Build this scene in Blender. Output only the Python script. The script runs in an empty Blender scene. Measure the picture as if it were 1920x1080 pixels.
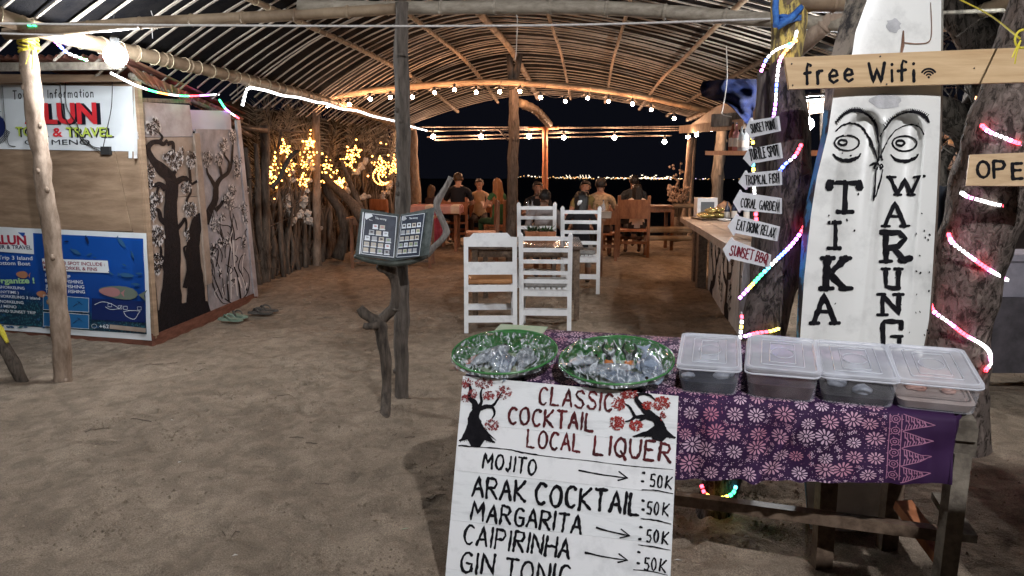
import bpy, bmesh, math, random
from mathutils import Vector, Matrix, noise, Quaternion
R = math.radians
random.seed(7)
sc = bpy.context.scene
col = sc.collection

# ---------------------------------------------------------------- camera, world, exposure
PITCH = R(8.4); F = 1387.0; CAMZ = 1.6
cd = bpy.data.cameras.new('camera'); cam = bpy.data.objects.new('camera', cd); col.objects.link(cam)
cd.sensor_width = 36; cd.lens = F / 1920 * 36; cd.clip_start = 0.05; cd.clip_end = 6000
cam.location = (0, 0, CAMZ); cam.rotation_euler = (R(90) - PITCH, 0, 0)
sc.camera = cam
w = bpy.data.worlds.new('World'); sc.world = w; w.use_nodes = True
bg = w.node_tree.nodes['Background']
sky = w.node_tree.nodes.new('ShaderNodeTexSky'); sky.sky_type = 'NISHITA'; sky.sun_disc = False
sky.sun_elevation = R(-7.5); sky.sun_rotation = R(200); sky.altitude = 0
mxw = w.node_tree.nodes.new('ShaderNodeMix'); mxw.data_type = 'RGBA'; mxw.inputs[0].default_value = 0.9
w.node_tree.links.new(sky.outputs[0], mxw.inputs[6]); mxw.inputs[7].default_value = (0.0036, 0.004, 0.0068, 1)
w.node_tree.links.new(mxw.outputs[2], bg.inputs[0]); bg.inputs[1].default_value = 1.0
sc.view_settings.view_transform = 'Standard'; sc.view_settings.look = 'None'
sc.view_settings.gamma = 1.0; sc.view_settings.exposure = 0.0; sc.view_settings.use_curve_mapping = False
sc.cycles.use_denoising = True
sc.cycles.max_bounces = 6; sc.cycles.transparent_max_bounces = 12
sc.cycles.sample_clamp_indirect = 4
sc.cycles.caustics_reflective = False; sc.cycles.caustics_refractive = False

# ---------------------------------------------------------------- pixel <-> world
CP, SP = math.cos(PITCH), math.sin(PITCH)
CAM = Vector((0, 0, CAMZ))
def ray(px, py):
    a = (px - 960) / F; b = -(py - 540) / F
    return Vector((a, CP + b * SP, -SP + b * CP))
def P(px, py, Y):
    d = ray(px, py); return CAM + d * (Y / d.y)
def zg(y):
    t = max(0.0, min(1.0, (y - 7.0) / 7.5)); return .23 * t * t * (3 - 2 * t)
def G(px, py, z=0.0):
    d = ray(px, py); h = z
    for _ in range(12):
        q = CAM + d * ((h - CAMZ) / d.z); h = z + zg(q.y)
    return q
def X(px, Y, z):  # x of a pixel column at distance Y and height z
    return (px - 960) / F * (Y * CP + (CAMZ - z) * SP)
def FV(x, y, z=0.0): return Vector((x, y, zg(y) + z))
class Plane:
    def __init__(s, a, b, c):
        s.a = a; s.n = (b - a).cross(c - a).normalized()
        if s.n.dot(CAM - a) < 0: s.n = -s.n
    def hit(s, px, py, off=0.0):
        d = ray(px, py)
        t = (s.a - CAM).dot(s.n) / d.dot(s.n)
        return CAM + d * t + s.n * off

# ---------------------------------------------------------------- materials
def new_mat(name):
    m = bpy.data.materials.new(name); m.use_nodes = True
    nt = m.node_tree; b = nt.nodes['Principled BSDF']
    return m, nt, b
def M(name, c1, c2=None, scale=8.0, rough=0.8, bump=0.3, stretch=(1, 1, 1), detail=6, c3=None, spec=0.3, metal=0, bscale=None, bdist=0.01, lo=0.35, hi=0.65):
    m, nt, b = new_mat(name)
    N = nt.nodes.new; L = nt.links.new
    b.inputs['Roughness'].default_value = rough
    b.inputs['Specular IOR Level'].default_value = spec
    b.inputs['Metallic'].default_value = metal
    tc = N('ShaderNodeTexCoord'); mp = N('ShaderNodeMapping'); mp.inputs['Scale'].default_value = stretch
    L(tc.outputs['Object'], mp.inputs[0])
    nz = N('ShaderNodeTexNoise'); nz.inputs['Scale'].default_value = scale; nz.inputs['Detail'].default_value = detail
    nz.inputs['Roughness'].default_value = 0.65
    L(mp.outputs[0], nz.inputs[0])
    cr = N('ShaderNodeValToRGB'); e = cr.color_ramp.elements
    e[0].position = lo; e[1].position = hi
    e[0].color = (*c1, 1); e[1].color = (*(c2 or c1), 1)
    if c3:
        k = e.new(hi + 0.12); k.color = (*c3, 1)
    L(nz.outputs[0], cr.inputs[0]); L(cr.outputs[0], b.inputs['Base Color'])
    if bump:
        n2 = N('ShaderNodeTexNoise'); n2.inputs['Scale'].default_value = bscale or scale * 3; n2.inputs['Detail'].default_value = 8
        n2.inputs['Roughness'].default_value = 0.7
        L(mp.outputs[0], n2.inputs[0])
        bp = N('ShaderNodeBump'); bp.inputs['Strength'].default_value = bump; bp.inputs['Distance'].default_value = bdist
        L(n2.outputs[0], bp.inputs['Height']); L(bp.outputs[0], b.inputs['Normal'])
    return m
def EM(name, c, s):
    m, nt, b = new_mat(name)
    b.inputs['Base Color'].default_value = (*c, 1)
    b.inputs['Emission Color'].default_value = (*c, 1); b.inputs['Emission Strength'].default_value = s
    return m
def dark_led(name, c, s):
    m = EM(name, c, s)
    m.cycles.emission_sampling = 'NONE'
    return m

m_sand = M('sand', (0.22, 0.172, 0.128), (0.335, 0.265, 0.2), scale=1.3, rough=0.95, bump=0.9, bscale=28, bdist=0.03, spec=0.1, detail=10)
def sand_fine():
    nt = m_sand.node_tree; N = nt.nodes.new; L = nt.links.new
    b = nt.nodes['Principled BSDF']
    tc = N('ShaderNodeTexCoord')
    src = b.inputs['Base Color'].links[0].from_socket
    n = N('ShaderNodeTexNoise'); n.inputs['Scale'].default_value = 160; n.inputs['Detail'].default_value = 3
    L(tc.outputs['Object'], n.inputs[0])
    r = N('ShaderNodeMapRange'); r.inputs[1].default_value = .3; r.inputs[2].default_value = .7; r.inputs[3].default_value = .62; r.inputs[4].default_value = 1.3
    L(n.outputs[0], r.inputs[0])
    n3 = N('ShaderNodeTexNoise'); n3.inputs['Scale'].default_value = 9; n3.inputs['Detail'].default_value = 8; n3.inputs['Distortion'].default_value = .6
    mp = N('ShaderNodeMapping'); mp.inputs['Scale'].default_value = (1, .8, 1); L(tc.outputs['Object'], mp.inputs[0]); L(mp.outputs[0], n3.inputs[0])
    r3 = N('ShaderNodeMapRange'); r3.inputs[1].default_value = .35; r3.inputs[2].default_value = .6; r3.inputs[3].default_value = .74; r3.inputs[4].default_value = 1.06
    L(n3.outputs[0], r3.inputs[0])
    mul = N('ShaderNodeMath'); mul.operation = 'MULTIPLY'; L(r.outputs[0], mul.inputs[0]); L(r3.outputs[0], mul.inputs[1])
    v = N('ShaderNodeVectorMath'); v.operation = 'SCALE'; L(src, v.inputs[0]); L(mul.outputs[0], v.inputs['Scale'])
    L(v.outputs[0], b.inputs['Base Color'])
    rn = N('ShaderNodeTexNoise'); rn.noise_type = 'RIDGED_MULTIFRACTAL'; rn.inputs['Scale'].default_value = 9; rn.inputs['Detail'].default_value = 7; rn.inputs['Roughness'].default_value = .6
    mp2 = N('ShaderNodeMapping'); mp2.inputs['Scale'].default_value = (1, 1.0, 1); mp2.inputs['Rotation'].default_value = (0, 0, .35); L(tc.outputs['Object'], mp2.inputs[0]); L(mp2.outputs[0], rn.inputs[0])
    old = b.inputs['Normal'].links[0].from_node
    b2_ = N('ShaderNodeBump'); b2_.invert = True; b2_.inputs['Strength'].default_value = .9; b2_.inputs['Distance'].default_value = .035; L(rn.outputs[0], b2_.inputs['Height']); L(old.outputs[0], b2_.inputs['Normal']); L(b2_.outputs[0], b.inputs['Normal'])
sand_fine()
m_bamboo = M('weathered_bamboo', (0.16, 0.11, 0.07), (0.33, 0.25, 0.165), scale=3, stretch=(1, 1, 1), rough=0.6, bump=0.25, bscale=40)
m_slat = M('split_bamboo', (0.24, 0.205, 0.17), (0.52, 0.46, 0.38), scale=2.5, rough=0.7, bump=0.25, bscale=30)
m_post = M('driftwood_post', (0.045, 0.037, 0.031), (0.13, 0.108, 0.09), scale=6, stretch=(6, 6, 1), rough=0.85, bump=0.6, bscale=6)
m_post2 = M('peeled_post', (0.17, 0.12, 0.085), (0.33, 0.25, 0.19), scale=5, stretch=(4, 4, 1.5), rough=0.8, bump=0.5, bscale=8)
m_drift = M('driftwood', (0.035, 0.028, 0.023), (0.12, 0.095, 0.075), scale=7, stretch=(5, 5, 1), rough=0.85, bump=0.8, bscale=9)
m_stick = M('fence_stick_wood', (0.06, 0.046, 0.036), (0.17, 0.13, 0.1), scale=6, stretch=(4, 4, 1), rough=0.9, bump=0.8, bscale=10)
m_palm = M('dry_palm', (0.14, 0.12, 0.09), (0.32, 0.27, 0.2), scale=4, rough=0.8, bump=0)
def bark(name, c1, c2, c3, s, zs=.45):
    m, nt, b = new_mat(name); N = nt.nodes.new; L = nt.links.new
    b.inputs['Roughness'].default_value = .85; b.inputs['Specular IOR Level'].default_value = .2
    tc = N('ShaderNodeTexCoord'); mp = N('ShaderNodeMapping'); mp.inputs['Scale'].default_value = (1, 1, zs); L(tc.outputs['Object'], mp.inputs[0])
    nd = N('ShaderNodeTexNoise'); nd.inputs['Scale'].default_value = s * .6; nd.inputs['Detail'].default_value = 4; L(mp.outputs[0], nd.inputs[0])
    vm = N('ShaderNodeMix'); vm.data_type = 'VECTOR'; vm.inputs[0].default_value = .07
    L(mp.outputs[0], vm.inputs[4]); L(nd.outputs[1], vm.inputs[5])
    vo = N('ShaderNodeTexNoise'); vo.inputs['Scale'].default_value = s * .8; vo.inputs['Detail'].default_value = 7; vo.inputs['Roughness'].default_value = .62; vo.inputs['Distortion'].default_value = .7; L(vm.outputs[1], vo.inputs[0])
    r = N('ShaderNodeMapRange'); r.inputs[1].default_value = .36; r.inputs[2].default_value = .58; L(vo.outputs[0], r.inputs[0])
    n2 = N('ShaderNodeTexNoise'); n2.inputs['Scale'].default_value = s * .35; n2.inputs['Detail'].default_value = 5; n2.inputs['Distortion'].default_value = .8; L(mp.outputs[0], n2.inputs[0])
    add = N('ShaderNodeMath'); add.operation = 'MULTIPLY_ADD'; L(n2.outputs[0], add.inputs[0]); add.inputs[1].default_value = .7; L(r.outputs[0], add.inputs[2])
    cr = N('ShaderNodeValToRGB'); e = cr.color_ramp.elements; e[0].position = .25; e[0].color = (*c1, 1); e[1].position = 1.15; e[1].position = 1.0; e[1].color = (*c2, 1)
    k = e.new(.7); k.color = (*c3, 1)
    L(add.outputs[0], cr.inputs[0]); L(cr.outputs[0], b.inputs['Base Color'])
    bp = N('ShaderNodeBump'); bp.inputs['Strength'].default_value = .9; bp.inputs['Distance'].default_value = .02; L(add.outputs[0], bp.inputs['Height']); L(bp.outputs[0], b.inputs['Normal'])
    return m
m_bark = bark('dark_bark', (0.01, 0.008, 0.007), (0.10, 0.08, 0.07), (0.035, 0.028, 0.024), 40, .25)
m_bark2 = bark('cracked_bark', (0.016, 0.012, 0.01), (0.23, 0.185, 0.16), (0.10, 0.08, 0.068), 38, .6)
m_tarp = M('black_roof_tarp', (0.004, 0.004, 0.005), (0.010, 0.009, 0.009), scale=9, rough=0.9, bump=0.5, bscale=14, bdist=.03, spec=.08)
m_white_paint = M('white_paint', (0.62, 0.63, 0.64), (0.78, 0.79, 0.80), scale=9, rough=0.45, bump=0.15, bscale=30, lo=.3, hi=.5)
m_totem = M('old_white_enamel', (0.5, 0.5, 0.48), (0.74, 0.74, 0.71), scale=3.2, rough=0.32, bump=0.25, bscale=11, detail=9, lo=.32, hi=.5, spec=.5)
m_black = M('black_paint', (0.006, 0.006, 0.008), (0.014, 0.013, 0.016), scale=30, rough=0.6, bump=0.4, bscale=60, spec=.06)
m_redblk = M('maroon_brush_paint', (0.03, 0.008, 0.01), (0.14, 0.018, 0.022), scale=14, rough=0.45, bump=0.3)
m_redpaint = M('dark_red_paint', (0.2, 0.02, 0.018), (0.35, 0.035, 0.03), scale=14, rough=0.5, bump=0.2)
m_blossom = M('blossom_red_paint', (0.1, 0.025, 0.03), (0.3, 0.05, 0.05), scale=40, rough=0.6, bump=0)
m_plank = M('pale_planed_wood', (0.47, 0.31, 0.16), (0.63, 0.45, 0.26), scale=2.2, stretch=(1, 8, 14), rough=0.55, bump=0.12, bscale=8, detail=8)
m_greywood = M('grey_table_wood', (0.09, 0.075, 0.06), (0.22, 0.19, 0.15), scale=5, stretch=(3, 3, 3), rough=0.8, bump=0.5)
m_brownwood = M('brown_wood', (0.13, 0.055, 0.03), (0.26, 0.12, 0.06), scale=6, stretch=(4, 4, 1), rough=0.55, bump=0.2)
m_darkwood = M('dark_table_wood', (0.075, 0.05, 0.035), (0.17, 0.12, 0.085), scale=6, stretch=(4, 4, 4), rough=0.5, bump=0.2)
m_redwood = M('orange_brown_wood', (0.25, 0.09, 0.04), (0.4, 0.16, 0.075), scale=6, stretch=(4, 4, 1), rough=0.5, bump=0.15)
m_ply = M('brown_plywood', (0.2, 0.13, 0.082), (0.34, 0.235, 0.155), scale=2.2, stretch=(1, 1, 6), rough=0.6, bump=0.12, detail=9)
m_plygrey = M('washed_plywood', (0.24, 0.215, 0.22), (0.45, 0.42, 0.44), scale=2.4, stretch=(1, 1, 1.4), rough=0.55, bump=0.12, detail=9)
m_plytan = M('tan_plywood', (0.22, 0.165, 0.13), (0.4, 0.32, 0.265), scale=2.4, stretch=(1, 1, 1.4), rough=0.6, bump=0.12, detail=9)
m_rust = M('rusty_corrugated_metal', (0.2, 0.07, 0.05), (0.36, 0.17, 0.13), scale=3, rough=0.5, bump=0.15, metal=.2)
m_greymetal = M('grey_corrugated_metal', (0.05, 0.047, 0.045), (0.12, 0.11, 0.1), scale=4, rough=0.5, bump=0.2, metal=.3)
m_skirt = M('red_brown_base_board', (0.1, 0.035, 0.022), (0.18, 0.075, 0.05), scale=7, stretch=(1, 1, 4), rough=0.7, bump=0.3)
m_banner = M('white_vinyl', (0.66, 0.7, 0.72), (0.76, 0.79, 0.81), scale=1.5, rough=0.35, bump=0.1, bscale=5)
m_rope = M('white_rope', (0.5, 0.48, 0.45), (0.65, 0.62, 0.6), scale=60, rough=0.9, bump=0.3)
m_wire = M('dark_wire', (0.03, 0.03, 0.03), None, rough=0.5, bump=0)
m_tie = M('bamboo_binding', (0.4, 0.33, 0.22), (0.55, 0.46, 0.32), scale=60, rough=0.8, bump=0)
m_yrope = M('yellow_twine', (0.6, 0.5, 0.03), (0.75, 0.65, 0.1), scale=60, rough=0.7, bump=0.3)
m_brope = M('blue_cloth_tie', (0.03, 0.1, 0.35), (0.06, 0.2, 0.55), scale=30, rough=0.7, bump=0.3)
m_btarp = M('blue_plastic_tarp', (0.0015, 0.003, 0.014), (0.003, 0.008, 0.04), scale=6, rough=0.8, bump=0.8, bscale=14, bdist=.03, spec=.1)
m_coral = M('bleached_coral', (0.45, 0.41, 0.37), (0.62, 0.58, 0.53), scale=40, rough=0.9, bump=0.6)
m_sea = M('night_sea', (0.004, 0.006, 0.01), (0.005, 0.008, 0.013), scale=1, rough=0.5, bump=0.4, bscale=.8, bdist=.3)
m_land = M('dark_far_land', (0.004, 0.005, 0.006), None, rough=1, bump=0)

# ---------------------------------------------------------------- mesh collecting
class MB:
    def __init__(s): s.v = []; s.f = []; s.m = []; s.uv = None
    def add(s, vs, fs, mi=0):
        n = len(s.v); s.v += [Vector(x) for x in vs]; s.f += [tuple(i + n for i in f) for f in fs]; s.m += [mi] * len(fs)
    def box(s, c, d, rot=None, mi=0, taper=1.0):
        c = Vector(c); x, y, z = d[0] / 2, d[1] / 2, d[2] / 2
        vs = []
        for k in (-1, 1):
            t = taper if k > 0 else 1
            vs += [Vector((-x * t, -y * t, k * z)), Vector((x * t, -y * t, k * z)), Vector((x * t, y * t, k * z)), Vector((-x * t, y * t, k * z))]
        if rot is not None: vs = [rot @ q for q in vs]
        s.add([q + c for q in vs], [(3, 2, 1, 0), (4, 5, 6, 7), (0, 1, 5, 4), (1, 2, 6, 5), (2, 3, 7, 6), (3, 0, 4, 7)], mi)
    def bar(s, a, b, wd, th, up=(0, 0, 1), mi=0):
        a = Vector(a); b = Vector(b); t = b - a; ln = t.length; t.normalize()
        u = Vector(up); u = u - t * u.dot(t)
        if u.length < 1e-4: u = Vector((0, 1, 0)) - t * t.y
        u.normalize(); r = t.cross(u)
        rot = Matrix((r, t, u)).transposed()
        s.box((a + b) / 2, (wd, ln, th), rot, mi)
    def tube(s, pts, rad, seg=8, mi=0, jit=0.0, cap=True, seed=0.0):
        pts = [Vector(p) for p in pts]; n = len(pts)
        if not hasattr(rad, '__len__'): rad = [rad] * n
        t0 = (pts[1] - pts[0]).normalized()
        u = Vector((0, 0, 1)) if abs(t0.z) < .9 else Vector((1, 0, 0))
        u = (u - t0 * u.dot(t0)).normalized()
        vs = []; fs = []
        for i, p in enumerate(pts):
            t = (pts[min(i + 1, n - 1)] - pts[max(i - 1, 0)]).normalized()
            u = u - t * u.dot(t)
            u = u.normalized() if u.length > 1e-6 else t.orthogonal().normalized()
            v = t.cross(u)
            for k in range(seg):
                a = 2 * math.pi * k / seg
                d = u * math.cos(a) + v * math.sin(a)
                rr = rad[i]
                if jit: rr *= 1 + jit * noise.noise(Vector((p.x * 5 + seed, p.y * 5, p.z * 6)) + d * 1.3)
                vs.append(p + d * rr)
        for i in range(n - 1):
            for k in range(seg):
                k2 = (k + 1) % seg
                fs.append((i * seg + k, i * seg + k2, (i + 1) * seg + k2, (i + 1) * seg + k))
        if cap:
            fs.append(tuple(range(seg - 1, -1, -1))); fs.append(tuple((n - 1) * seg + k for k in range(seg)))
        s.add(vs, fs, mi)
    def lathe(s, prof, c, seg=24, rot=None, mi=0, sx=1, sy=1):
        c = Vector(c); vs = []; fs = []
        for r, z in prof:
            for k in range(seg):
                a = 2 * math.pi * k / seg
                q = Vector((r * math.cos(a) * sx, r * math.sin(a) * sy, z))
                if rot is not None: q = rot @ q
                vs.append(q + c)
        for i in range(len(prof) - 1):
            for k in range(seg):
                k2 = (k + 1) % seg
                fs.append((i * seg + k, i * seg + k2, (i + 1) * seg + k2, (i + 1) * seg + k))
        s.add(vs, fs, mi)
    def ball(s, c, r, sub=1, sc3=(1, 1, 1), rot=None, mi=0, jit=0, seed=0):
        bm = bmesh.new(); bmesh.ops.create_icosphere(bm, subdivisions=sub, radius=1)
        vs = []
        for v in bm.verts:
            q = v.co.copy()
            if jit: q *= 1 + jit * noise.noise(q * 2.2 + Vector((seed, seed * 1.7, 0)))
            q = Vector((q.x * sc3[0], q.y * sc3[1], q.z * sc3[2])) * r
            if rot is not None: q = rot @ q
            vs.append(q + Vector(c))
        fs = [tuple(v.index for v in f.verts) for f in bm.faces]; bm.free()
        s.add(vs, fs, mi)
    def ribbon(s, pts, wd, n, mi=0, jit=0.0, lift=0.0):
        """flat painted stroke on a surface with normal n"""
        pts = [Vector(p) + n * lift for p in pts]; k = len(pts)
        if k < 2: return
        if not hasattr(wd, '__len__'): wd = [wd] * k
        L = []
        for i, p in enumerate(pts):
            t = pts[min(i + 1, k - 1)] - pts[max(i - 1, 0)]
            if t.length < 1e-7: t = Vector((1, 0, 0))
            t.normalize(); sd = n.cross(t).normalized()
            a = wd[i] / 2 * (1 + jit * random.uniform(-1, 1)); b = wd[i] / 2 * (1 + jit * random.uniform(-1, 1))
            if i == 0: L.append((p - t * wd[i] * .4 + sd * a * .5, p - t * wd[i] * .4 - sd * b * .5))
            L.append((p + sd * a, p - sd * b))
            if i == k - 1: L.append((p + t * wd[i] * .4 + sd * a * .5, p + t * wd[i] * .4 - sd * b * .5))
        vs = [q for ab in L for q in ab]
        fs = [(2 * i, 2 * i + 1, 2 * i + 3, 2 * i + 2) for i in range(len(L) - 1)]
        s.add(vs, fs, mi)
    def grid(s, fn, nu, nv, mi=0):
        vs = [fn(i / nu, j / nv) for j in range(nv + 1) for i in range(nu + 1)]
        W = nu + 1
        s.add(vs, [(j * W + i, j * W + i + 1, (j + 1) * W + i + 1, (j + 1) * W + i) for j in range(nv) for i in range(nu)], mi)
    def build(s, name, mats, parent=None, local=False, smooth=False, uv=None):
        me = bpy.data.meshes.new(name)
        if not hasattr(mats, '__len__'): mats = [mats]
        vs = s.v; o = bpy.data.objects.new(name, me)
        if parent is not None:
            o.parent = parent
            if not local:
                inv = wm(parent).inverted(); vs = [inv @ q for q in vs]
        elif not local:
            xs = [q.x for q in vs]; ys = [q.y for q in vs]; zs = [q.z for q in vs]
            c = Vector(((min(xs) + max(xs)) / 2, (min(ys) + max(ys)) / 2, min(zs)))
            o.location = c; vs = [q - c for q in vs]
        me.from_pydata([tuple(q) for q in vs], [], s.f)
        for m in mats: me.materials.append(m)
        if len(mats) > 1: me.polygons.foreach_set('material_index', s.m)
        if smooth: me.polygons.foreach_set('use_smooth', [True] * len(me.polygons))
        me.update(); col.objects.link(o)
        return o
def wm(o):
    m = o.matrix_basis.copy()
    while o.parent: o = o.parent; m = o.matrix_basis @ m
    return m
def tag(o, label=None, cat=None, group=None, kind=None):
    if label: o['label'] = label
    if cat: o['category'] = cat
    if group: o['group'] = group
    if kind: o['kind'] = kind
    return o
def thing(name, label, cat, loc=(0, 0, 0), rz=0, group=None):
    o = bpy.data.objects.new(name, None); o.empty_display_size = .1; col.objects.link(o)
    o.location = loc; o.rotation_euler = (0, 0, rz)
    return tag(o, label, cat, group)
def struct(o): o['kind'] = 'structure'; return o
def dup(root, label=None, loc=None, rz=None, group=None):
    def cp(o, par):
        c = o.copy(); col.objects.link(c)
        if par is not None: c.parent = par
        for ch in list(kids.get(o.name, [])): cp(ch, c)
        return c
    kids = {}
    for o in bpy.data.objects:
        if o.parent: kids.setdefault(o.parent.name, []).append(o)
    r = cp(root, None)
    if label: r['label'] = label
    if group: r['group'] = group
    if loc is not None: r.location = loc
    if rz is not None: r.rotation_euler = (0, 0, rz)
    return r
def smooth_pts(pts, n=6):
    """Catmull-Rom through pts"""
    pts = [Vector(p) for p in pts]
    if len(pts) < 3: return pts
    q = [pts[0] * 2 - pts[1]] + pts + [pts[-1] * 2 - pts[-2]]; out = []
    for i in range(1, len(q) - 2):
        for k in range(n):
            t = k / n; a, b, c, d = q[i - 1], q[i], q[i + 1], q[i + 2]
            out.append(.5 * ((2 * b) + (c - a) * t + (2 * a - 5 * b + 4 * c - d) * t * t + (3 * b - a - 3 * c + d) * t ** 3))
    out.append(pts[-1]); return out
def lerp(a, b, t): return a + (b - a) * t
def interp(tab, x):
    if x <= tab[0][0]: return tab[0][1]
    for (a, b), (c, d) in zip(tab, tab[1:]):
        if x <= c: return b + (d - b) * (x - a) / (c - a)
    return tab[-1][1]

# ---------------------------------------------------------------- hand lettering
def arc(cx, cy, rx, ry, a0, a1, n=9): return [(cx + rx * math.cos(R(lerp(a0, a1, i / n))), cy + ry * math.sin(R(lerp(a0, a1, i / n)))) for i in range(n + 1)]
SF = {
 'A': [[(0, 0), (.5, 1), (1, 0)], [(.2, .38), (.82, .38)]],
 'B': [[(0, 0), (0, 1)], [(0, 1), (.7, .95), (.82, .75), (.65, .57), (0, .52)], [(.1, .53), (.8, .48), (.95, .25), (.7, .03), (0, 0)]],
 'C': [arc(.55, .5, .5, .5, 50, 310)], 'D': [[(0, 0), (0, 1)], [(0, 1), (.5, .95), (.92, .7), (.95, .35), (.6, .05), (0, 0)]],
 'E': [[(0, 0), (0, 1)], [(0, 1), (.85, 1)], [(0, .52), (.7, .52)], [(0, 0), (.9, 0)]],
 'F': [[(0, 0), (0, 1)], [(0, 1), (.85, 1)], [(0, .52), (.7, .52)]],
 'G': [arc(.55, .5, .5, .5, 50, 330), [(.55, .42), (1, .42), (1, .05)]],
 'H': [[(0, 0), (0, 1)], [(1, 0), (1, 1)], [(0, .5), (1, .5)]], 'I': [[(.5, 0), (.5, 1)]],
 'J': [[(.7, 1), (.7, .2), (.45, 0), (.1, .15)]], 'K': [[(0, 0), (0, 1)], [(.9, 1), (.05, .45), (1, 0)]],
 'L': [[(0, 1), (0, 0), (.85, 0)]], 'M': [[(0, 0), (.1, 1), (.5, .35), (.9, 1), (1, 0)]],
 'N': [[(0, 0), (0, 1), (1, 0), (1, 1)]], 'O': [arc(.5, .5, .5, .5, 90, 450, 12)],
 'P': [[(0, 0), (0, 1)], [(0, 1), (.75, .95), (.9, .72), (.7, .5), (0, .47)]],
 'Q': [arc(.5, .5, .5, .5, 90, 450, 12), [(.55, .3), (1.05, -.15)]],
 'R': [[(0, 0), (0, 1)], [(0, 1), (.75, .95), (.9, .74), (.7, .52), (0, .5)], [(.3, .5), (1, 0)]],
 'S': [[(.9, .85), (.6, 1), (.2, .95), (.05, .75), (.3, .55), (.75, .45), (.95, .22), (.7, .02), (.3, 0), (.02, .15)]],
 'T': [[(0, 1), (1, 1)], [(.5, 1), (.5, 0)]], 'U': [[(0, 1), (.02, .3), (.3, .02), (.7, .02), (.95, .3), (1, 1)]],
 'V': [[(0, 1), (.5, 0), (1, 1)]], 'W': [[(0, 1), (.25, 0), (.5, .7), (.75, 0), (1, 1)]],
 'X': [[(0, 1), (1, 0)], [(0, 0), (1, 1)]],
 '5': [[(.85, 1), (.15, 1), (.08, .55), (.6, .6), (.9, .35), (.65, .02), (.05, .08)]], '0': [arc(.5, .5, .42, .5, 90, 450, 12)],
 ':': [[(.45, .75), (.5, .7)], [(.4, .15), (.45, .1)]],
 'e': [[(.05, .33), (.85, .36), (.75, .6), (.4, .66), (.08, .45), (.1, .15), (.45, 0), (.85, .12)]],
 'f': [[(.85, .95), (.55, 1.05), (.38, .8), (.36, 0)], [(.02, .55), (.8, .6)]],
 'r': [[(.15, .62), (.18, 0)], [(.18, .35), (.4, .6), (.8, .6)]],
 'i': [[(.5, .58), (.5, 0)], [(.5, .82), (.52, .86)]],
 'n': [[(.1, .6), (.1, 0)], [(.1, .4), (.4, .62), (.75, .5), (.8, 0)]],
 'o': [arc(.45, .31, .4, .31, 90, 450, 10)], 'u': [[(.1, .6), (.12, .2), (.4, 0), (.8, .15), (.82, .6)]],
 'm': [[(.05, .6), (.05, 0)], [(.05, .45), (.3, .62), (.48, .45), (.48, 0)], [(.48, .45), (.75, .62), (.95, .45), (.95, 0)]],
 'a': [arc(.42, .3, .38, .3, 60, 380, 10), [(.82, .62), (.84, 0)]], 't': [[(.45, .95), (.42, .1), (.7, 0)], [(.1, .62), (.8, .62)]],
 's': [[(.8, .55), (.4, .62), (.12, .47), (.75, .2), (.6, 0), (.1, .06)]],
}
_lift = [0.0]
def stroke_text(mb, text, p0, p1, h, plane, wd, up=None, jit=.18, fill=.68, mi=0, widths=None, off=.0012, map3=None):
    """text from pixel p0 (left end of baseline) to p1 (right end), letters h pixels tall"""
    n = len(text); p0 = Vector(p0); p1 = Vector(p1)
    d = p1 - p0; ln = d.length; t = d / ln
    upv = Vector(up) if up else Vector((t.y, -t.x))
    ws = [{'I': .35, 'i': .4, 'M': 1.25, 'W': 1.25, 'm': 1.3, ' ': .55, 'l': .4, 'J': .8, ':': .5, 'f': .8, 'r': .8, 't': .8}.get(c, 1.0) for c in text]
    tot = sum(ws); x = 0
    for c, wl in zip(text, ws):
        cw = wl / tot * ln
        for st in SF.get(c, []):
            jx, jy = random.uniform(-.03, .03), random.uniform(-.04, .04)
            pts = [Vector((a + jx, b + jy)) for a, b in st]
            dense = []
            for a, b in zip(pts, pts[1:]):
                k = max(1, int((b - a).length / .16))
                dense += [a.lerp(b, i / k) for i in range(k)]
            dense.append(pts[-1])
            _lift[0] = (_lift[0] + .00007) % .0008
            P3 = []
            for q in dense:
                px = p0 + t * (x + cw * (.5 + (q.x - .5) * fill)) + upv * (q.y * h)
                P3.append(map3(px.x, px.y, off + _lift[0]) if map3 else plane.hit(px.x, px.y, off + _lift[0]))
            if len(P3) > 2: wv = [wd * random.uniform(.8, 1.15) for _ in P3]
            else: wv = [wd] * len(P3)
            mb.ribbon(P3, wv, plane.n, mi, jit)
        x += cw
def stroke_px(mb, pts, wd, plane, mi=0, jit=.1, off=.0012, sm=0, map3=None):
    if sm: pts = [tuple(q)[:2] for q in smooth_pts([(a, b, 0) for a, b in pts], sm)]
    _lift[0] = (_lift[0] + .00007) % .0008
    f = map3 or plane.hit
    if hasattr(wd, '__len__') and len(wd) != len(pts):
        m = len(wd) - 1; wd = [wd[min(int(i / (len(pts) - 1) * m), m - 1)] + (wd[min(int(i / (len(pts) - 1) * m), m - 1) + 1] - wd[min(int(i / (len(pts) - 1) * m), m - 1)]) * (i / (len(pts) - 1) * m - min(int(i / (len(pts) - 1) * m), m - 1)) for i in range(len(pts))]
    mb.ribbon([f(a, b, off + _lift[0]) for a, b in pts], wd, plane.n, mi, jit)
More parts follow.
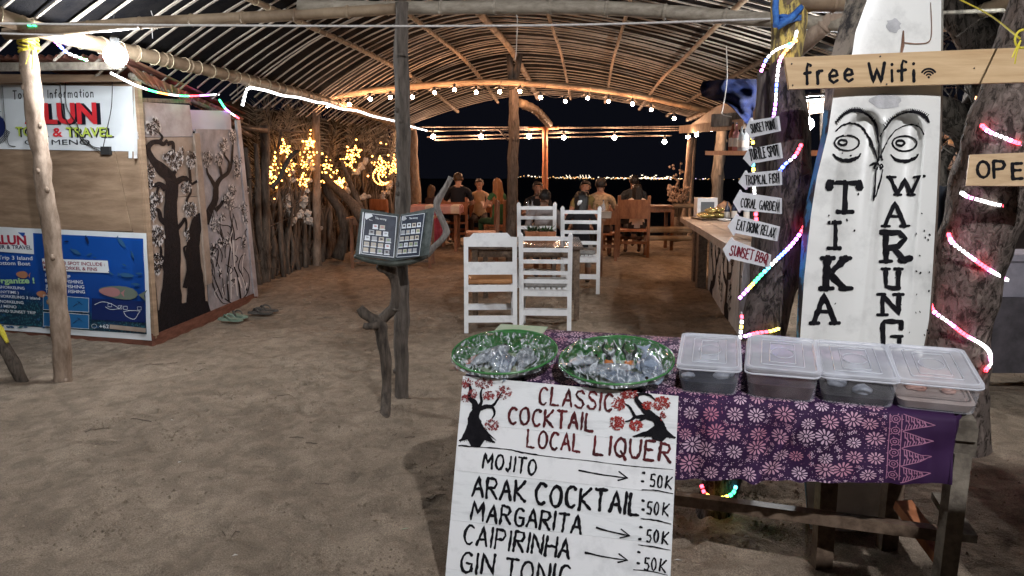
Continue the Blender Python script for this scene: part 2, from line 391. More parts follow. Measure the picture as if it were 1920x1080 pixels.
def dabs(mb, cx, cy, rx, ry, n, plane, size, mi=0, off=.0016):
    for _ in range(n):
        a = random.uniform(0, 6.283); r = math.sqrt(random.random())
        q = plane.hit(cx + rx * r * math.cos(a), cy + ry * r * math.sin(a), off + random.random() * .0006)
        b = random.uniform(0, 3.14); ex = plane.n.orthogonal().normalized(); ey = plane.n.cross(ex)
        d1 = (ex * math.cos(b) + ey * math.sin(b)) * size * random.uniform(.5, 1.1); d2 = plane.n.cross(d1).normalized() * size * random.uniform(.25, .5)
        mb.add([q - d1, q - d2, q + d1, q + d2], [(0, 1, 2, 3)], mi)
def poly_px(mb, pts, plane, mi=0, off=.0008):
    vs = [plane.hit(a, b, off) for a, b in pts]
    mb.add(vs, [tuple(range(len(vs)))], mi)
def font_text(mb, text, pl, pr, top, plane, mi=0, off=.002, bold=.0, shear=0, fit=True):
    """printed lettering: left baseline pixel, right baseline pixel, cap height in pixels"""
    cu = bpy.data.curves.new('t', 'FONT'); cu.body = text; cu.offset = bold; cu.resolution_u = 3; cu.shear = shear
    ob = bpy.data.objects.new('t', cu); col.objects.link(ob)
    dg = bpy.context.evaluated_depsgraph_get(); dg.update()
    me = bpy.data.meshes.new_from_object(ob.evaluated_get(dg))
    if len(me.vertices) == 0: return
    xs = [v.co.x for v in me.vertices]; x0, x1 = min(xs), max(xs)
    o = plane.hit(*pl, off); ux = (plane.hit(*pr, off) - o) / (x1 - x0)
    t = plane.hit(pl[0], pl[1] - top, off); uy = (t - o) / .70
    uy = uy - ux.normalized() * uy.dot(ux.normalized())
    mb.add([o + ux * (v.co.x - x0) + uy * v.co.y for v in me.vertices], [tuple(p.vertices) for p in me.polygons], mi)
    bpy.data.objects.remove(ob); bpy.data.curves.remove(cu); bpy.data.meshes.remove(me)
# ---------------------------------------------------------------- ground, sea, far shore
def gz(x, y):
    z = zg(y) + .022 * noise.noise(Vector((x * .7, y * .7, 0))) + .020 * noise.noise(Vector((x * 2.1, y * 2.6, 3))) + .017 * noise.noise(Vector((x * 6 + y, y * 6.5 - x, 5))) 
    n = noise.noise(Vector((x * 3.3 + .5 * y, y * 4.4, 9)))
    z += -.020 * max(0, abs(n) ** .5 - .45) * (1 if n > 0 else .3)
    z += .005 * noise.noise(Vector((x * 17, y * 15, 5)))
    if y > 17.3: z -= .5 * (y - 17.3) ** 1.4
    if y > 15.5 and x > 2.5: z += .12 * math.exp(-((x - 4.4) / .9) ** 2 - ((y - 17.0) / .6) ** 2)
    return z
prints = []
rp = random.Random(5)
for _ in range(300):
    y = 2.6 + 8 * rp.random() ** 1.3; x = rp.uniform(-.62, .42) * y
    prints.append((x, y, rp.uniform(0, 3.14), rp.uniform(.04, .15), rp.uniform(.02, .055), rp.uniform(.008, .024)))
from collections import defaultdict
pc = defaultdict(list)
for p in prints:
    for i in range(int(math.floor(p[0] - .3)), int(math.floor(p[0] + .3)) + 1):
        for j in range(int(math.floor(p[1] - .3)), int(math.floor(p[1] + .3)) + 1): pc[(i, j)].append(p)
def gzz(x, y):
    z = gz(x, y)
    for px, py, a, l, wd, d in pc.get((int(math.floor(x)), int(math.floor(y))), ()):
        dx, dy = x - px, y - py
        u = (dx * math.cos(a) + dy * math.sin(a)) / l; v = (-dx * math.sin(a) + dy * math.cos(a)) / wd
        r = math.sqrt(u * u + v * v)
        if r < 1.9: z += -d * max(0, 1 - r ** 4) if r < 1 else d * .55 * (1 - abs(r - 1.4) / .5) * (abs(r - 1.4) < .5)
    return z
ys = []; y = .3
while y < 23: ys.append(y); y += .024 * max(1, y / 4)
xs = [-14 + 1.0 * i for i in range(8)] + [-5.4 + .026 * i for i in range(420)] + [5.52 + 1.0 * i for i in range(10)]
mb = MB()
mb.v = [Vector((x, y, gzz(x, y))) for y in ys for x in xs]; W = len(xs)
mb.f = [(j * W + i, j * W + i + 1, (j + 1) * W + i + 1, (j + 1) * W + i) for j in range(len(ys) - 1) for i in range(W - 1)]; mb.m = [0] * len(mb.f)
g = struct(mb.build('ground', m_sand, smooth=True))
mb = MB(); mb.box((0, -3.85, -.12), (30, 8.3, .2)); struct(mb.build('ground', m_sand))
mb = MB(); mb.grid(lambda u, v: Vector(((u - .5) * 5200, 20 + (v ** 3) * 3000, -1.05)), 40, 60); struct(mb.build('sea', m_sea))
mb = MB()
def shore(u, v):
    x = lerp(-1500, 1500, u); h = 3 + 9 * max(0, noise.noise(Vector((x * .004, 0, 0)))) + 2 * noise.noise(Vector((x * .03, 1, 0)))
    return Vector((x, 2200 + v * 80, -1 + h * math.sin(v * 3.14)))
mb.grid(shore, 160, 4); struct(mb.build('far_shore', m_land))
m_shw = dark_led('shore_light_white', (1, .86, .66), 2.2); m_sho = dark_led('shore_light_orange', (1, .55, .2), 1.6); m_shv = dark_led('shore_light_violet', (.8, .7, 1), 1.8)
mb = MB(); rs = random.Random(3)
def shl(px, py, wpx, hpx, mi):
    c = P(px, py, 2190.); s = 2190. / F
    mb.box(c, (wpx * s, 2, hpx * s), None, mi)
px = 965
while px < 1420:
    dens = 1.0 if (1040 < px < 1110 or 1128 < px < 1260) else .45
    if rs.random() < dens: shl(px, 333.5 + rs.uniform(-1.5, 1.6) + (-1 if px < 1000 else 0) + (px - 1100) * .012, rs.uniform(.8, 2.6), rs.uniform(.7, 1.9), rs.choice([0, 0, 1, 1, 2 if px > 1220 else 0]))
    px += rs.uniform(.9, 3.0)
for x in (1064, 1069, 1088, 1094, 1099, 1106): 
    c = P(x, 333, 2189); c2 = P(x + rs.uniform(-3, 1), 328, 2189); mb.bar(c, c2, 1.4, 1.4, up=(0, 1, 0))
for x, y in ((997, 331), (991, 329), (1230, 329), (1190, 330), (1204, 328.5)): shl(x, y, 3, 1.6, 0)
for _ in range(40): shl(rs.uniform(1180, 1260), 333.5 + rs.gauss(0, 1.2), 2.4, 1.3, 0)
for _ in range(22): shl(rs.uniform(1600, 1720), 336, 1.5, 1, 1)
o = mb.build('shore_lights', [m_shw, m_sho, m_shv]); tag(o, 'line of tiny white and orange lights on the far shore', 'distant lights', kind='stuff')

# ---------------------------------------------------------------- bamboo pavilion (posts, beams, rafters, slats, tarp)
pav = thing('bamboo_pavilion', 'open bamboo pavilion with arched roof of split slats over the sandy dining area', 'pavilion', (0, 12, 0))
XLT = [(3.0, -4.1), (5.75, -3.57), (6.8, -3.35), (8.55, -2.99), (10.4, -2.74), (16, -2.19), (17, -2.1)]
def xl(Y): return interp(XLT, Y)
def xr(Y): return 3.6 + .02 * (Y - 13)
def xm(Y): return .05 + .15 * (Y - 12.6)
def zm(Y): return 3.68 if Y < 12.6 else 3.68 - .11 * (Y - 12.6)
def roofpt(s, Y, dz=0):
    yy = Y + .35 - .075 * (s + 1) * 3.4
    if s < 0: x = lerp(xm(Y), xl(Y), -s); ze = 2.70
    else: x = lerp(xm(Y), xr(Y), s); ze = 2.84
    z = ze + (zm(Y) - ze) * (1 - abs(s) ** 1.75)
    return Vector((x, yy, z + dz))
k = 0; Y = 4.0
rr = random.Random(11)
while Y < 15.9:
    a = rr.uniform(-.05, .05); b = rr.uniform(-.05, .05); th = rr.uniform(.014, .022)
    s0 = -1.08 - rr.random() * .06; s1 = 1.02 + rr.random() * .05
    mb = MB(); pts = []
    N_ = 22; L = []
    ww = rr.uniform(.022, .042)
    for i in range(N_ + 1):
        s = lerp(s0, s1, i / N_)
        p = roofpt(s, Y, .03 + .012 * noise.noise(Vector((s * 2, Y * 3, 1)))) + Vector((0, a * math.sin(s * 2 + k) + b * s + .04 * noise.noise(Vector((s * 3, Y, 7))), 0))
        L.append(p)
    for p, q in zip(L, L[1:]): pass
    vs = []
    for p in L: vs += [p + Vector((0, -ww / 2, 0)), p + Vector((0, ww / 2, 0)), p + Vector((0, ww / 2, .012)), p + Vector((0, -ww / 2, .012))]
    fs = []
    for i in range(N_):
        for q in range(4):
            fs.append((i * 4 + q, (i + 1) * 4 + q, (i + 1) * 4 + (q + 1) % 4, i * 4 + (q + 1) % 4))
    fs += [(0, 1, 2, 3), (N_ * 4 + 3, N_ * 4 + 2, N_ * 4 + 1, N_ * 4)]
    mb.add(vs, fs); mb.build('roof_slat', m_slat, pav); k += 1
    Y += (.195 if Y > 6.5 else .25) * rr.uniform(.6, 1.4)
# tarp over the slats
mb = MB(); mb.grid(lambda u, v: roofpt(lerp(-1.05, 1.05, u), lerp(3.2, 16.0, v), .075 + .02 * noise.noise(Vector((u * 12, v * 20, 0)))), 40, 60)
mb.build('roof_tarp', m_tarp, pav, smooth=True)
def bamboo(name, pts, r, mat=m_bamboo, par=pav, nodes=True, seg=9, jit=.1, binds=False, sm=5):
    mb = MB(); q = smooth_pts(pts, sm); P2 = []; R2 = []
    acc = 0; last = q[0]
    for i, p in enumerate(q):
        P2.append(p); R2.append(r * (1 - .12 * i / len(q)))
    mb.tube(P2, R2, seg, jit=jit)
    if nodes:
        L = 0; nxt = .25
        for a, b in zip(P2, P2[1:]):
            d = (b - a).length
            while L + d > nxt:
                c = a.lerp(b, (nxt - L) / d); t = (b - a).normalized()
                mb.tube([c - t * .012, c, c + t * .012], [r * .95, r * 1.12, r * .95], seg); nxt += .38
            L += d
    o = mb.build(name, mat, par, smooth=True)
    if binds:
        mb = MB(); L = 0; nxt = .1
        for a, b in zip(P2, P2[1:]):
            d = (b - a).length
            while L + d > nxt:
                c = a.lerp(b, (nxt - L) / d); t = (b - a).normalized()
                u = Vector((0, 0, 1)); s = t.cross(u).normalized(); u = s.cross(t)
                ph = random.uniform(-.03, .03)
                ring = [c + (s * math.cos(z) + u * math.sin(z)) * (r * 1.1) + t * ph * math.cos(z) for z in [k * .6283 for k in range(11)]]
                mb.tube(ring, .004, 4); nxt += .22
            L += d
        if mb.v: tag(mb.build('binding', m_tie, o), kind='stuff')
    return o
rafL = lambda s, ya, yb, dz=-.03: [roofpt(s, lerp(ya, yb, t / 6), dz) + Vector((.05 * noise.noise(Vector((s * 9, t, 0))), 0, .03 * noise.noise(Vector((s * 5, t, 4))))) for t in range(7)]
bamboo('eave_pole', [P(-30, 22, 5.3), P(99, 63, 5.75)] + [P(277, 105, 6.8), P(475, 153, 8.55), P(594, 185, 10.4), P(775, 240, 16.1)], .062, m_bamboo, binds=True)
bamboo('rafter', rafL(-.62, 4.0, 15.9), .03, binds=True)
bamboo('rafter', rafL(-.3, 4.5, 15.9), .03, binds=True)
bamboo('ridge_pole', rafL(0, 4.0, 15.9), .05)
for s, r in ((.22, .025), (.45, .024), (.68, .03)): bamboo('rafter', rafL(s, 5.0, 15.9), r, m_bamboo)
bamboo('rafter', rafL(.86, 5.0, 15.9, -.05), .032, m_post)
bamboo('eave_pole', rafL(1.0, 4.0, 15.9, -.02), .05)
bamboo('front_beam', [P(10, 64, 5.55), P(250, 44, 5.5), P(500, 31, 5.42), P(750, 16, 5.32)], .043, m_bamboo)
bamboo('front_beam', [P(560, 12, 5.4), P(750, 15, 5.36), P(1100, 14, 5.1), P(1420, 36, 4.7), P(1640, 50, 4.3)], .048, M('grey_bamboo', (.2, .17, .13), (.34, .3, .24), scale=5, stretch=(2, 6, 6), rough=.65, bump=.3))
bamboo('arch_pole', [P(570, 190, 11.0), P(700, 170, 11.8), P(850, 157, 12.3), P(962, 155, 12.45), P(1150, 172, 12.8), P(1330, 208, 13.4)], .055)
bamboo('short_beam', [P(1470, 2, 3.9), P(1600, 6, 3.9)], .05)
bamboo('diagonal_brace', [P(1478, 108, 4.6), P(1590, 10, 4.4)], .05, m_post2)
# far cross beams
for (a, b), (c, d) in (((772, 238), (1300, 241)), ((800, 246), (1310, 236)), ((800, 257), (1330, 243)), ((815, 263), (1260, 254))):
    bamboo('far_beam', [P(a, b, 17.2), P((a + c) / 2, (b + d) / 2 - 1, 17.2), P(c, d, 17.2)], .018, m_post)
bamboo('far_beam', [P(990, 241, 17.1), P(1048, 240, 17.1)], .04, m_redwood)
bamboo('fork_branch', [P(975, 193, 12.7), P(1002, 205, 13.6), P(1020, 222, 14.8), P(1030, 234, 16.4)], .075, m_bamboo)
bamboo('far_brace', [P(935, 243, 16.9), P(952, 262, 16.5)], .022, m_post)
def post(name, pts, r, mat=m_post, par=pav, seg=12, jit=.35, knots=4, sm=7, seed=0):
    mb = MB(); q = smooth_pts(pts, sm)
    if not hasattr(r, '__len__'): r = [r, r]
    n = len(q); rad = [lerp(r[0], r[-1], i / (n - 1)) for i in range(n)]
    mb.tube(q, rad, seg, jit=jit, seed=seed)
    rr = random.Random(seed + 3)
    for _ in range(knots):
        i = rr.randrange(1, n - 1); a = rr.uniform(3.4, 6.0)
        d = Vector((math.cos(a), math.sin(a), .15)); c = q[i] + d * rad[i] * .95
        mb.ball(c, rad[i] * .3, 1, (1, 1, 1.4), jit=.3, seed=seed)
    return mb.build(name, mat, par, smooth=True)
post('front_post', [G(117, 712) + Vector((0, 0, -.15)), P(112, 600, 5.73), P(98, 450, 5.73), P(75, 290, 5.72), P(62, 180, 5.7), P(48, 62, 5.7)], [.067, .058], m_post2, knots=9, seed=2, sm=9)
post('front_post', [G(753, 745) + Vector((0, 0, -.1)), P(752, 560, 5.28), P(754, 470, 5.28), P(757, 330, 5.28), P(753, 150, 5.25), P(754, 5, 5.25)], [.054, .047], m_post, knots=10, seed=5, sm=9)
post('centre_post', [G(958, 493) + Vector((0, 0, -.1)), P(959, 400, 12.65), P(963, 280, 12.65), P(964, 160, 12.65)], [.095, .082], m_post, knots=5, seed=8)
post('post_fork', [P(962, 165, 12.65), P(955, 104, 12.65)], [.07, .05], m_post, knots=0)
post('post_fork', [P(964, 165, 12.65), P(975, 102, 12.65)], [.06, .05], m_post, knots=0)
post('rear_post', [P(1022, 470, 17.0), P(1022, 330, 17.), P(1022, 240, 17.)], [.065, .06], m_redwood, knots=5, seed=9)
post('rear_post', [P(781, 455, 16.3), P(779, 380, 16.3), P(776, 300, 16.3), P(775, 238, 16.3)], [.14, .07], m_post2, knots=3, seed=12)
post('rear_post', [G(1280, 452) + Vector((0, 0, -.2)), P(1285, 380, 16.8), P(1296, 258, 16.8)], [.085, .07], m_post2, knots=3, seed=14)
post('rear_post', [G(1293, 450) + Vector((0, 0, -.2)), P(1295, 380, 17.0), P(1302, 260, 17.0)], [.05, .045], m_post2, knots=2, seed=15)
# yellow binding on the left front post
mb = MB()
for i in range(9):
    z0 = i / 9
    c = P(lerp(52, 55, z0), lerp(72, 98, z0), 5.7)
    ring = [c + Vector((math.cos(a) * .066, math.sin(a) * .066, .02 * math.sin(a + i))) for a in [k * .5236 for k in range(13)]]
    mb.tube(ring, .007, 5)
for e in ((60, 130), (70, 122), (48, 120)): mb.tube(smooth_pts([P(55, 80, 5.62), P((55 + e[0]) / 2 + 4, 100, 5.6), P(*e, 5.61)], 4), .003, 4)
tag(mb.build('yellow_binding', m_yrope, pav), 'yellow twine wound round the post head')
# hanging cords
o = MB(); o.tube(smooth_pts([P(-20, 44, 4.9), P(300, 47, 4.9), P(760, 49, 4.85), P(1100, 46, 4.8), P(1460, 35, 4.6)], 6), .007, 6)
tag(o.build('white_rope', m_rope), 'long white rope stretched across under the front bamboo beam', 'rope')
o = MB(); o.tube([P(-20, 62, 5.2), P(120, 66, 5.2)], .006, 5)
for a, b in (((283, 20), (295, 55)), ((285, 50), (286, 72))): o.tube([P(*a, 5.5), P(*b, 5.5)], .003, 4)
o.tube(smooth_pts([P(968, 20, 7), P(970, 45, 7), P(968, 95, 7), P(966, 112, 7)], 4), .004, 4)
o.tube(smooth_pts([P(1362, 86, 7), P(1363, 150, 7), P(1356, 200, 7), P(1354, 214, 7), P(1372, 219, 7)], 5), .005, 4)
tag(o.build('loose_cord', m_rope), 'thin loose cords dangling from the bamboo roof', 'cord')

# ---------------------------------------------------------------- lamps
m_bulb_white = EM('white_lamp_glow', (0.90, 0.95, 1.0), 640)
m_bulb_warm = EM('warm_filament_glow', (1.0, 0.5, 0.26), 360)
m_bulb_big = EM('warm_globe_glow', (1.0, 0.58, 0.36), 950)
m_socket = M('white_lamp_socket', (.5, .5, .5), None, rough=.4, bump=0)
def lamp(name, label, p, r, glow, hang=.3, wire=m_wire):
    t = thing(name, label, 'lamp', p)
    mb = MB(); mb.ball(p, r, 2); mb.build('bulb', glow, t, smooth=True)
    mb = MB(); mb.lathe([(r * .42, r * .92), (r * .4, r * 1.5), (r * .25, r * 1.7), (0, r * 1.7)], p, 10); mb.build('socket', m_wire, t)
    mb = MB(); mb.tube([p + Vector((0, 0, r * 2)), p + Vector((0.01, 0, hang))], .004, 5); mb.build('cable', wire, t)
    return t
lamp('hanging_bulb', 'glaring white bulb hanging beside the tour kiosk eave', P(217, 105, 5.75), .085, m_bulb_white, .3)
m_bulb_front = EM('front_lamp_glow', (0.97, 0.97, 1.0), 11400)
lamp('hanging_bulb', 'white bulb hanging above the front of the food table', Vector((1.5, -2.0, 5.0)), .06, m_bulb_front, .5)
m_bulb_bar = EM('bar_lamp_glow', (0.9, 1.0, 0.97), 320)
lamp('hanging_bulb', 'white bulb hanging between the arrow sign tree and the white totem', P(1514, 233, 7.3), .062, EM('bar_corner_glow', (0.95, 0.98, 1.0), 1500), .3)
lamp('hanging_bulb', 'white bulb hanging far left in front of the tour kiosk', Vector((-3.7, 2.4, 3.3)), .05, EM('left_lamp_glow', (0.92, 0.96, 1.0), 1900), .4)
lamp('hanging_bulb', 'added unseen white fill bulb over the middle of the bar', P(1600, 150, 8.5), .05, EM('added_bar_fill_glow', (1.0, .95, .9), 1500), .3)  # added lamp hidden behind the totem, brightens the bar and roof slats
t = thing('tube_light', 'bright white tube light fixed under the bar roof', 'lamp', P(1520, 188, 6.6))
mb = MB(); mb.bar(P(1492, 190, 6.9), P(1552, 186, 6.4), .016, .016); mb.build('tube', EM('tube_light_glow', (.9, .96, 1), 9), t)
mb = MB(); mb.bar(P(1490, 180, 6.9), P(1555, 176, 6.4), .05, .02); mb.build('housing', m_wire, t)
lamp('hanging_bulb', 'bright white bulb at the top right corner beside the cracked tree', P(1909, 0, 4.4), .035, m_bulb_bar, .3)
# string of small bulbs under the arch pole
sl = thing('string_light', 'string of small warm bulbs hung along the bamboo arch pole', 'string lights', P(960, 165, 13.7))
bp = [(614, 198), (655, 196), (694, 186), (732, 183), (773, 182), (815, 174), (852, 168), (893, 173), (937, 172), (975, 171), (1014, 183), (1060, 190), (1102, 184), (1141, 190), (1186, 195), (1221, 206), (1264, 222)]
B3 = [P(x, y, interp([(600, 11.0), (700, 11.6), (960, 12.2), (1264, 13.0)], x)) for x, y in bp]
mb = MB(); mb.ball((0, 0, 0), .028, 2); cap = MB(); cap.tube([(0, 0, .028), (0, 0, .09)], .018, 6)
def bulbs(par, pts, mbb, capb, glow, sc_=1):
    first = None
    for p in pts:
        if first is None:
            b = mbb.build('bulb', glow, par, local=True, smooth=True); c = capb.build('socket', m_wire, b, local=True); first = (b.data, c.data)
        else:
            b = bpy.data.objects.new('bulb', first[0]); col.objects.link(b); b.parent = par
            c = bpy.data.objects.new('socket', first[1]); col.objects.link(c); c.parent = b
        b.location = wm(par).inverted() @ p
bulbs(sl, B3, mb, cap, m_bulb_warm)
mb = MB()
for a, b in zip(B3, B3[1:]): mb.tube(smooth_pts([a + Vector((0, 0, .09)), (a + b) / 2 + Vector((0, 0, .03)), b + Vector((0, 0, .09))], 4), .006, 4)
mb.build('cable', m_wire, sl)
s2 = thing('string_light', 'row of six larger warm globes hung from the far crossbeam over the sea', 'string lights', P(1000, 255, 17.1))
B4 = [P(x, y, 17.0) for x, y in ((812, 256), (902, 256), (992, 256), (1057, 258), (1152, 258), (1246, 266))]
mb = MB(); mb.ball((0, 0, 0), .048, 2); cap = MB(); cap.tube([(0, 0, .05), (0, 0, .14)], .026, 6)
bulbs(s2, B4, mb, cap, m_bulb_big)
mb = MB()
for a, b in zip(B4, B4[1:]): mb.tube(smooth_pts([a + Vector((0, 0, .14)), (a + b) / 2 + Vector((0, 0, .12)), b + Vector((0, 0, .14))], 4), .008, 4)
mb.build('cable', m_wire, s2)
# LED rope strips
LC = {'W': (1, 1, 1.0), 'R': (1, .05, .08), 'G': (.05, 1, .3), 'B': (.08, .15, 1), 'V': (.6, .2, 1), 'Y': (1, .75, .1), 'C': (.1, .7, 1), 'O': (1, .35, .08), 'P': (1, .3, .75)}
m_led = {k: EM('led_' + k, c, {'W': 4.5, 'B': 16, 'V': 11, 'R': 11}.get(k, 8.0)) for k, c in LC.items()}
for k in m_led: m_led[k].name = {'W': 'led_white', 'R': 'led_red', 'G': 'led_green', 'B': 'led_blue', 'V': 'led_violet', 'Y': 'led_yellow', 'C': 'led_cyan', 'O': 'led_orange', 'P': 'led_pink'}[k]
m_tubeplastic = M('clear_led_tube', (.5, .5, .52), None, rough=.25, bump=0)
def led_strip(label, runs, r=.008, step=.028, size=.012):
    """runs: list of (points3d, colour string)"""
    allp = [p for pts, _ in runs for p in pts]
    t = thing('led_rope_light', label, 'led strip', allp[0])
    cb = MB(); db = MB(); keys = sorted({c for _, s in runs for c in s})
    for pts, cs in runs:
        q = smooth_pts(pts, 8); cb.tube(q, r, 6)
        L = sum((b - a).length for a, b in zip(q, q[1:])); acc = 0; nx = 0
        for a, b in zip(q, q[1:]):
            d = (b - a).length
            while acc + d > nx:
                c = a.lerp(b, (nx - acc) / d) if d > 0 else a
                ci = cs[min(int(nx / L * len(cs)), len(cs) - 1)]
                tt = (b - a).normalized(); rot = tt.to_track_quat('Y', 'Z').to_matrix()
                db.box(c, (size * 2, step * .62, size * 2), rot, keys.index(ci)); nx += step
            acc += d
    cb.build('tube', m_tubeplastic, t, smooth=True)
    tag(db.build('diodes', [m_led[k] for k in keys], t), kind='stuff')
    return t
led_strip('white LED rope light running along the left eave of the bamboo roof',
    [([P(455, 196, 8.4), P(462, 170, 8.4), P(470, 164, 8.45)], 'W'), ([P(470, 164, 8.2), P(500, 170, 8.5), P(530, 179, 9.0), P(560, 183, 9.4), P(595, 192, 9.8), P(610, 194, 10.0), P(640, 204, 10.6), P(670, 208, 11.2), P(700, 218, 12.0), P(740, 227, 13.4), P(770, 237, 15.0), P(800, 245, 15.8)], 'WWWW')], r=.009, step=.045, size=.012)
led_strip('colour changing LED rope looping across the tour kiosk roof edge',
    [([P(-20, 47, 5.5), P(30, 46, 5.5), P(70, 47, 5.5)], 'WWWWG'), ([P(92, 66, 5.7), P(112, 86, 5.85), P(128, 100, 5.9), P(165, 114, 6.0)], 'VVBWG'),
     ([P(210, 138, 6.3), P(255, 160, 6.6), P(300, 174, 7.2), P(350, 180, 7.9), P(410, 177, 8.8)], 'WWGOWGRVW'), ([P(412, 188, 8.9), P(425, 206, 9.2), P(448, 222, 9.8)], 'GVWR')], r=.007, step=.036, size=.008)
# ---------------------------------------------------------------- tour kiosk on the left
A0 = G(285, 648); A1 = G(0, 620); A2 = G(478, 560)
d1 = (A1 - A0); d1.z = 0; d1.normalize(); d2 = (A2 - A0); d2.z = 0; d2.normalize()
UP = Vector((0, 0, 1))
plF = Plane(A0, A0 + d1, A0 + UP); plS = Plane(A0, A0 + d2, A0 + UP)
ki = thing('tour_kiosk', 'plywood tour information kiosk with painted side panels and rusty tin roof', 'kiosk', (A0 + d1 * 1 + d2 * 1.5))
def slab(mb, pts, plane, th=.02, off=0, mi=0):
    f = [plane.hit(a, b, off) for a, b in pts]; bk = [q - plane.n * th for q in f]; n = len(f)
    mb.add(f + bk, [tuple(range(n)), tuple(range(2 * n - 1, n - 1, -1))] + [(i, i + n, (i + 1) % n + n, (i + 1) % n) for i in range(n)], mi)
def slabobj(name, pts, plane, mat, par, th=.02, off=0, **k):
    mb = MB(); slab(mb, pts, plane, th, off); return mb.build(name, mat, par, **k)
slabobj('plywood_panel', [(-260, 270), (213, 281), (247, 434), (-260, 420)], plF, m_ply, ki, .02)
slabobj('plywood_panel', [(215, 276), (260, 276), (272, 440), (250, 436)], plF, m_ply, ki, .02, .003)
slabobj('plywood_panel', [(-260, 132), (250, 150), (262, 300), (-260, 274)], plF, m_ply, ki, .02, -.03)
slabobj('plywood_panel', [(-260, 415), (275, 436), (287, 636), (-260, 618)], plF, m_ply, ki, .02, -.03)
slabobj('base_board', [(-260, 595), (286, 626), (287, 652), (-260, 617)], plF, m_skirt, ki, .05, .012)
slabobj('base_board', [(285, 628), (480, 548), (482, 566), (287, 652)], plS, m_skirt, ki, .05, .012)
slabobj('corner_batten', [(246, 150), (256, 152), (290, 630), (281, 630)], plF, m_ply, ki, .05, -.003)
slabobj('side_panel', [(255, 258), (362, 257), (373, 367), (268, 372)], plS, m_plytan, ki, .012)
slabobj('side_panel', [(252, 190), (355, 197), (362, 256), (255, 257)], plS, m_plygrey, ki, .012, .002)
slabobj('side_panel', [(268, 373), (373, 368), (392, 588), (288, 628)], plS, m_plytan, ki, .012, .001)
slabobj('side_panel', [(366, 242), (443, 243), (477, 552), (393, 586), (384, 440)], plS, M('grey_stained_plywood', (.17, .16, .17), (.36, .34, .36), scale=3.5, rough=.6, bump=.15, detail=9), ki, .012, .003)
slabobj('door_batten', [(361, 250), (371, 250), (395, 530), (385, 534)], plS, m_plytan, ki, .02, .02)
slabobj('door_batten', [(441, 225), (448, 225), (482, 556), (475, 556)], plS, m_plygrey, ki, .03, .018)
slabobj('lit_gap_sheet', [(345, 205), (450, 208), (452, 246), (350, 246)], plS, M('thin_white_sheet', (.6, .6, .66), None, rough=.7, bump=0), ki, .01, -.12)
slabobj('top_rail', [(255, 183), (355, 187), (355, 194), (255, 191)], plS, m_greywood, ki, .03, .012)
# back walls to close the hut
mb = MB(); a = A0 + d1 * 3.3 + UP * 1.25 + d2 * 1.5; mb.bar(a - d2 * 1.5, a + d2 * 1.5, .03, 2.5); mb.build('plywood_panel', m_ply, ki)
# roof: corrugated metal
def corr(fn, nu, nv, wave, amp, nrm):
    mb = MB()
    def f(u, v): return fn(u, v) + nrm * (amp * math.sin(u * wave * 6.283))
    mb.grid(f, nu, nv); return mb
e0 = P(-160, 106, 7.3); e1 = P(236, 104, 6.45); r0 = P(-160, 78, 9.9); r1 = P(462, 213, 10.6)
mb = corr(lambda u, v: (e0.lerp(e1, u)).lerp(r0.lerp(r1, u), v), 220, 2, 26, .014, UP); mb.build('roof_sheet', m_rust, ki, smooth=True)
k1 = P(232, 122, 6.5); k2 = P(252, 152, 7.0); 
mb = corr(lambda u, v: (P(232, 118, 6.5).lerp(P(458, 222, 10.6), u)).lerp(P(262, 150, 7.0).lerp(P(440, 235, 10.4), u), v), 160, 2, 18, .012, Vector((-.7, 0, .7))); mb.build('roof_sheet', m_rust, ki, smooth=True)
slabobj('eave_board', [(-180, 118), (216, 116), (222, 130), (-180, 136)], Plane(P(-180, 118, 6.9), P(216, 118, 6.3), P(216, 130, 6.3)), m_greywood, ki, .04)
slabobj('eave_board', [(-180, 138), (214, 140), (250, 152), (-180, 156)], Plane(P(-180, 118, 7.4), P(216, 118, 6.9), P(216, 130, 6.9)), m_ply, ki, .04)
bamboo('roof_batten', [P(246, 142, 6.9), P(452, 228, 10.4)], .03, m_greywood, ki, nodes=False)
bamboo('roof_batten', [P(400, 232, 10.0), P(500, 245, 10.5)], .035, m_darkwood, ki, nodes=False)
bamboo('roof_batten', [P(405, 215, 9.6), P(470, 255, 10.4)], .03, m_darkwood, ki, nodes=False)
# cables on the front
mb = MB()
for pts in ([(118, 150), (122, 200), (135, 235), (175, 272), (192, 278)], [(128, 150), (130, 200), (150, 235), (160, 265), (195, 285)], [(216, 148), (214, 200), (205, 245), (198, 278)], [(10, 162), (14, 220), (20, 268), (34, 275)]):
    mb.tube(smooth_pts([plF.hit(a, b, .03) for a, b in pts], 6), .004, 4)
mb.build('cable', m_wire, ki)
slabobj('junction_box', [(194, 275), (211, 275), (211, 290), (194, 290)], plF, m_wire, ki, .03, .035)

# banners
b1 = thing('banner', 'white vinyl banner with red lettering on upper kiosk front', 'banner', plF.hit(120, 283))
mb = MB()
N_ = 24
def ban(tl, tr, br, bl, off=.012, amp=.006, sd=1.0):
    def f(u, v):
        a = (lerp(tl[0], tr[0], u), lerp(tl[1], tr[1], u)); b = (lerp(bl[0], br[0], u), lerp(bl[1], br[1], u))
        return plF.hit(lerp(a[0], b[0], v), lerp(a[1], b[1], v), off + amp * noise.noise(Vector((u * 6, v * 4, sd))))
    return f
mb.grid(ban((-250, 156), (250, 162), (254, 284), (-250, 275)), 30, 10); mb.build('sheet', m_banner, b1, smooth=True)
mb = MB(); mb.grid(lambda u, v: plS.hit(lerp(249, 256, u), lerp(163, 297, v) - 0 * u, .008), 2, 8)
mb.grid(lambda u, v: plF.hit(lerp(243, 250, u), lerp(282, 297, v), .012), 1, 2); mb.build('folded_edge', m_banner, b1)
T = MB()
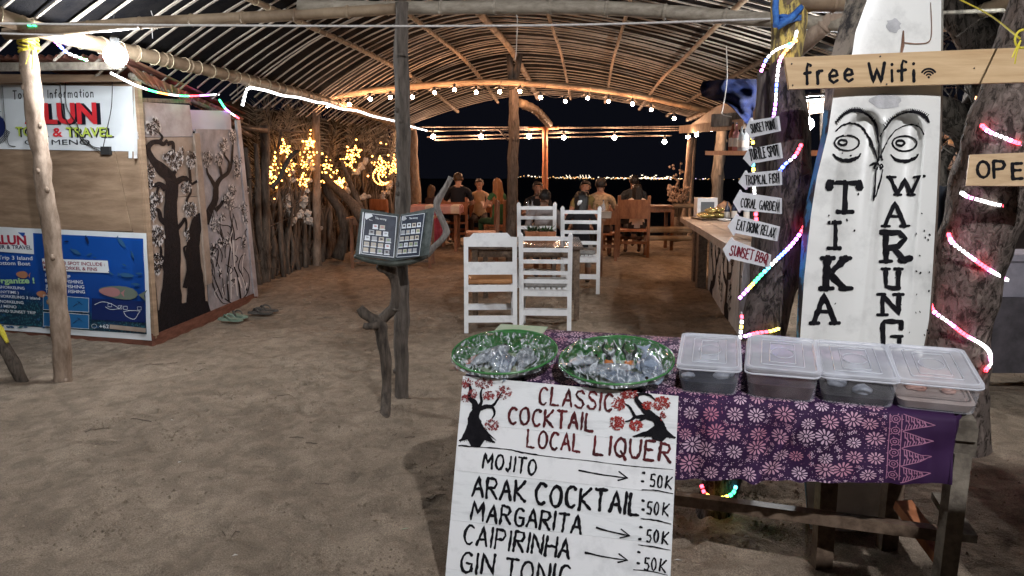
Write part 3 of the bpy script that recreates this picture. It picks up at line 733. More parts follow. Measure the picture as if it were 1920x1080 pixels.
stroke_text(T, 'Tourist'.replace('T', 'T').replace('l', 'l'), (27, 186), (84, 184), 15, plF, .011, off=.02)
stroke_text(T, 'Information', (92, 184), (181, 182), 15, plF, .011, off=.02)
T.build('lettering', m_black, b1)
m_pred = M('printed_red', (.65, .03, .04), (.7, .04, .05), rough=.4, bump=0); m_pblk = M('printed_black', (.012, .012, .02), None, rough=.4, bump=0)
m_pyel = M('printed_lime', (.55, .68, .1), None, rough=.4, bump=0); m_pwh = M('printed_white', (.75, .8, .85), None, rough=.4, bump=0)
T = MB()
font_text(T, 'ALUN', (56, 232), (193, 232), 36, plF, 0, .019, .035); font_text(T, 'ALUN', (50, 231), (186, 231), 36, plF, 1, .0215, .035)
font_text(T, 'TOUR', (37, 257), (96, 257), 17, plF, 0, .019, .02); font_text(T, 'TOUR', (34, 255), (93, 255), 17, plF, 2, .021, .02)
font_text(T, '&', (103, 256), (121, 256), 16, plF, 1, .021, .02)
font_text(T, 'TRAVEL', (131, 258), (217, 258), 17, plF, 0, .019, .02); font_text(T, 'TRAVEL', (128, 256), (214, 256), 17, plF, 2, .021, .02)
font_text(T, 'GILI MENO', (50, 271.5), (172, 271.5), 9.5, plF, 0, .02, 0)
cc = [(-12 + 26 * math.cos(a), 238 + 26 * math.sin(a)) for a in [k * .314 for k in range(20)]]
poly_px(T, cc, plF, 3, .02)
for k in range(14): stroke_px(T, [(-12 + 26 * math.cos(k * .1 + .1), 240 + 26 * math.sin(k * .1 + .1)), (-10 + 33 * math.cos(k * .1 + .2), 242 + 31 * math.sin(k * .1 + .2))], .008, plF, 0, off=.021)
font_text(T, 'RAVEL', (-22, 208), (6, 210), 4, plF, 0, .02, .01)
T.build('printed_lettering', [m_pblk, m_pred, m_pyel, M('printed_navy', (.02, .03, .12), None, rough=.4, bump=0)], b1)
m_bprint = None
def blue_sea_print():
    m, nt, b = new_mat('blue_reef_print'); N = nt.nodes.new; L = nt.links.new
    b.inputs['Roughness'].default_value = .35
    tc = N('ShaderNodeTexCoord'); n = N('ShaderNodeTexNoise'); n.inputs['Scale'].default_value = 2.2; n.inputs['Detail'].default_value = 3; L(tc.outputs['Object'], n.inputs[0])
    sx = N('ShaderNodeSeparateXYZ'); L(tc.outputs['Object'], sx.inputs[0])
    ad = N('ShaderNodeMath'); ad.operation = 'MULTIPLY_ADD'; L(n.outputs[0], ad.inputs[0]); ad.inputs[1].default_value = .5; L(sx.outputs[2], ad.inputs[2])
    cr = N('ShaderNodeValToRGB'); e = cr.color_ramp.elements; e[0].position = .35; e[0].color = (.004, .022, .075, 1); e[1].position = 1.15; e[1].color = (.008, .07, .33, 1)
    k = e.new(.62); k.color = (.006, .05, .25, 1)
    L(ad.outputs[0], cr.inputs[0])
    # reef speckle near the bottom
    v = N('ShaderNodeTexVoronoi'); v.inputs['Scale'].default_value = 42; L(tc.outputs['Object'], v.inputs[0])
    c2 = N('ShaderNodeValToRGB'); f = c2.color_ramp.elements; f[0].color = (.05, .2, .24, 1); f[1].position = .5; f[1].color = (.005, .03, .06, 1); L(v.outputs[0], c2.inputs[0])
    mr = N('ShaderNodeMapRange'); mr.inputs[1].default_value = .62; mr.inputs[2].default_value = .42; L(ad.outputs[0], mr.inputs[0])
    mx = N('ShaderNodeMix'); mx.data_type = 'RGBA'; L(mr.outputs[0], mx.inputs[0]); L(cr.outputs[0], mx.inputs[6]); L(c2.outputs[0], mx.inputs[7]); L(mx.outputs[2], b.inputs['Base Color'])
    return m
m_bprint = blue_sea_print()
b2 = thing('banner', 'blue snorkeling trip banner with fish on lower kiosk front', 'banner', plF.hit(120, 620))
mb = MB(); mb.grid(ban((-250, 415), (277, 437), (287, 638), (-250, 600), .018, .01), 36, 14); mb.build('sheet', m_banner, b2, smooth=True)
mb = MB(); mb.grid(ban((-250, 421), (272, 447), (279, 626), (-250, 590), .024, .01), 36, 14); mb.build('blue_print', m_bprint, b2, smooth=True)
O = .040
T = MB()
poly_px(T, [(-10, 424), (30, 426), (52, 446), (54, 430), (68, 431), (70, 476), (-10, 470)], plF, 0, O - .003)
poly_px(T, [(85, 484), (208, 488), (211, 511), (88, 506)], plF, 0, O - .003)
font_text(T, 'ALUN', (-8, 456), (57, 458), 16, plF, 1, O, .04); font_text(T, 'TOUR & TRAVEL', (-12, 465), (67, 467), 7, plF, 2, O, .015)
for s, a, b, h in (('ing Trip 3 Island', (-14, 485), (68, 487), 7), ('ss Bottom Boat', (-14, 495), (64, 497), 7), ('E SNORKELING', (0, 539), (53, 542), 5), ('( ANYTIME )', (0, 548), (42, 550), 5),
                   ('SNORKELING 3 island', (2, 556), (82, 561), 5), ('SNORKELING', (4, 566), (51, 569), 5), ('GILI MENO', (-3, 574), (38, 577), 5), ('SE AND SUNSET TRIP', (-3, 583), (74, 588), 5),
                   ('FISHING TRIP', (92, 518), (139, 521), 6), ('BOTTOM FISHING', (92, 528), (162, 531), 6), ('JIGGING FISHING', (92, 538), (165, 540), 6), ('TROLLING FISHING', (92, 547), (166, 549), 6), ('+62', (193, 614), (211, 614), 7)):
    font_text(T, s, a, b, h, plF, 3, O, .008)
font_text(T, '6 HOURS 3 SPOT INCLUDE :', (87, 494), (203, 498), 6, plF, 4, O, .015); font_text(T, 'MASK, SNORKEL & FINS', (89, 503), (189, 507), 6, plF, 4, O, .015)
font_text(T, 'Organize !', (-6, 530), (72, 530), 10, plF, 5, O, .03)
def ring_px(mb, pts, wd, plane, mi, off): 
    for a, b in zip(pts, pts[1:] + pts[:1]): stroke_px(mb, [a, b], wd, plane, mi, 0, off)
for x0, y0, x1, y1 in ((133, 555, 173, 582), (88, 552, 127, 579), (133, 586, 173, 613), (88, 584, 128, 610)):
    poly_px(T, [(x0, y0), (x1, y0 + 3), (x1, y1 + 2), (x0, y1)], plF, 6, O - .003); ring_px(T, [(x0, y0), (x1, y0 + 3), (x1, y1 + 2), (x0, y1)], .004, plF, 3, O)
    cx, cy = (x0 + x1) / 2, (y0 + y1) / 2
    for q in range(3): stroke_px(T, [(cx - 9 + q * 4, cy + 5 - q * 5), (cx + 4 + q * 2, cy - 4 + q * 3)], [.006, .018, .004], plF, 7 if q % 2 else 2, .2, O)
poly_px(T, [(178, 558), (276, 564), (278, 604), (178, 598)], plF, 8, O - .003)
for pts in ([(184, 570), (196, 565), (208, 566), (220, 571), (228, 576)], [(204, 574), (214, 579), (230, 577), (234, 572)], [(238, 583), (244, 592), (258, 597), (266, 586), (268, 582), (250, 581), (238, 583)]): stroke_px(T, pts, .004, plF, 3, .2, O, 4)
for x0, y0 in ((209, 568), (228, 572), (238, 573), (264, 574)): ring_px(T, [(x0, y0), (x0 + 7, y0), (x0 + 7, y0 + 6), (x0, y0 + 6)], .003, plF, 3, O)
poly_px(T, [(212, 607), (280, 614), (279, 622), (212, 615)], plF, 9, O - .001)
ring_px(T, [(183 + 5 * math.cos(a), 610 + 4 * math.sin(a)) for a in [k * .7 for k in range(9)]], .003, plF, 3, O)
def pfish(cx, cy, L, H, ang, mi, off=O):
    pts = []
    for k in range(16):
        a = k / 16 * 6.283; x = L / 2 * math.cos(a); y = H / 2 * math.sin(a) * (1 - .25 * math.cos(a))
        pts.append((x, y))
    c, s = math.cos(ang), math.sin(ang)
    poly_px(T, [(cx + x * c - y * s, cy + x * s + y * c) for x, y in pts], plF, mi, off)
    tl = [(-L / 2 + 1, 0), (-L * .72, -H * .45), (-L * .66, 0), (-L * .72, H * .45)]
    poly_px(T, [(cx + x * c - y * s, cy + x * s + y * c) for x, y in tl], plF, mi, off)
pfish(228, 547, -74, 24, .12, 10); pfish(212, 546, -40, 17, .1, 11, O + .001)
pfish(48, 514, -22, 13, .1, 12); pfish(84, 550, -18, 12, .1, 12)
for cx, cy, L, H, a, mi in ((170, 450, 14, 5, 1.2, 2), (150, 472, 18, 7, .5, 7), (110, 460, 9, 4, .1, 7), (132, 452, 7, 3, 0, 2), (175, 476, 9, 3, -.4, 7), (235, 455, 22, 7, .9, 7), (255, 478, 12, 4, 1.2, 7), (245, 515, 26, 8, .1, 7), (268, 512, 10, 4, 0, 7), (215, 512, 10, 3, .6, 7), (262, 532, 14, 5, .1, 7), (185, 482, 5, 2, 0, 7), (240, 496, 7, 3, .5, 7)): pfish(cx, cy, L, H, a, mi)
rr = random.Random(4)
for _ in range(46):
    x = rr.uniform(0, 275); y = 598 + rr.uniform(0, 22) + x * .02 if rr.random() < .5 else rr.uniform(570, 606)
    if x > 85 and y < 612: continue
    pfish(x, min(y, 612), rr.uniform(4, 9), rr.uniform(2, 4), rr.uniform(-.6, .6), rr.choice([7, 13]), O - .002)
cP = lambda n, c: M(n, c, None, rough=.5, bump=0, spec=.1 if max(c) < .03 else .3)
T.build('printing', [m_banner, cP('print_crimson', (.4, .02, .05)), cP('print_dark_blue', (.01, .02, .07)), m_pwh, cP('print_maroon', (.25, .03, .06)), cP('print_pale_green', (.35, .6, .3)),
    cP('print_sea_blue', (.02, .13, .32)), cP('print_slate_blue', (.03, .1, .22)), cP('print_navy_panel', (.008, .02, .1)), m_plytan, cP('print_olive_fish', (.13, .16, .13)), cP('print_pink_fish', (.35, .17, .17)), cP('print_orange_fish', (.4, .18, .1)), cP('print_teal', (.03, .14, .17))], b2)
# tree murals on the side panels
mu = MB(); _o = .008
def br(pts, wds, mi=0, hl=True):
    q = [Vector(z) for z in smooth_pts([(a, b, 0) for a, b in pts], 6)]; n = len(q); f = 88 if mi == 0 else 70; _lift[0] = (_lift[0] + .00007) % .0012; L = []
    for i, p in enumerate(q):
        tt = (q[min(i + 1, n - 1)] - q[max(i - 1, 0)]); tt.normalize(); sd_ = Vector((-tt.y, tt.x, 0)); m = len(wds) - 1; x = i / (n - 1) * m; j = min(int(x), m - 1)
        w_ = max(1.2, (wds[j] + (wds[j + 1] - wds[j]) * (x - j)) * f) / 2 * random.uniform(.95, 1.05)
        for s_ in (-1, 1): L.append(plS.hit(p.x + sd_.x * w_ * s_, p.y + sd_.y * w_ * s_, _o + _lift[0]))
    mu.add(L, [(2 * i, 2 * i + 1, 2 * i + 3, 2 * i + 2) for i in range(n - 1)], mi)
def cl(cx, cy, rx, ry, n):
    dabs(mu, cx, cy, rx * 1.15, ry * 1.1, int(n * 1.2), plS, .03, 2, .016)
    dabs(mu, cx, cy, rx, ry, int(n * 1.5), plS, .021, 1, .0185)
# first panel: thick tree
br([(318, 612), (320, 540), (322, 460), (318, 400), (320, 340), (300, 316), (285, 300), (276, 280), (283, 268), (296, 266), (305, 270), (312, 262)], [.62, .4, .34, .28, .26, .24, .15, .12, .11, .10, .09, .05])
br([(365, 600), (366, 540), (360, 470), (368, 415), (374, 400)], [.5, .36, .3, .22, .05])
br([(318, 350), (340, 335), (352, 338), (358, 345), (368, 340), (372, 345)], [.15, .12, .08, .06, .05, .02])
br([(356, 340), (354, 320), (352, 300), (358, 292), (362, 300)], [.06, .06, .05, .05, .02])
br([(346, 330), (352, 345), (356, 360), (350, 372), (348, 385), (352, 395)], [.06, .06, .05, .05, .04, .02])
br([(322, 330), (330, 310), (326, 290), (318, 285), (310, 292)], [.1, .08, .07, .07, .06])
br([(312, 270), (322, 268), (324, 285), (328, 302), (322, 312)], [.1, .08, .07, .06, .03])
br([(296, 266), (303, 258), (298, 250), (294, 245)], [.07, .05, .04, .02]); br([(276, 280), (270, 272), (262, 258)], [.08, .06, .04])
br([(312, 420), (300, 410), (296, 395), (280, 392), (272, 398)], [.14, .1, .08, .08, .05]); br([(310, 355), (298, 345), (286, 348), (275, 340), (270, 330)], [.14, .1, .08, .07, .04])
br([(296, 350), (292, 365), (294, 378)], [.06, .05, .03]); br([(330, 430), (340, 418), (345, 410), (348, 420), (346, 435)], [.1, .07, .06, .05, .03])
br([(312, 520), (305, 490), (300, 480), (290, 478), (284, 490)], [.1, .09, .08, .06, .04]); br([(300, 480), (300, 465), (292, 455), (290, 445)], [.07, .05, .05, .03])
br([(345, 540), (352, 500), (346, 478), (344, 465), (350, 460)], [.1, .06, .05, .05, .02]); br([(292, 600), (290, 560), (288, 530), (284, 515)], [.1, .07, .05, .02])
br([(284, 610), (340, 595), (392, 578)], [.5, .62, .34]); br([(288, 625), (388, 590)], [.3, .26])
for a in ((284, 238, 13, 16, 60), (262, 252, 6, 16, 40), (310, 296, 7, 8, 24), (326, 300, 13, 16, 60), (356, 298, 8, 16, 40), (276, 330, 10, 22, 70), (290, 372, 10, 12, 36), (345, 352, 10, 10, 34), (354, 392, 11, 14, 50), (280, 398, 9, 17, 50), (292, 442, 12, 18, 60), (292, 495, 9, 18, 44), (348, 440, 4, 14, 20), (338, 285, 5, 8, 12), (372, 340, 3, 6, 8)): cl(*a)
# second panel
br([(384, 420), (392, 395), (402, 375), (404, 350), (412, 335), (425, 325), (432, 310), (434, 290), (436, 262)], [.16, .15, .14, .11, .1, .08, .06, .05, .03])
br([(402, 350), (394, 335), (388, 325), (386, 315)], [.09, .07, .05, .03]); br([(414, 332), (412, 318), (409, 308), (408, 302)], [.06, .05, .04, .02]); br([(426, 322), (428, 305), (420, 292), (418, 285)], [.05, .04, .04, .02])
br([(434, 300), (440, 305), (442, 320)], [.05, .04, .02]); br([(402, 395), (412, 385), (418, 375), (428, 370), (432, 360)], [.1, .07, .06, .04, .02])
for q in (((428, 565), (425, 520), (430, 470), (434, 440), (430, 425), (415, 422), (406, 418)), ((450, 560), (445, 520), (438, 500), (436, 470), (438, 440), (434, 420), (430, 400), (434, 392), (444, 388))): br(q, [.05, .035, .03, .03, .025, .02, .01], 1)
for q in (((416, 560), (402, 525), (395, 505)), ((395, 480), (402, 460), (412, 455), (420, 458), (424, 452)), ((462, 545), (452, 515), (446, 500), (452, 480), (460, 478)), ((404, 500), (408, 470), (400, 465)), ((440, 450), (450, 445), (456, 455)), ((420, 560), (440, 570), (462, 550), (466, 520), (455, 500)), ((392, 505), (400, 540), (414, 566), (426, 570))): br(q, [.035, .03, .02, .01], 1)
for q in (((432, 560), (432, 500)), ((444, 555), (440, 520)), ((438, 500), (436, 450)), ((452, 540), (446, 520)), ((458, 545), (462, 530))): br(q, [.03, .05], 2)
rm_ = random.Random(31)
for _ in range(34):
    x0_ = rm_.uniform(394, 462); y0_ = rm_.uniform(400, 560); l_ = rm_.uniform(14, 40); br([(x0_, y0_), (x0_ + rm_.uniform(-5, 5), y0_ - l_ * .5), (x0_ + rm_.uniform(-9, 9), y0_ - l_)], [.008, .022, .008], rm_.choice([1, 1, 2]))
for _ in range(7):
    x0_ = rm_.uniform(394, 465); y0_ = rm_.uniform(290, 540); cl(x0_, y0_, 4, 7, 8)
for a in ((386, 298, 9, 15, 36), (408, 298, 7, 11, 26), (417, 274, 8, 14, 34), (434, 256, 6, 12, 26), (442, 320, 6, 14, 22), (432, 358, 8, 12, 24), (400, 422, 8, 12, 26), (396, 470, 6, 14, 22), (412, 455, 9, 8, 22), (424, 452, 4, 8, 12), (456, 395, 5, 16, 22), (454, 455, 4, 12, 14), (440, 300, 4, 10, 10), (428, 380, 10, 12, 24), (420, 370, 5, 6, 12)): cl(*a)
tag(mu.build('painted_tree_mural', [m_black, cP('mural_black', (.02, .018, .02)), cP('mural_white', (.55, .53, .53))], ki), kind='stuff')
# stake with yellow tip at the far left
st = thing('leaning_stake', 'charred leaning stake with a yellow top at the left edge', 'stake', G(40, 712))
post('shaft', [G(42, 712) + Vector((0, 0, -.03)), P(25, 680, 5.75), P(-5, 630, 5.8), P(-30, 590, 5.9)], [.05, .035], m_drift, st, knots=1, jit=.4)
mb = MB(); mb.tube([P(14, 642, 5.7), P(2, 618, 5.75), P(-14, 600, 5.8)], [.012, .022, .022], 6); mb.build('wrap', m_yrope, st)
# flip-flops
def flip(label, p, rz, mat, strap):
    t = thing('flip_flop', label, 'sandal', p, rz, 'flip-flops left by the kiosk')
    mb = MB(); out = [(0, -.13), (.035, -.125), (.042, -.07), (.036, 0), (.05, .07), (.04, .12), (.01, .14), (-.03, .125), (-.045, .07), (-.034, 0), (-.038, -.07), (-.03, -.12)]
    n = len(out); mb.add([Vector((x, y, .0)) for x, y in out] + [Vector((x * .98, y * .98, .022)) for x, y in out], [tuple(range(n - 1, -1, -1)), tuple(range(n, 2 * n))] + [(i, (i + 1) % n, (i + 1) % n + n, i + n) for i in range(n)])
    mb.build('sole', mat, t, local=True)
    mb = MB(); toe = Vector((.005, .085, .02))
    for s in (-1, 1): mb.tube(smooth_pts([toe, Vector((s * .02, .05, .055)), Vector((s * .036, .01, .05)), Vector((s * .038, -.03, .018))], 4), .008, 6)
    mb.build('strap', strap, t, local=True); return t
m_fg = M('faded_green_rubber', (.11, .16, .12), (.2, .26, .2), scale=20, rough=.8, bump=.2); m_fd = M('dark_rubber', (.05, .045, .04), (.1, .09, .08), scale=20, rough=.8, bump=.2)
for lab, px, py, rz, m1, m2 in (('pale green flip-flop nearest the kiosk base board', 432, 603, 1.2, m_fg, m_fg), ('pale green flip-flop lying partly over its mate', 446, 596, .9, m_fg, m_fd),
                        ('dark flip-flop on the left of the brown pair', 488, 590, 1.35, m_fd, m_fd), ('dark flip-flop farthest right beside the kiosk', 500, 585, 1.15, m_fd, m_fd)):
    p = G(px, py, 0.02); flip(lab, p + Vector((0, 0, 0.012)), rz, m1, m2).scale = (1.15, 1.15, 1.15)
# ---------------------------------------------------------------- driftwood and palm fence
fe = thing('driftwood_fence', 'rustic fence of upright driftwood sticks backed with dry palm fronds', 'fence', (-3.6, 14, 0))
rf = random.Random(21)
F0 = G(482, 533); F1 = G(745, 447); FD = (F1 - F0); FD.z = 0; FD.normalize(); FN = Vector((FD.y, -FD.x, 0))
def fp(t, off=0, z=0): return F0.lerp(F1, t) + FN * off + Vector((0, 0, z))
for i in range(58):
    t = (i + rf.uniform(-.3, .3)) / 58; h = rf.uniform(1.25, 2.3); r = rf.uniform(.022, .06)
    b = fp(t, rf.uniform(-.08, .1), -.05); lean = rf.uniform(-.12, .12)
    pts = [b + FD * lean * z * z + FN * rf.uniform(-.05, .05) + Vector((0, 0, z * h)) + FD * rf.uniform(-.05, .05) for z in (0, .25, .5, .75, 1)]
    mb = MB(); mb.tube(smooth_pts(pts, 2), [r * (1.1 - .06 * k) for k in range(9)], 7, jit=.4, seed=i)
    if rf.random() < .5:
        q = pts[2]; mb.tube([q, q + FD * rf.uniform(-.3, .3) + FN * .08 + Vector((0, 0, .35)), q + FD * rf.uniform(-.4, .4) + FN * .12 + Vector((0, 0, .7))], [r * .6, r * .4, r * .2], 5, jit=.3)
    mb.build('stick', m_stick, fe, smooth=True)
# taller fence posts that reach the eave
for i, (px, pt, pb) in enumerate(((498, 235, 528), (594, 200, 497), (702, 222, 455), (722, 225, 450))):
    b = G(px, pb); post('fence_post', [b + Vector((0, 0, -.1)), P((px * 2 + px - 1) / 3, (pb * 2 + pt) / 3, b.y), P(px - 1, pt, b.y)], [.075, .06], m_stick if i != 1 else m_post2, fe, seed=30 + i, knots=3, seg=9)
# brush mass
mb = MB()
for i in range(900):
    t = rf.random(); z = rf.uniform(.05, 2.0) if rf.random() < .8 else rf.uniform(1.5, 2.7)
    a = fp(t, rf.uniform(-.25, .12), z); d = (FD * rf.uniform(-1, 1) + FN * rf.uniform(-.25, .3) + Vector((0, 0, rf.uniform(-.3, 1.4)))).normalized() * rf.uniform(.2, .7)
    mb.tube([a, a + d * .5 + FN * rf.uniform(-.04, .04), a + d], [.009, .007, .003], 4, cap=False)
tag(mb.build('brushwood', m_stick, fe), kind='stuff')
mb = MB(); mb.grid(lambda u, v: fp(u, -.34 + .06 * noise.noise(Vector((u * 20, v * 5, 0))), v * 2.55 + .15 * noise.noise(Vector((u * 9, 0, 3)))), 40, 8)
mb.build('woven_backing', M('dark_woven_leaf', (.02, .016, .012), (.055, .042, .03), scale=18, stretch=(1, 1, 3), rough=.9, bump=.6), fe)
# palm fronds
def frond_mesh(seed):
    r_ = random.Random(seed); mb = MB(); L = 2.1
    mid = [Vector((.10 * math.sin(k / 8 * 2.2), -.05 * k / 8, k / 8 * L * (1 - .08 * k / 8))) for k in range(9)]
    mb.tube(mid, [.016 - .0014 * k for k in range(9)], 5)
    for k in range(44):
        f = .12 + .86 * k / 44; i = min(int(f * 8), 7); p = mid[i].lerp(mid[i + 1], f * 8 - i)
        for sd in (-1, 1):
            if r_.random() < .12: continue
            ln = (.55 - .35 * abs(f - .45)) * r_.uniform(.7, 1.15); up = r_.uniform(.35, .95)
            d = Vector((sd * 1.0, r_.uniform(-.35, .35), up)).normalized(); sid = Vector((0, .2, 0)) + Vector((-sd * up, 0, 1)) * .9
            sid = sid.normalized() * .011; tip = p + d * ln + Vector((0, 0, -.16 * ln * r_.random()))
            m = p + d * ln * .5
            mb.add([p - sid * .6, p + sid * .6, m + sid, m - sid, tip], [(0, 1, 2, 3), (3, 2, 4)])
    return mb
fr = [frond_mesh(s) for s in range(4)]
fmesh = []
for i in range(34):
    k = i % 4
    if i < 4: o = fr[k].build('palm_frond', m_palm, fe, local=True); fmesh.append(o.data)
    else: o = bpy.data.objects.new('palm_frond', fmesh[k]); col.objects.link(o); o.parent = fe
    t = (i + rf.uniform(-.4, .4)) / 34; z = rf.uniform(.75, 1.15) + (.35 if rf.random() < .3 else 0) 
    o.location = fp(t, -.2 + rf.uniform(-.12, .1), z) - Vector((-3.6, 14, 0))
    o.rotation_euler = (rf.uniform(-.25, .25), rf.uniform(-.55, .55), math.atan2(FD.y, FD.x) + rf.uniform(-.4, .4))
    o.scale = (1, 1, rf.uniform(.7, 1.0))
# driftwood trunks leaning in front of the fence
for lab, pts, r in (('thick forked driftwood trunk leaning towards the brown stand', [(690, 425, 12.6), (672, 400, 12.8), (655, 375, 13.0), (628, 352, 13.2), (612, 335, 13.3), (598, 330, 13.4)], [.1, .05]),
                    ('crooked driftwood trunk rising under the star lights', [(632, 485, 13.4), (645, 440, 13.4), (640, 400, 13.4), (622, 370, 13.4), (606, 345, 13.4)], [.11, .06]),
                    ('slim driftwood branch reaching up to the star lights', [(680, 400, 13.0), (668, 370, 13.2), (655, 340, 13.2), (640, 300, 13.3)], [.06, .03]),
                    ('pale driftwood branch curling over the left star lights', [(510, 352, 11.6), (524, 335, 11.6), (538, 305, 11.6), (548, 290, 11.6), (560, 282, 11.6)], [.045, .02])):
    mb = MB(); q = smooth_pts([P(p[0], p[1], p[2] - .95) for p in pts], 4); mb.tube(q, [lerp(r[0] * .92, r[1], k / (len(q) - 1)) for k in range(len(q))], 9, jit=.5)
    tag(mb.build('driftwood_log', m_drift, smooth=True), lab, 'driftwood')
# coral garlands
corm = []
for s in range(3):
    mb = MB(); mb.ball((0, 0, 0), .05, 2, (1, .8, .8), jit=.9, seed=s * 5); mb.ball((.03, 0, .03), .03, 1, jit=.6, seed=s); corm.append(mb)
cdat = [None] * 3
for lab, pts, n in (('coral garland hanging left of the forked driftwood', [(542, 290), (545, 340), (543, 385), (545, 405), (552, 420)], 14), ('coral garland below the brightest star light', [(575, 300), (584, 318), (570, 365), (572, 385), (578, 410), (584, 415)], 12),
                    ('short coral garland beside the crescent star light', [(690, 300), (680, 308), (668, 325), (682, 312)], 9), ('coral garland draped down the leaning driftwood', [(650, 345), (648, 365), (650, 375), (664, 385), (680, 370), (692, 368)], 12),
                    ('coral garland at the right end of the fence', [(715, 360), (718, 372), (730, 350), (735, 340)], 8), ('coral garland near the fence foot under star lights', [(600, 430), (588, 420), (560, 405), (572, 400)], 7)):
    q = smooth_pts([P(x, y, 10.75 + (x - 500) * .017) for x, y in pts], 5); t = thing('coral_garland', lab, 'garland', q[0])
    mb = MB(); mb.tube(q, .005, 4); mb.build('string', m_rope, t)
    for k in range(n):
        f = (k + rf.random() * .6) / n * (len(q) - 1); i = min(int(f), len(q) - 2); j = rf.randrange(3)
        if cdat[j] is None: c = corm[j].build('coral_piece', m_coral, t, local=True); cdat[j] = c.data
        else: c = bpy.data.objects.new('coral_piece', cdat[j]); col.objects.link(c); c.parent = t
        c.location = q[i].lerp(q[i + 1], f - i) - q[0] + Vector((rf.uniform(-.04, .04), -.02, 0)); c.rotation_euler = (rf.uniform(0, 6), rf.uniform(0, 6), 0); s = rf.uniform(.7, 1.3); c.scale = (s, s, s)
# star lights
m_star = EM('warm_star_led', (1, .43, .09), 12)
def star_pts(R_, r_): return [Vector(((R_ if k % 2 == 0 else r_) * math.sin(k * math.pi / 5), 0, (R_ if k % 2 == 0 else r_) * math.cos(k * math.pi / 5))) for k in range(10)]
bead = MB(); bead.ball((0, 0, 0), .014, 1); bead_me = None
def star(label, px, py, R_, moon=False, tail=5):
    global bead_me
    Yd = 10.8 + (px - 500) * .017; p = P(px, py, Yd)
    t = thing('star_light', label, 'string lights', p, 0, 'warm star lights on the driftwood fence')
    if moon: sp = [Vector((R_ * math.cos(a), 0, R_ * math.sin(a))) for a in [R(60 + k * 26) for k in range(10)]] + [Vector((R_ * .35 + R_ * .75 * math.cos(a), 0, R_ * .8 * math.sin(a))) for a in [R(300 - k * 26) for k in range(8)]]
    else: sp = star_pts(R_, R_ * .42)
    mb = MB(); mb.tube(sp + [sp[0]], .005, 4, cap=False); mb.build('outline', m_tie, t, local=True)
    mb = MB(); mb.tube([Vector((0, 0, R_)), Vector((.02, 0, R_ + .32))], .003, 4); mb.build('hanging_wire', m_wire, t, local=True)
    bs = []
    for a, b in zip(sp, sp[1:] + sp[:1]): bs += [a, a.lerp(b, .5)]
    bs += [Vector((.01 * k, -.01, R_ + .06 * k)) for k in range(1, rf.choice([1, 2, 3]))]
    for q in bs:
        if bead_me is None: o = bead.build('led', m_star, t, local=True); bead_me = o.data
        else: o = bpy.data.objects.new('led', bead_me); col.objects.link(o); o.parent = t
        o.location = q + Vector((0, -.012, 0))
for a in (('lowest left star light, just right of the painted panel', 508, 338, .13), ('star light over the left fence post', 516, 322, .16), ('small star light high on the left driftwood', 533, 278, .09), ('star light above the first coral garland', 542, 312, .12),
          ('large star light high in the middle of the left group', 576, 292, .17), ('star light hanging low beside the second coral garland', 568, 340, .1), ('small star at the top beside the eave post', 582, 268, .08),
          ('star light tangled on the forked driftwood', 652, 303, .13), ('star light low over the driftwood fork', 637, 343, .09), ('narrow star light high right of the eave post', 667, 285, .11), ('star light near the right fence end, above its neighbour', 713, 310, .17), ('star light closest to the grey roof post', 738, 315, .14)):
    star(*a)
star('crescent moon shaped light right of the eave post', 612, 330, .2, True); star('crescent moon shaped light near the grey roof post', 716, 330, .17, True)
# ordinary bulbs strung between the stars
t = thing('string_light', 'thin string of tiny warm lights tangled along the driftwood fence top', 'string lights', P(500, 300, 10.8)); 
pts = [P(x, y, 10.8 + (x - 500) * .017) for x, y in ((500, 282), (516, 297), (530, 262), (545, 300), (568, 265), (584, 268), (604, 288), (606, 310), (632, 320), (650, 296), (668, 262), (690, 330), (698, 293), (714, 268), (728, 291), (742, 300))]
mb = MB()
for a, b in zip(pts, pts[1:]): mb.tube([a, (a + b) / 2 - Vector((0, 0, .08)), b], .004, 4)
mb.build('cable', m_wire, t)
for p in pts:
    o = bpy.data.objects.new('led', bead_me); col.objects.link(o); o.parent = t; o.location = p - t.location; o.scale = (1.4, 1.4, 1.4)

rs_ = random.Random(14)
for gx_, gy_, n_, sx_, sy_ in ((510, 335, 16, 12, 26), (540, 310, 12, 8, 26), (574, 300, 20, 11, 22), (614, 325, 16, 10, 22), (655, 300, 12, 12, 18), (715, 315, 26, 12, 24), (738, 310, 12, 6, 20), (637, 340, 10, 8, 10)):
    for _ in range(n_):
        px_ = gx_ + rs_.gauss(0, sx_ * .5); o = bpy.data.objects.new('led', bead_me); col.objects.link(o); o.parent = t; o.location = P(px_, gy_ + rs_.gauss(0, sy_ * .55), 10.75 + (px_ - 500) * .017) - t.location; q_ = rs_.uniform(.6, 1.3); o.scale = (q_, q_, q_)
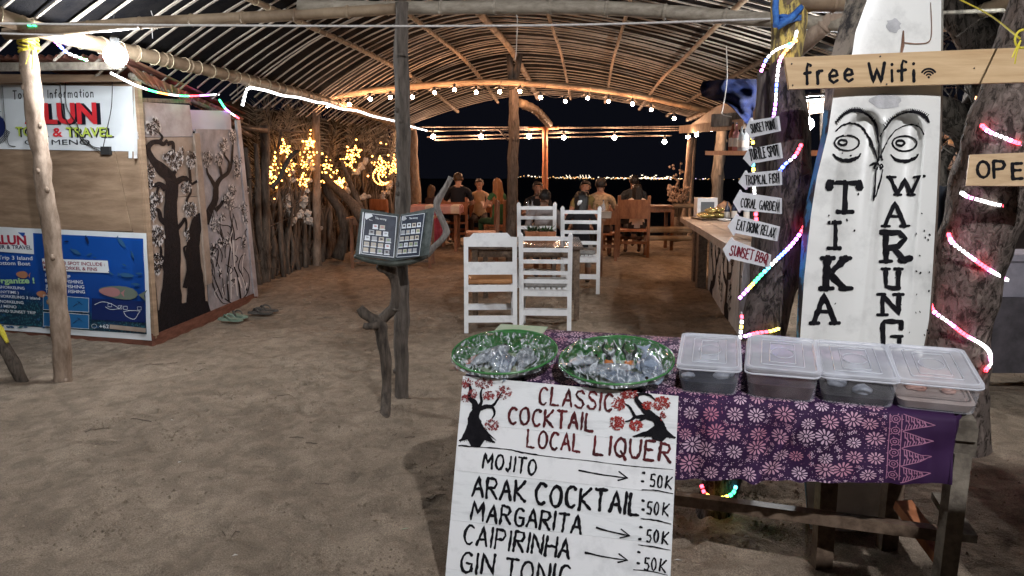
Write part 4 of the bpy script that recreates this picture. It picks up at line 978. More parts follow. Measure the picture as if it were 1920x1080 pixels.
# ---------------------------------------------------------------- driftwood menu stand
ms = thing('menu_stand', 'driftwood menu stand of two crooked branches beside the grey roof post', 'stand', G(721, 780))
Ys = 5.0
def trunk(name, pts, rad, par, mat=m_drift, jit=.45, seg=12, seed=0, sm=7):
    mb = MB(); q = smooth_pts(pts, sm); n = len(q)
    rr_ = [rad[min(int(i / (n - 1) * (len(rad) - 1)), len(rad) - 2)] + (rad[min(int(i / (n - 1) * (len(rad) - 1)), len(rad) - 2) + 1] - rad[min(int(i / (n - 1) * (len(rad) - 1)), len(rad) - 2)]) * (i / (n - 1) * (len(rad) - 1) - min(int(i / (n - 1) * (len(rad) - 1)), len(rad) - 2)) for i in range(n)]
    mb.tube(q, rr_, seg, jit=jit, seed=seed); return mb.build(name, mat, par, smooth=True)
trunk('lower_branch', [G(721, 780) - Vector((0, 0, .04)), P(725, 730, 5.0), P(724, 680, 5.0), P(717, 640, 5.0), P(712, 612, 5.0), P(700, 600, 4.98), P(684, 588, 4.97), P(674, 577, 4.97)], [.028, .034, .035, .038, .042, .05, .034, .036, .03], ms, seed=3)
trunk('upper_branch', [P(706, 606, 5.0), P(722, 592, 5.02), P(738, 575, 5.04), P(742, 545, 5.05), P(738, 520, 5.04), P(730, 505, 5.0), P(715, 500, 4.97), P(708, 497, 4.96)], [.04, .035, .034, .034, .036, .045, .034, .024], ms, seed=4)
trunk('knot', [P(708, 608, 4.95), P(690, 612, 4.93), P(682, 611, 4.93)], [.03, .024, .02], ms, seed=5)
trunk('knot', [P(738, 580, 5.0), P(748, 582, 4.97)], [.012, .006], ms, seed=6)
trunk('side_arm', [P(800, 478, 5.12), P(815, 462, 5.1), P(833, 445, 5.08), P(836, 430, 5.08), P(826, 405, 5.08), P(819, 385, 5.08), P(825, 370, 5.08), P(838, 348, 5.08), P(846, 332, 5.08)], [.022, .02, .026, .02, .022, .026, .023, .02, .02], ms, M('bleached_driftwood', (.12, .105, .095), (.3, .27, .245), scale=9, stretch=(5, 5, 1), rough=.85, bump=.8, bscale=9), seed=7)
trunk('tray_rail', [P(665, 480, 4.93), P(690, 488, 4.9), P(730, 494, 4.88), P(765, 492, 4.9), P(790, 484, 4.95), P(803, 474, 5.02)], [.014, .018, .02, .018, .016, .012], ms, M('dark_green_tray', (.03, .035, .03), (.08, .09, .075), scale=15, rough=.5, bump=.3), jit=.25, seed=8)
mu2 = Plane(P(680, 392, 5.02), P(745, 400, 5.06), P(665, 480, 4.9))
mv2 = Plane(P(750, 403, 5.06), P(815, 390, 4.97), P(742, 486, 4.92))
bk = thing('menu_book', 'open black menu book with photo pages resting on the driftwood stand', 'menu', mu2.hit(740, 488))
m_cover = M('green_black_cover', (.03, .04, .037), (.085, .1, .095), scale=25, rough=.5, bump=.4)
slabobj('cover', [(677, 391), (749, 402), (740, 489), (666, 478)], mu2, m_cover, bk, .012, 0)
slabobj('cover', [(752, 402), (814, 389), (803, 478), (740, 489)], mv2, m_cover, bk, .012, 0)
m_page = M('dark_page_print', (.012, .018, .035), (.03, .04, .07), scale=14, rough=.45, bump=0, spec=.25)
slabobj('page', [(681, 398.5), (746, 406), (739, 485), (674, 477)], mu2, m_page, bk, .004, .006)
slabobj('page', [(753, 405.5), (799, 400), (787, 481), (743, 485)], mv2, m_page, bk, .004, .006)
T = MB(); _off = .008
def outline(pts, pl, w_=.0035, mi=0): ring_px(T, pts, w_, pl, mi, .0075)
outline([(685, 400), (744, 407), (738, 483), (678, 476)], mu2); outline([(756, 406.5), (797, 401), (787, 480), (745, 483)], mv2)
stroke_px(T, [(681, 399), (674.5, 476)], .008, mu2, 0, .1, .0075)
for k in range(38):
    f = k / 38; stroke_px(T, [(lerp(751, 742, f), lerp(408, 484, f)), (lerp(753, 744, f), lerp(408, 484, f))], .0018, mv2, 0, 0, .008)
photo_rows = [(712 - 8, 427, 2), (697, 437.5, 3), (689, 448, 4), (687.5, 459.5, 4), (686, 470.5, 4)]
rr = random.Random(2)
def photo(pl, x, y, w_, h_, sx):
    m = rr.choice([1, 2, 3, 4, 5]); poly_px(T, [(x - w_ / 2, y - h_ / 2), (x + w_ / 2, y - h_ / 2 + sx), (x + w_ / 2 - .6, y + h_ / 2 + sx), (x - w_ / 2 - .6, y + h_ / 2)], pl, rr.choice([0, 3, 5]), .0075)
    poly_px(T, [(x - w_ * .28, y - h_ * .3), (x + w_ * .3, y - h_ * .25 + sx), (x + w_ * .25, y + h_ * .15), (x - w_ * .25, y + h_ * .2)], pl, m, .0085)
    poly_px(T, [(x - w_ / 2 - 1, y + h_ / 2 - 1), (x + w_ / 2 + .4, y + h_ / 2 + sx - 1), (x + w_ / 2, y + h_ / 2 + sx + .6), (x - w_ / 2 - 1, y + h_ / 2 + .6)], pl, 0, .009)
for x0, y0, n in photo_rows:
    for k in range(n): photo(mu2, x0 + k * 13.1, y0 + k * 1.6 - 2, 9.5, 8.5, .9)
for j in range(5):
    for k in range(4): photo(mv2, 759 - j * 2 + k * (9.3), 427 + j * 12.0 - k * .9 - 2, 7, 8, -.6)
font_text(T, 'Tika warung', (703, 411), (724, 414), 4, mu2, 0, .0085, .01); font_text(T, 'Tika warung', (768, 412), (784, 410.5), 3.5, mv2, 0, .0085, .01); font_text(T, 'Menu', (692, 413.5), (698, 414.5), 2, mu2, 0, .0085, .01)
poly_px(T, [(685, 401), (697, 402), (699, 406), (693, 409), (687, 412.5), (684.5, 409)], mu2, 0, .0075); poly_px(T, [(755, 408), (761, 407), (764, 411), (758, 415), (754, 413)], mv2, 5, .0075)
T.build('page_printing', [m_pwh, cP('photo_pink', (.5, .28, .28)), cP('photo_dark', (.08, .07, .08)), cP('photo_cream', (.55, .5, .42)), cP('photo_green', (.25, .35, .2)), cP('photo_grey', (.4, .42, .45))], bk)

# ---------------------------------------------------------------- chairs
def obj1(name, mat, par, fn, **k):
    mb = MB(); fn(mb); return mb.build(name, mat, par, local=True, **k)
def ladder_chair(label, p, rz, sc_=1.0, cushion=None, group='white slatted wooden chairs', top=1.06, slats=(.99, .87, .75, .62), wd=.47, seat_slats=True):
    """origin on the floor under the seat, back towards -y"""
    t = thing('slatted_chair', label, 'chair', p, rz, group); W2 = wd / 2
    for s in (-1, 1):
        obj1('back_leg', m_white_paint, t, lambda m: (m.bar((s * W2, -.22, 0), (s * W2, -.2, .46), .035, .045, up=(1, 0, 0)), m.bar((s * W2, -.2, .46), (s * (W2 + .004), -.27, top - .02), .034, .045, up=(1, 0, 0)), m.tube([(s * (W2 + .004), -.27, top - .02), (s * (W2 + .004), -.272, top)], [.021, .01], 6)))
        obj1('front_leg', m_white_paint, t, lambda m: m.bar((s * W2, .22, 0), (s * W2, .21, .44), .035, .04, up=(1, 0, 0)))
        for z in (.14, .32): obj1('side_rail', m_white_paint, t, lambda m: m.bar((s * W2, -.2, z), (s * W2, .2, z), .02, .05))
    for z in slats:
        y = lerp(-.2, -.27, (z - .46) / (top - .46)); obj1('back_slat', m_white_paint, t, lambda m: m.bar((-W2 + .018, y, z), (W2 - .018, y, z), .02, .042))
    obj1('seat_rail', m_white_paint, t, lambda m: m.bar((-W2 + .018, -.203, .42), (W2 - .018, -.203, .42), .022, .075)); obj1('seat_rail', m_white_paint, t, lambda m: m.bar((-W2 + .018, .2, .42), (W2 - .018, .2, .42), .022, .06))
    obj1('stretcher', m_white_paint, t, lambda m: m.bar((-W2 + .018, -.215, .21), (W2 - .018, -.215, .21), .022, .06)); obj1('stretcher', m_white_paint, t, lambda m: m.bar((-W2 + .018, .2, .16), (W2 - .018, .2, .16), .022, .05))
    if seat_slats:
        for k in range(8):
            x = lerp(-W2 + .05, W2 - .05, k / 7); obj1('seat_slat', m_white_paint, t, lambda m: m.bar((x, -.24, .466), (x, .22, .466), .036, .016))
    if cushion:
        mb = MB(); mb.box((0, -.0, .505), (wd - .06, .42, .055)); o = mb.build('cushion', cushion, t, local=True)
        bv = o.modifiers.new('round', 'BEVEL'); bv.width = .02; bv.segments = 3
    t.scale = (sc_,) * 3
    return t
m_cush = M('grey_cushion', (.2, .19, .18), (.3, .29, .27), scale=30, rough=.9, bump=.3); m_cusho = M('tan_leather_seat', (.3, .13, .05), (.45, .22, .09), scale=12, rough=.5, bump=.2)
def at_floor(xl_, xr_, yb):
    p = G((xl_ + xr_) / 2, yb); return p, (G(xr_, yb) - G(xl_, yb)).length
p, wch = at_floor(975, 1071, 623)
ladder_chair('white slatted chair with grey cushion, right of the solid-back white chair', p + Vector((0.01, .21, 0)), R(-4), 1.0, m_cush, wd=.50, top=1.05, slats=(.99, .87, .75, .63, .54))
p, _ = at_floor(970, 1040, 560)
ladder_chair('white slatted chair pulled up behind the person in the grey hoodie', FV(X(1007, 10.4, .9), 10.4), R(-3), 1.12, None, wd=.43)
ladder_chair('white slatted chair behind the black-haired woman at the second table', FV(X(1090, 10.0, .9), 10.0), R(-7), 1.1, m_cush, wd=.43)
# solid-back white chair
t = thing('solid_back_chair', 'white chair with solid notched headboard and tan seat, leftmost in front', 'chair', G(918, 622) + Vector((0, .2, 0)), R(3))
W2 = .255
for s in (-1, 1):
    obj1('back_leg', m_white_paint, t, lambda m: m.bar((s * W2, -.24, 0), (s * (W2 - .005), -.25, 1.0), .042, .045, up=(1, 0, 0)))
    obj1('front_leg', m_white_paint, t, lambda m: m.bar((s * W2, .2, 0), (s * W2, .2, .46), .035, .04, up=(1, 0, 0)))
    obj1('side_rail', m_white_paint, t, lambda m: m.bar((s * W2, -.22, .16), (s * W2, .19, .16), .02, .06)); obj1('side_rail', m_white_paint, t, lambda m: m.bar((s * W2, -.22, .42), (s * W2, .19, .42), .02, .05))
def head(m):
    pts = [(-W2 - .02, .985), (-W2 - .012, 1.0), (-W2 + .045, 1.005), (-W2 + .08, 1.045), (W2 - .08, 1.045), (W2 - .045, 1.005), (W2 + .012, 1.0), (W2 + .02, .985), (W2 - .02, .9), (-W2 + .02, .905)]
    n = len(pts); m.add([Vector((x, -.262, z)) for x, z in pts] + [Vector((x, -.235, z)) for x, z in pts], [tuple(range(n)), tuple(range(2 * n - 1, n - 1, -1))] + [(i, i + n, (i + 1) % n + n, (i + 1) % n) for i in range(n)])
obj1('headboard', m_white_paint, t, head)
obj1('back_panel', m_white_paint, t, lambda m: m.bar((-W2 + .02, -.25, .68), (W2 - .02, -.25, .68), .02, .13))
obj1('seat_rail', m_white_paint, t, lambda m: m.bar((-W2 + .02, -.243, .47), (W2 - .02, -.243, .47), .025, .07)); obj1('stretcher', m_white_paint, t, lambda m: m.bar((-W2 + .02, -.243, .145), (W2 - .02, -.243, .145), .025, .07)); obj1('stretcher', m_white_paint, t, lambda m: m.bar((-W2 + .02, .2, .2), (W2 - .02, .2, .2), .02, .07))
o = obj1('seat', m_cusho, t, lambda m: m.box((0, -.01, .535), (.47, .42, .05))); bv = o.modifiers.new('round', 'BEVEL'); bv.width = .018; bv.segments = 3
# brown chairs
def brown_chair(label, p, rz, sc_=1.0, mat=m_brownwood, back=(.62, .86), seat=m_redwood, top=.95, wd=.46):
    t = thing('brown_chair', label, 'chair', p, rz, 'brown wooden chairs at the far tables'); W2 = wd / 2
    for s in (-1, 1):
        obj1('back_leg', mat, t, lambda m: m.bar((s * W2, -.22, 0), (s * W2, -.25, top), .05, .05, up=(1, 0, 0)))
        obj1('front_leg', mat, t, lambda m: m.bar((s * W2, .2, 0), (s * W2, .2, .44), .05, .05, up=(1, 0, 0)))
        obj1('side_rail', mat, t, lambda m: m.bar((s * W2, -.2, .22), (s * W2, .18, .22), .025, .05)); obj1('side_rail', mat, t, lambda m: m.bar((s * W2, -.2, .39), (s * W2, .18, .39), .025, .06))
    obj1('seat', seat, t, lambda m: m.box((0, 0, .455), (wd + .05, .46, .035)))
    obj1('back_panel', mat, t, lambda m: m.bar((-W2 - .02, -.255, (back[0] + back[1]) / 2), (W2 + .02, -.255, (back[0] + back[1]) / 2), .03, back[1] - back[0]))
    obj1('stretcher', mat, t, lambda m: m.bar((-W2 + .02, -.22, .25), (W2 - .02, -.22, .25), .025, .05)); obj1('stretcher', mat, t, lambda m: m.bar((-W2 + .02, .2, .3), (W2 - .02, .2, .3), .025, .05))
    t.scale = (sc_,) * 3; return t
gx = lambda px, Y: P(px, 400, Y).x
brown_chair('big brown chair turned sideways between the cloth table and the tree-trunk post', FV(gx(902, 12.6), 12.6), R(95), 1.1, m_brownwood, back=(.60, .95))
brown_chair('brown chair with orange backrest under the man in black', FV(gx(853, 15.3), 15.3), R(2), 1.05, m_redwood)
brown_chair('orange-brown chair with its back against the star-lit fence', FV(gx(727, 14.0), 14.0), R(-30), 1.0, m_redwood, top=.98, back=(.8, 1.0), wd=.36)
brown_chair('brown chair carrying the woman with long black hair', FV(gx(1186, 13.35), 13.35), R(-4), 1.04, m_brownwood, back=(.66, .98), wd=.5, top=1.05).children[0]
brown_chair('brown chair under the child at the far left table', FV(gx(804, 15.6), 15.6), R(15), .95, m_redwood)
brown_chair('brown chair under the person in the pale patterned shirt', FV(gx(1130, 12.9), 12.9), R(-6), 1.0, m_brownwood)
brown_chair('brown chair hidden under the smiling woman behind the cloth table', FV(gx(900, 16.2), 16.3), R(180), 1.0, m_brownwood)
brown_chair('brown chair under the woman with long red-blonde hair', FV(gx(938, 14.8), 14.8), R(60), 1.0, m_brownwood)

# ---------------------------------------------------------------- tables
def table(label, x0, x1, y0, y1, h, mat, leg=.06, planks=0, top_mat=None, apron=True, name='dining_table', rz=0):
    t = thing(name, label, 'table', FV((x0 + x1) / 2, (y0 + y1) / 2), rz); a, b = (x1 - x0) / 2, (y1 - y0) / 2
    if planks:
        for k in range(planks):
            w_ = 2 * a / planks; obj1('plank', top_mat or mat, t, lambda m: m.box((-a + w_ * (k + .5), 0, h - .015), (w_ - .006, 2 * b, .03)))
    else: obj1('tabletop', top_mat or mat, t, lambda m: m.box((0, 0, h - .015), (2 * a, 2 * b, .03)))
    for s in (-1, 1):
        for q in (-1, 1): obj1('leg', mat, t, lambda m: m.bar((s * (a - .07), q * (b - .07), 0), (s * (a - .07), q * (b - .07), h - .03), leg, leg))
        if apron: obj1('apron', mat, t, lambda m: m.bar((s * (a - .07), -b + .1, h - .08), (s * (a - .07), b - .1, h - .08), .025, .09))
    if apron:
        for q in (-1, 1): obj1('apron', mat, t, lambda m: m.bar((-a + .1, q * (b - .07), h - .08), (a - .1, q * (b - .07), h - .08), .025, .09))
    return t
tb1 = table('dark wood table behind the two front white chairs with plant boxes', -.45, .83, 8.15, 9.6, .82, m_darkwood, planks=6, top_mat=M('varnished_dark_top', (.05, .035, .028), (.12, .09, .07), scale=5, stretch=(1, 6, 6), rough=.2, bump=.08, spec=.6), rz=R(-3))
tb2 = table('long dark table shared by the hoodie and black-haired guests', .48, 1.45, 10.9, 12.5, .86, m_brownwood, planks=5, rz=R(-5))
tb3 = table('left table laid with pink and cream checked cloth', -1.95, -1.0, 14.0, 14.9, .86, m_brownwood)
tb4 = table('brown bamboo-topped table behind the woman with long black hair', 1.7, 3.15, 14.2, 14.9, .86, m_brownwood, top_mat=m_brownwood)
for i, (x, z) in enumerate(((1.9, .42), (2.6, .40), (2.62, .25))):
    mb = MB(); mb.tube([(-.1, -.45, z), (1.0, -.45, z)], .05, 10); mb.build('bamboo_rail', m_bamboo, tb4, local=True)
mb = MB(); mb.tube([(.65, -.38, .86), (1.1, -.38, .86)], .04, 10); mb.build('bamboo_rail', m_bamboo, tb4, local=True)
# checked cloth
m_clA = M('cream_cloth', (.5, .42, .36), (.6, .52, .45), scale=12, rough=.9, bump=.1); m_clB = M('burgundy_cloth', (.22, .03, .05), (.3, .05, .08), scale=12, rough=.9, bump=.1); m_clC = M('pink_cloth', (.45, .24, .22), (.5, .3, .28), scale=12, rough=.9, bump=.1)
mb = MB()
cw, cdp = .98, .93; n1, n2 = 12, 8
def clp(u, v):
    x = (u - .5) * (cw + .3); y = (v - .5) * (cdp + .3); ex = max(0, abs(x) - cw / 2); ey = max(0, abs(y) - cdp / 2)
    return Vector((-1.475 + max(-cw / 2, min(cw / 2, x)) + .015 * math.copysign(ex > 0, x), 14.45 + max(-cdp / 2, min(cdp / 2, y)) + .01 * math.sin(x * 20) * (ey > 0) - (.012 if y < 0 and ey > 0 else 0), 1.10 - ex * 1.0 - ey * 1.0))
mb.grid(clp, 24, 18)
for j in range(18):
    for i in range(24):
        a, b = i // 3, j // 3; mb.m[j * 24 + i] = [0, 1, 2, 0, 2, 1][(a * 2 + b * 3) % 6]
tag(mb.build('tablecloth', [m_clA, m_clB, m_clC]), 'cream and burgundy patchwork cloth on the left far table', 'tablecloth')
mb = MB(); mb.grid(lambda u, v: Vector((lerp(-1.8, -1.3, u), 13.93 + .035 * math.sin(u * 26) * v, lerp(1.0, .42, v))), 30, 6)
tag(mb.build('hanging_cloth', m_clB, smooth=True), 'burgundy cloth hanging down in front of the left table', 'cloth')
# little trestle table by the fence (left of the menu)
tt = table('small brown side table just behind the open menu book', X(655, 12, .9), X(815, 12, .9), 11.75, 12.4, .82, m_brownwood, leg=.045, name='side_table')
for s in (-1, 1): obj1('stretcher', m_darkwood, tt, lambda m: m.bar((-.6, s * .25, .12), (.6, s * .25, .12), .03, .04))
# things on tables
m_clearplas = None
def glassy(name, c, rough, alpha, spec=.5):
    m, nt, b = new_mat(name); b.inputs['Base Color'].default_value = (*c, 1); b.inputs['Roughness'].default_value = rough
    b.inputs['Alpha'].default_value = alpha; b.inputs['Specular IOR Level'].default_value = spec; return m
m_bottle = glassy('clear_bottle', (.6, .65, .7), .08, .35); m_plant = M('potted_leaf', (.02, .05, .02), (.05, .1, .04), scale=9, rough=.6, bump=0)
def plant_box(label, x, y, z):
    t = thing('planter', label, 'planter', (x, y, z)); obj1('box', m_redwood, t, lambda m: m.box((0, 0, .04), (.2, .1, .08), taper=1.1))
    mb = MB(); r_ = random.Random(int(x * 100))
    for k in range(70):
        a = r_.uniform(0, 6.28); d = Vector((math.cos(a), math.sin(a) * .6, r_.uniform(.1, 1))) * r_.uniform(.04, .11); s = Vector((-d.y, d.x, 0)).normalized() * .012; o_ = Vector((r_.uniform(-.07, .07), r_.uniform(-.03, .03), .08))
        mb.add([o_, o_ + d * .5 + s, o_ + d, o_ + d * .5 - s], [(0, 1, 2, 3)])
    tag(mb.build('leaves', m_plant, t, local=True), kind='stuff')
plant_box('left small green plant box on the dark table', X(1000, 9.3, .85), 9.3, .83 + zg(8.9)); plant_box('right small green plant box on the dark table', X(1026, 9.25, .85), 9.25, .83 + zg(8.9))
def bottle(label, p, h, r, mat, cat='bottle', lab=None, name='bottle', grp=None):
    t = thing(name, label, cat, p, 0, grp)
    obj1('glass', mat, t, lambda m: m.lathe([(0, 0), (r, 0), (r, h * .58), (r * .85, h * .66), (r * .35, h * .78), (r * .3, h * .95), (0, h * .95)], (0, 0, 0), 12), smooth=True)
    obj1('cap', m_pblk, t, lambda m: m.lathe([(r * .36, h * .93), (r * .36, h), (0, h)], (0, 0, 0), 10))
    if lab: obj1('paper_label', lab, t, lambda m: m.lathe([(r * 1.02, h * .15), (r * 1.02, h * .45)], (0, 0, 0), 12))
    return t
bottle('left of two clear water bottles on the hoodie guest table', Vector((X(990, 11.2, .98), 11.2, .865 + zg(11.7))), .26, .035, m_bottle)
bottle('right of two clear water bottles on the hoodie guest table', Vector((X(998, 11.4, .98), 11.4, .865 + zg(11.7))), .26, .035, m_bottle)
bottle('clear bottle standing near the edge by the patterned shirt guest', Vector((X(1131, 11.5, .98), 11.5, .865 + zg(11.7))), .26, .035, m_bottle)
mb = MB(); mb.box(Vector((X(1134, 11.05, .98), 11.05, .915 + zg(11.7))), (.17, .12, .10), taper=1.08); tag(mb.build('serving_box', m_plytan), 'tan box on the right edge of the shared table', 'box')
mb = MB(); mb.lathe([(0, 0), (.1, .005), (.13, .025), (.125, .03), (0, .012)], Vector((X(1056, 11.7, .98), 11.7, .865 + zg(11.7))), 16); tag(mb.build('plate', m_clC), 'red plate between the two seated pairs', 'plate')
# ---------------------------------------------------------------- people
def fabric(n, c1, c2=None): return M(n, c1, c2 or tuple(x * 1.35 for x in c1), scale=10, rough=.9, bump=.35, bscale=16, bdist=.02)
m_skinL = M('light_skin', (.45, .26, .19), (.52, .31, .23), scale=8, rough=.55, bump=.05); m_skinT = M('tan_skin', (.24, .125, .08), (.3, .16, .105), scale=8, rough=.5, bump=.05)
m_hairB = M('black_hair', (.008, .007, .007), (.025, .02, .018), scale=60, stretch=(1, 1, .1), rough=.45, bump=.5, bdist=.01); m_hairBr = M('brown_hair', (.05, .03, .018), (.12, .07, .04), scale=50, stretch=(1, 1, .12), rough=.5, bump=.5); m_hairG = M('red_blonde_hair', (.22, .09, .035), (.42, .2, .085), scale=50, stretch=(1, 1, .1), rough=.5, bump=.5)
m_eye = M('dark_eye', (.02, .015, .012), None, rough=.3, bump=0); m_lip = M('lips', (.3, .1, .08), None, rough=.5, bump=0); m_teeth = M('teeth', (.7, .68, .62), None, rough=.3, bump=0)
def person(label, p, rz, top, bottom, skin, hair, lean=.05, hl='short', head_turn=0, scale=1.0, arms='table', female=False, sleeve=.45, smile=False, beard=False):
    """seated figure facing +y; origin on the floor under the seat"""
    t = thing('person', label, 'person', p, rz); sh = .185 if not female else .16
    hz = .52; V = []; E = []; Rr = []; reg = []
    def v(c, r, g, par=None):
        V.append(Vector(c)); Rr.append(r); reg.append(g)
        if par is not None: E.append((par, len(V) - 1))
        return len(V) - 1
    L = lambda z: lean * (z - hz) * 1.6
    pel = v((0, 0, hz), .14 if not female else .145, 'b'); wa = v((0, L(.72), .72), .12 if not female else .1, 't', pel); ch = v((0, L(.92), .93), .145 if not female else .12, 't', wa)
    nk0 = v((0, L(1.03), 1.03), .085, 't', ch); nk = v((0, L(1.08) + .005, 1.10), .05 if not female else .042, 's', nk0)
    hx = math.sin(head_turn); hy = math.cos(head_turn); hb = Vector((0, L(1.15) + .01, 0))
    j = v((hb.x + .02 * hx, hb.y + .015 * hy, 1.165), .062, 's', nk); h1 = v((hb.x + .015 * hx, hb.y + .012 * hy, 1.22), .082, 's', j); h2 = v((hb.x, hb.y, 1.275), .078, 's', h1)
    for s in (-1, 1):
        sd = v((s * sh, L(1.0), 1.0), .062 if not female else .05, 't', nk0)
        if arms == 'table': el = (s * (sh + .07), L(1.) + .12, .76); wr = (s * .12, L(1.) + .34, .84)
        elif arms == 'lap': el = (s * (sh + .06), L(1.) + .02, .72); wr = (s * .1, .24, .64)
        elif arms == 'chin': el = (s * (sh + .03), .3, .82); wr = (s * .06, .27, 1.05)
        me_ = Vector(el).lerp(V[sd], 1 - sleeve)
        e = v(tuple(me_), .045 if not female else .038, 't', sd); e2 = v(el, .037 if not female else .031, 't' if sleeve > .9 else 's', e)
        w_ = v(wr, .025, 't' if sleeve > 1.2 else 's', e2); d = (Vector(wr) - Vector(el)).normalized(); pm = v(tuple(Vector(wr) + d * .06), .03, 's', w_)
        q = d.cross(Vector((0, 0, 1))).normalized()
        for k in range(4):
            a = v(tuple(V[pm] + d * .035 + q * (.018 * (k - 1.5))), .009, 's', pm); v(tuple(V[a] + d * (.045 - .006 * abs(k - 1)) + Vector((0, 0, -.012))), .007, 's', a)
        a = v(tuple(V[w_] + d * .03 - q * s * .03), .01, 's', w_); v(tuple(V[a] + d * .035 - q * s * .01), .008, 's', a)
        hp = v((s * .10, .04, hz - .01), .09, 'b', pel); kn = v((s * .13, .44, hz + .0), .062, 'b', hp); sn = v((s * .13, .42, .25), .048, 'b', kn); an = v((s * .13, .42, .08), .036, 's', sn); v((s * .13, .53, .04), .036, 'f', an)
    me = bpy.data.meshes.new('sk'); me.from_pydata([tuple(x) for x in V], E, []); ob = bpy.data.objects.new('sk', me); col.objects.link(ob)
    m = ob.modifiers.new('s', 'SKIN'); m.use_smooth_shade = True
    sv = me.skin_vertices[0].data
    for i, r in enumerate(Rr): sv[i].radius = (r, r * (.72 if reg[i] == 't' and i in (wa, ch) else 1)); sv[i].use_root = (i == 0)
    for i in (wa, ch, pel): sv[i].radius = (Rr[i] * 1.15, Rr[i] * .8)
    m2 = ob.modifiers.new('u', 'SUBSURF'); m2.levels = 2; m2.render_levels = 2
    dg = bpy.context.evaluated_depsgraph_get(); dg.update(); body = bpy.data.meshes.new_from_object(ob.evaluated_get(dg)); bpy.data.objects.remove(ob)
    body.name = 'body'; body.materials.clear()
    order = ['t', 's', 'b', 'f']; mats = [top, skin, bottom, m_fd]
    for x in mats: body.materials.append(x)
    face = Vector((hx, hy, 0)); hc = Vector((hb.x, hb.y, 1.225))
    for vv in body.vertices:   # nose, brow and chin shaped out of the head
        q = vv.co - hc; f = q.dot(face); sidev = q.cross(Vector((0, 0, 1))).dot(face)
        if q.z > -.12 and vv.co.z > 1.12:
            if f > .03 and abs(sidev) < .02 and -.04 < q.z < .015: vv.co += face * .02 * (1 - abs(sidev) / .02) * (1 if q.z < -.01 else .4)
            vv.co += q.cross(Vector((0, 0, 1))).normalized() * 0
    seg = [(V[a], V[b], reg[b]) for a, b in E]
    for pl in body.polygons:
        c = pl.center; best = None; bd = 9
        for a, b, g in seg:
            ab = b - a; tt = max(0, min(1, (c - a).dot(ab) / ab.length_squared)); d = (c - a - ab * tt).length
            gg = g
            if tt < .35 and g == 's' and a is V[nk0]: gg = 't'
            if d < bd: bd = d; best = gg
        if c.z > 1.09: best = 's'
        pl.material_index = order.index(best); pl.use_smooth = True
    bo = bpy.data.objects.new('body', body); col.objects.link(bo); bo.parent = t
    sdv = face.cross(Vector((0, 0, 1)))
    # ears
    for s in (-1, 1): obj1('ear', skin, t, lambda m_: m_.ball(hc + sdv * s * .082 + Vector((0, 0, -.005)), .026, 1, (.45, .6, 1)), smooth=True)
    for s in (-1, 1):
        obj1('eye', m_eye, t, lambda m_: m_.ball(hc + face * .076 + sdv * s * .031 + Vector((0, 0, .008)), .0085, 1, (1.3, 1, .6)))
        obj1('eyebrow', hair, t, lambda m_: m_.bar(hc + face * .080 + sdv * s * .016 + Vector((0, 0, .028)), hc + face * .075 + sdv * s * .048 + Vector((0, 0, .027)), .008, .006))
    obj1('mouth', m_teeth if smile else m_lip, t, lambda m_: m_.tube(smooth_pts([hc + face * .067 - sdv * .024 + Vector((0, 0, -.042)), hc + face * .078 + Vector((0, 0, -.052)), hc + face * .067 + sdv * .024 + Vector((0, 0, -.042))], 3), .006, 6))
    # hair shell
    mb = MB(); nu, nv = 28, 16; seedh = random.random() * 50
    def hs(u, v_):
        th = u * 6.2832; ph = v_ * (2.1 if hl == 'short' else 2.2)
        d = Vector((math.sin(ph) * math.cos(th), math.sin(ph) * math.sin(th), math.cos(ph)))
        fr_ = d.dot(face); lim = 1.05 if fr_ > .55 else 9
        if fr_ < .1 and v_ > .7:
            pz = ph * 1.13; d = Vector((math.sin(pz) * math.cos(th), math.sin(pz) * math.sin(th), math.cos(pz)))
        if fr_ > .45: ph2 = min(ph, lerp(1.5, .95, min(1, (fr_ - .45) / .4))); d = Vector((math.sin(ph2) * math.cos(th), math.sin(ph2) * math.sin(th), math.cos(ph2)))
        r_ = .091 - .009 * max(0, fr_) + .010 * noise.noise(d * 4 + Vector((seedh, 0, 0))) + .01 * noise.noise(d * 13 + Vector((seedh, 0, 0)))
        q = hc + Vector((0, 0, .022)) + Vector((d.x * r_ * .95, d.y * r_ * 1.0, d.z * r_ * .98)) - face * .008
        return q
    mb.grid(hs, nu, nv)
    if hl in ('long', 'mid', 'wavy'):
        lo_ = {'long': .46, 'mid': .16, 'wavy': .36}[hl]; w0 = {'long': .10, 'mid': .075, 'wavy': .14}[hl]
        for k in range(46):
            th = lerp(-1.25, 1.25, k / 45); d = -face * math.cos(th) + sdv * math.sin(th); r0 = .09
            top_ = hc + Vector((0, 0, .03)) + d * r0; pts = [top_]
            for z in range(1, 6):
                f = z / 5; pts.append(hc + Vector((0, 0, .03 - (lo_ + .05) * f)) + sdv * math.sin(th) * lerp(r0, w0, f) * (1 - .25 * f * (hl == 'long')) - face * (r0 * math.cos(th) * .9 + .035 * f) + Vector((noise.noise(Vector((k, z, 1))) * .012, noise.noise(Vector((k, z, 5))) * .012, 0)))
            mb.tube(pts, [.014, .016, .016, .015, .012, .004], 5, cap=False)
    mb.build('hair', hair, t, local=True, smooth=True)
    if beard: obj1('beard', hair, t, lambda m_: m_.grid(lambda u, v_: hc + (face * math.cos((u - .5) * 2.4) + sdv * math.sin((u - .5) * 2.4)) * (.078 - .012 * v_) + Vector((0, 0, -.055 - .05 * v_ + .03 * abs(u - .5))), 10, 3))
    t.scale = (_sc[0],) * 3
    return t
_sc = [1.0]
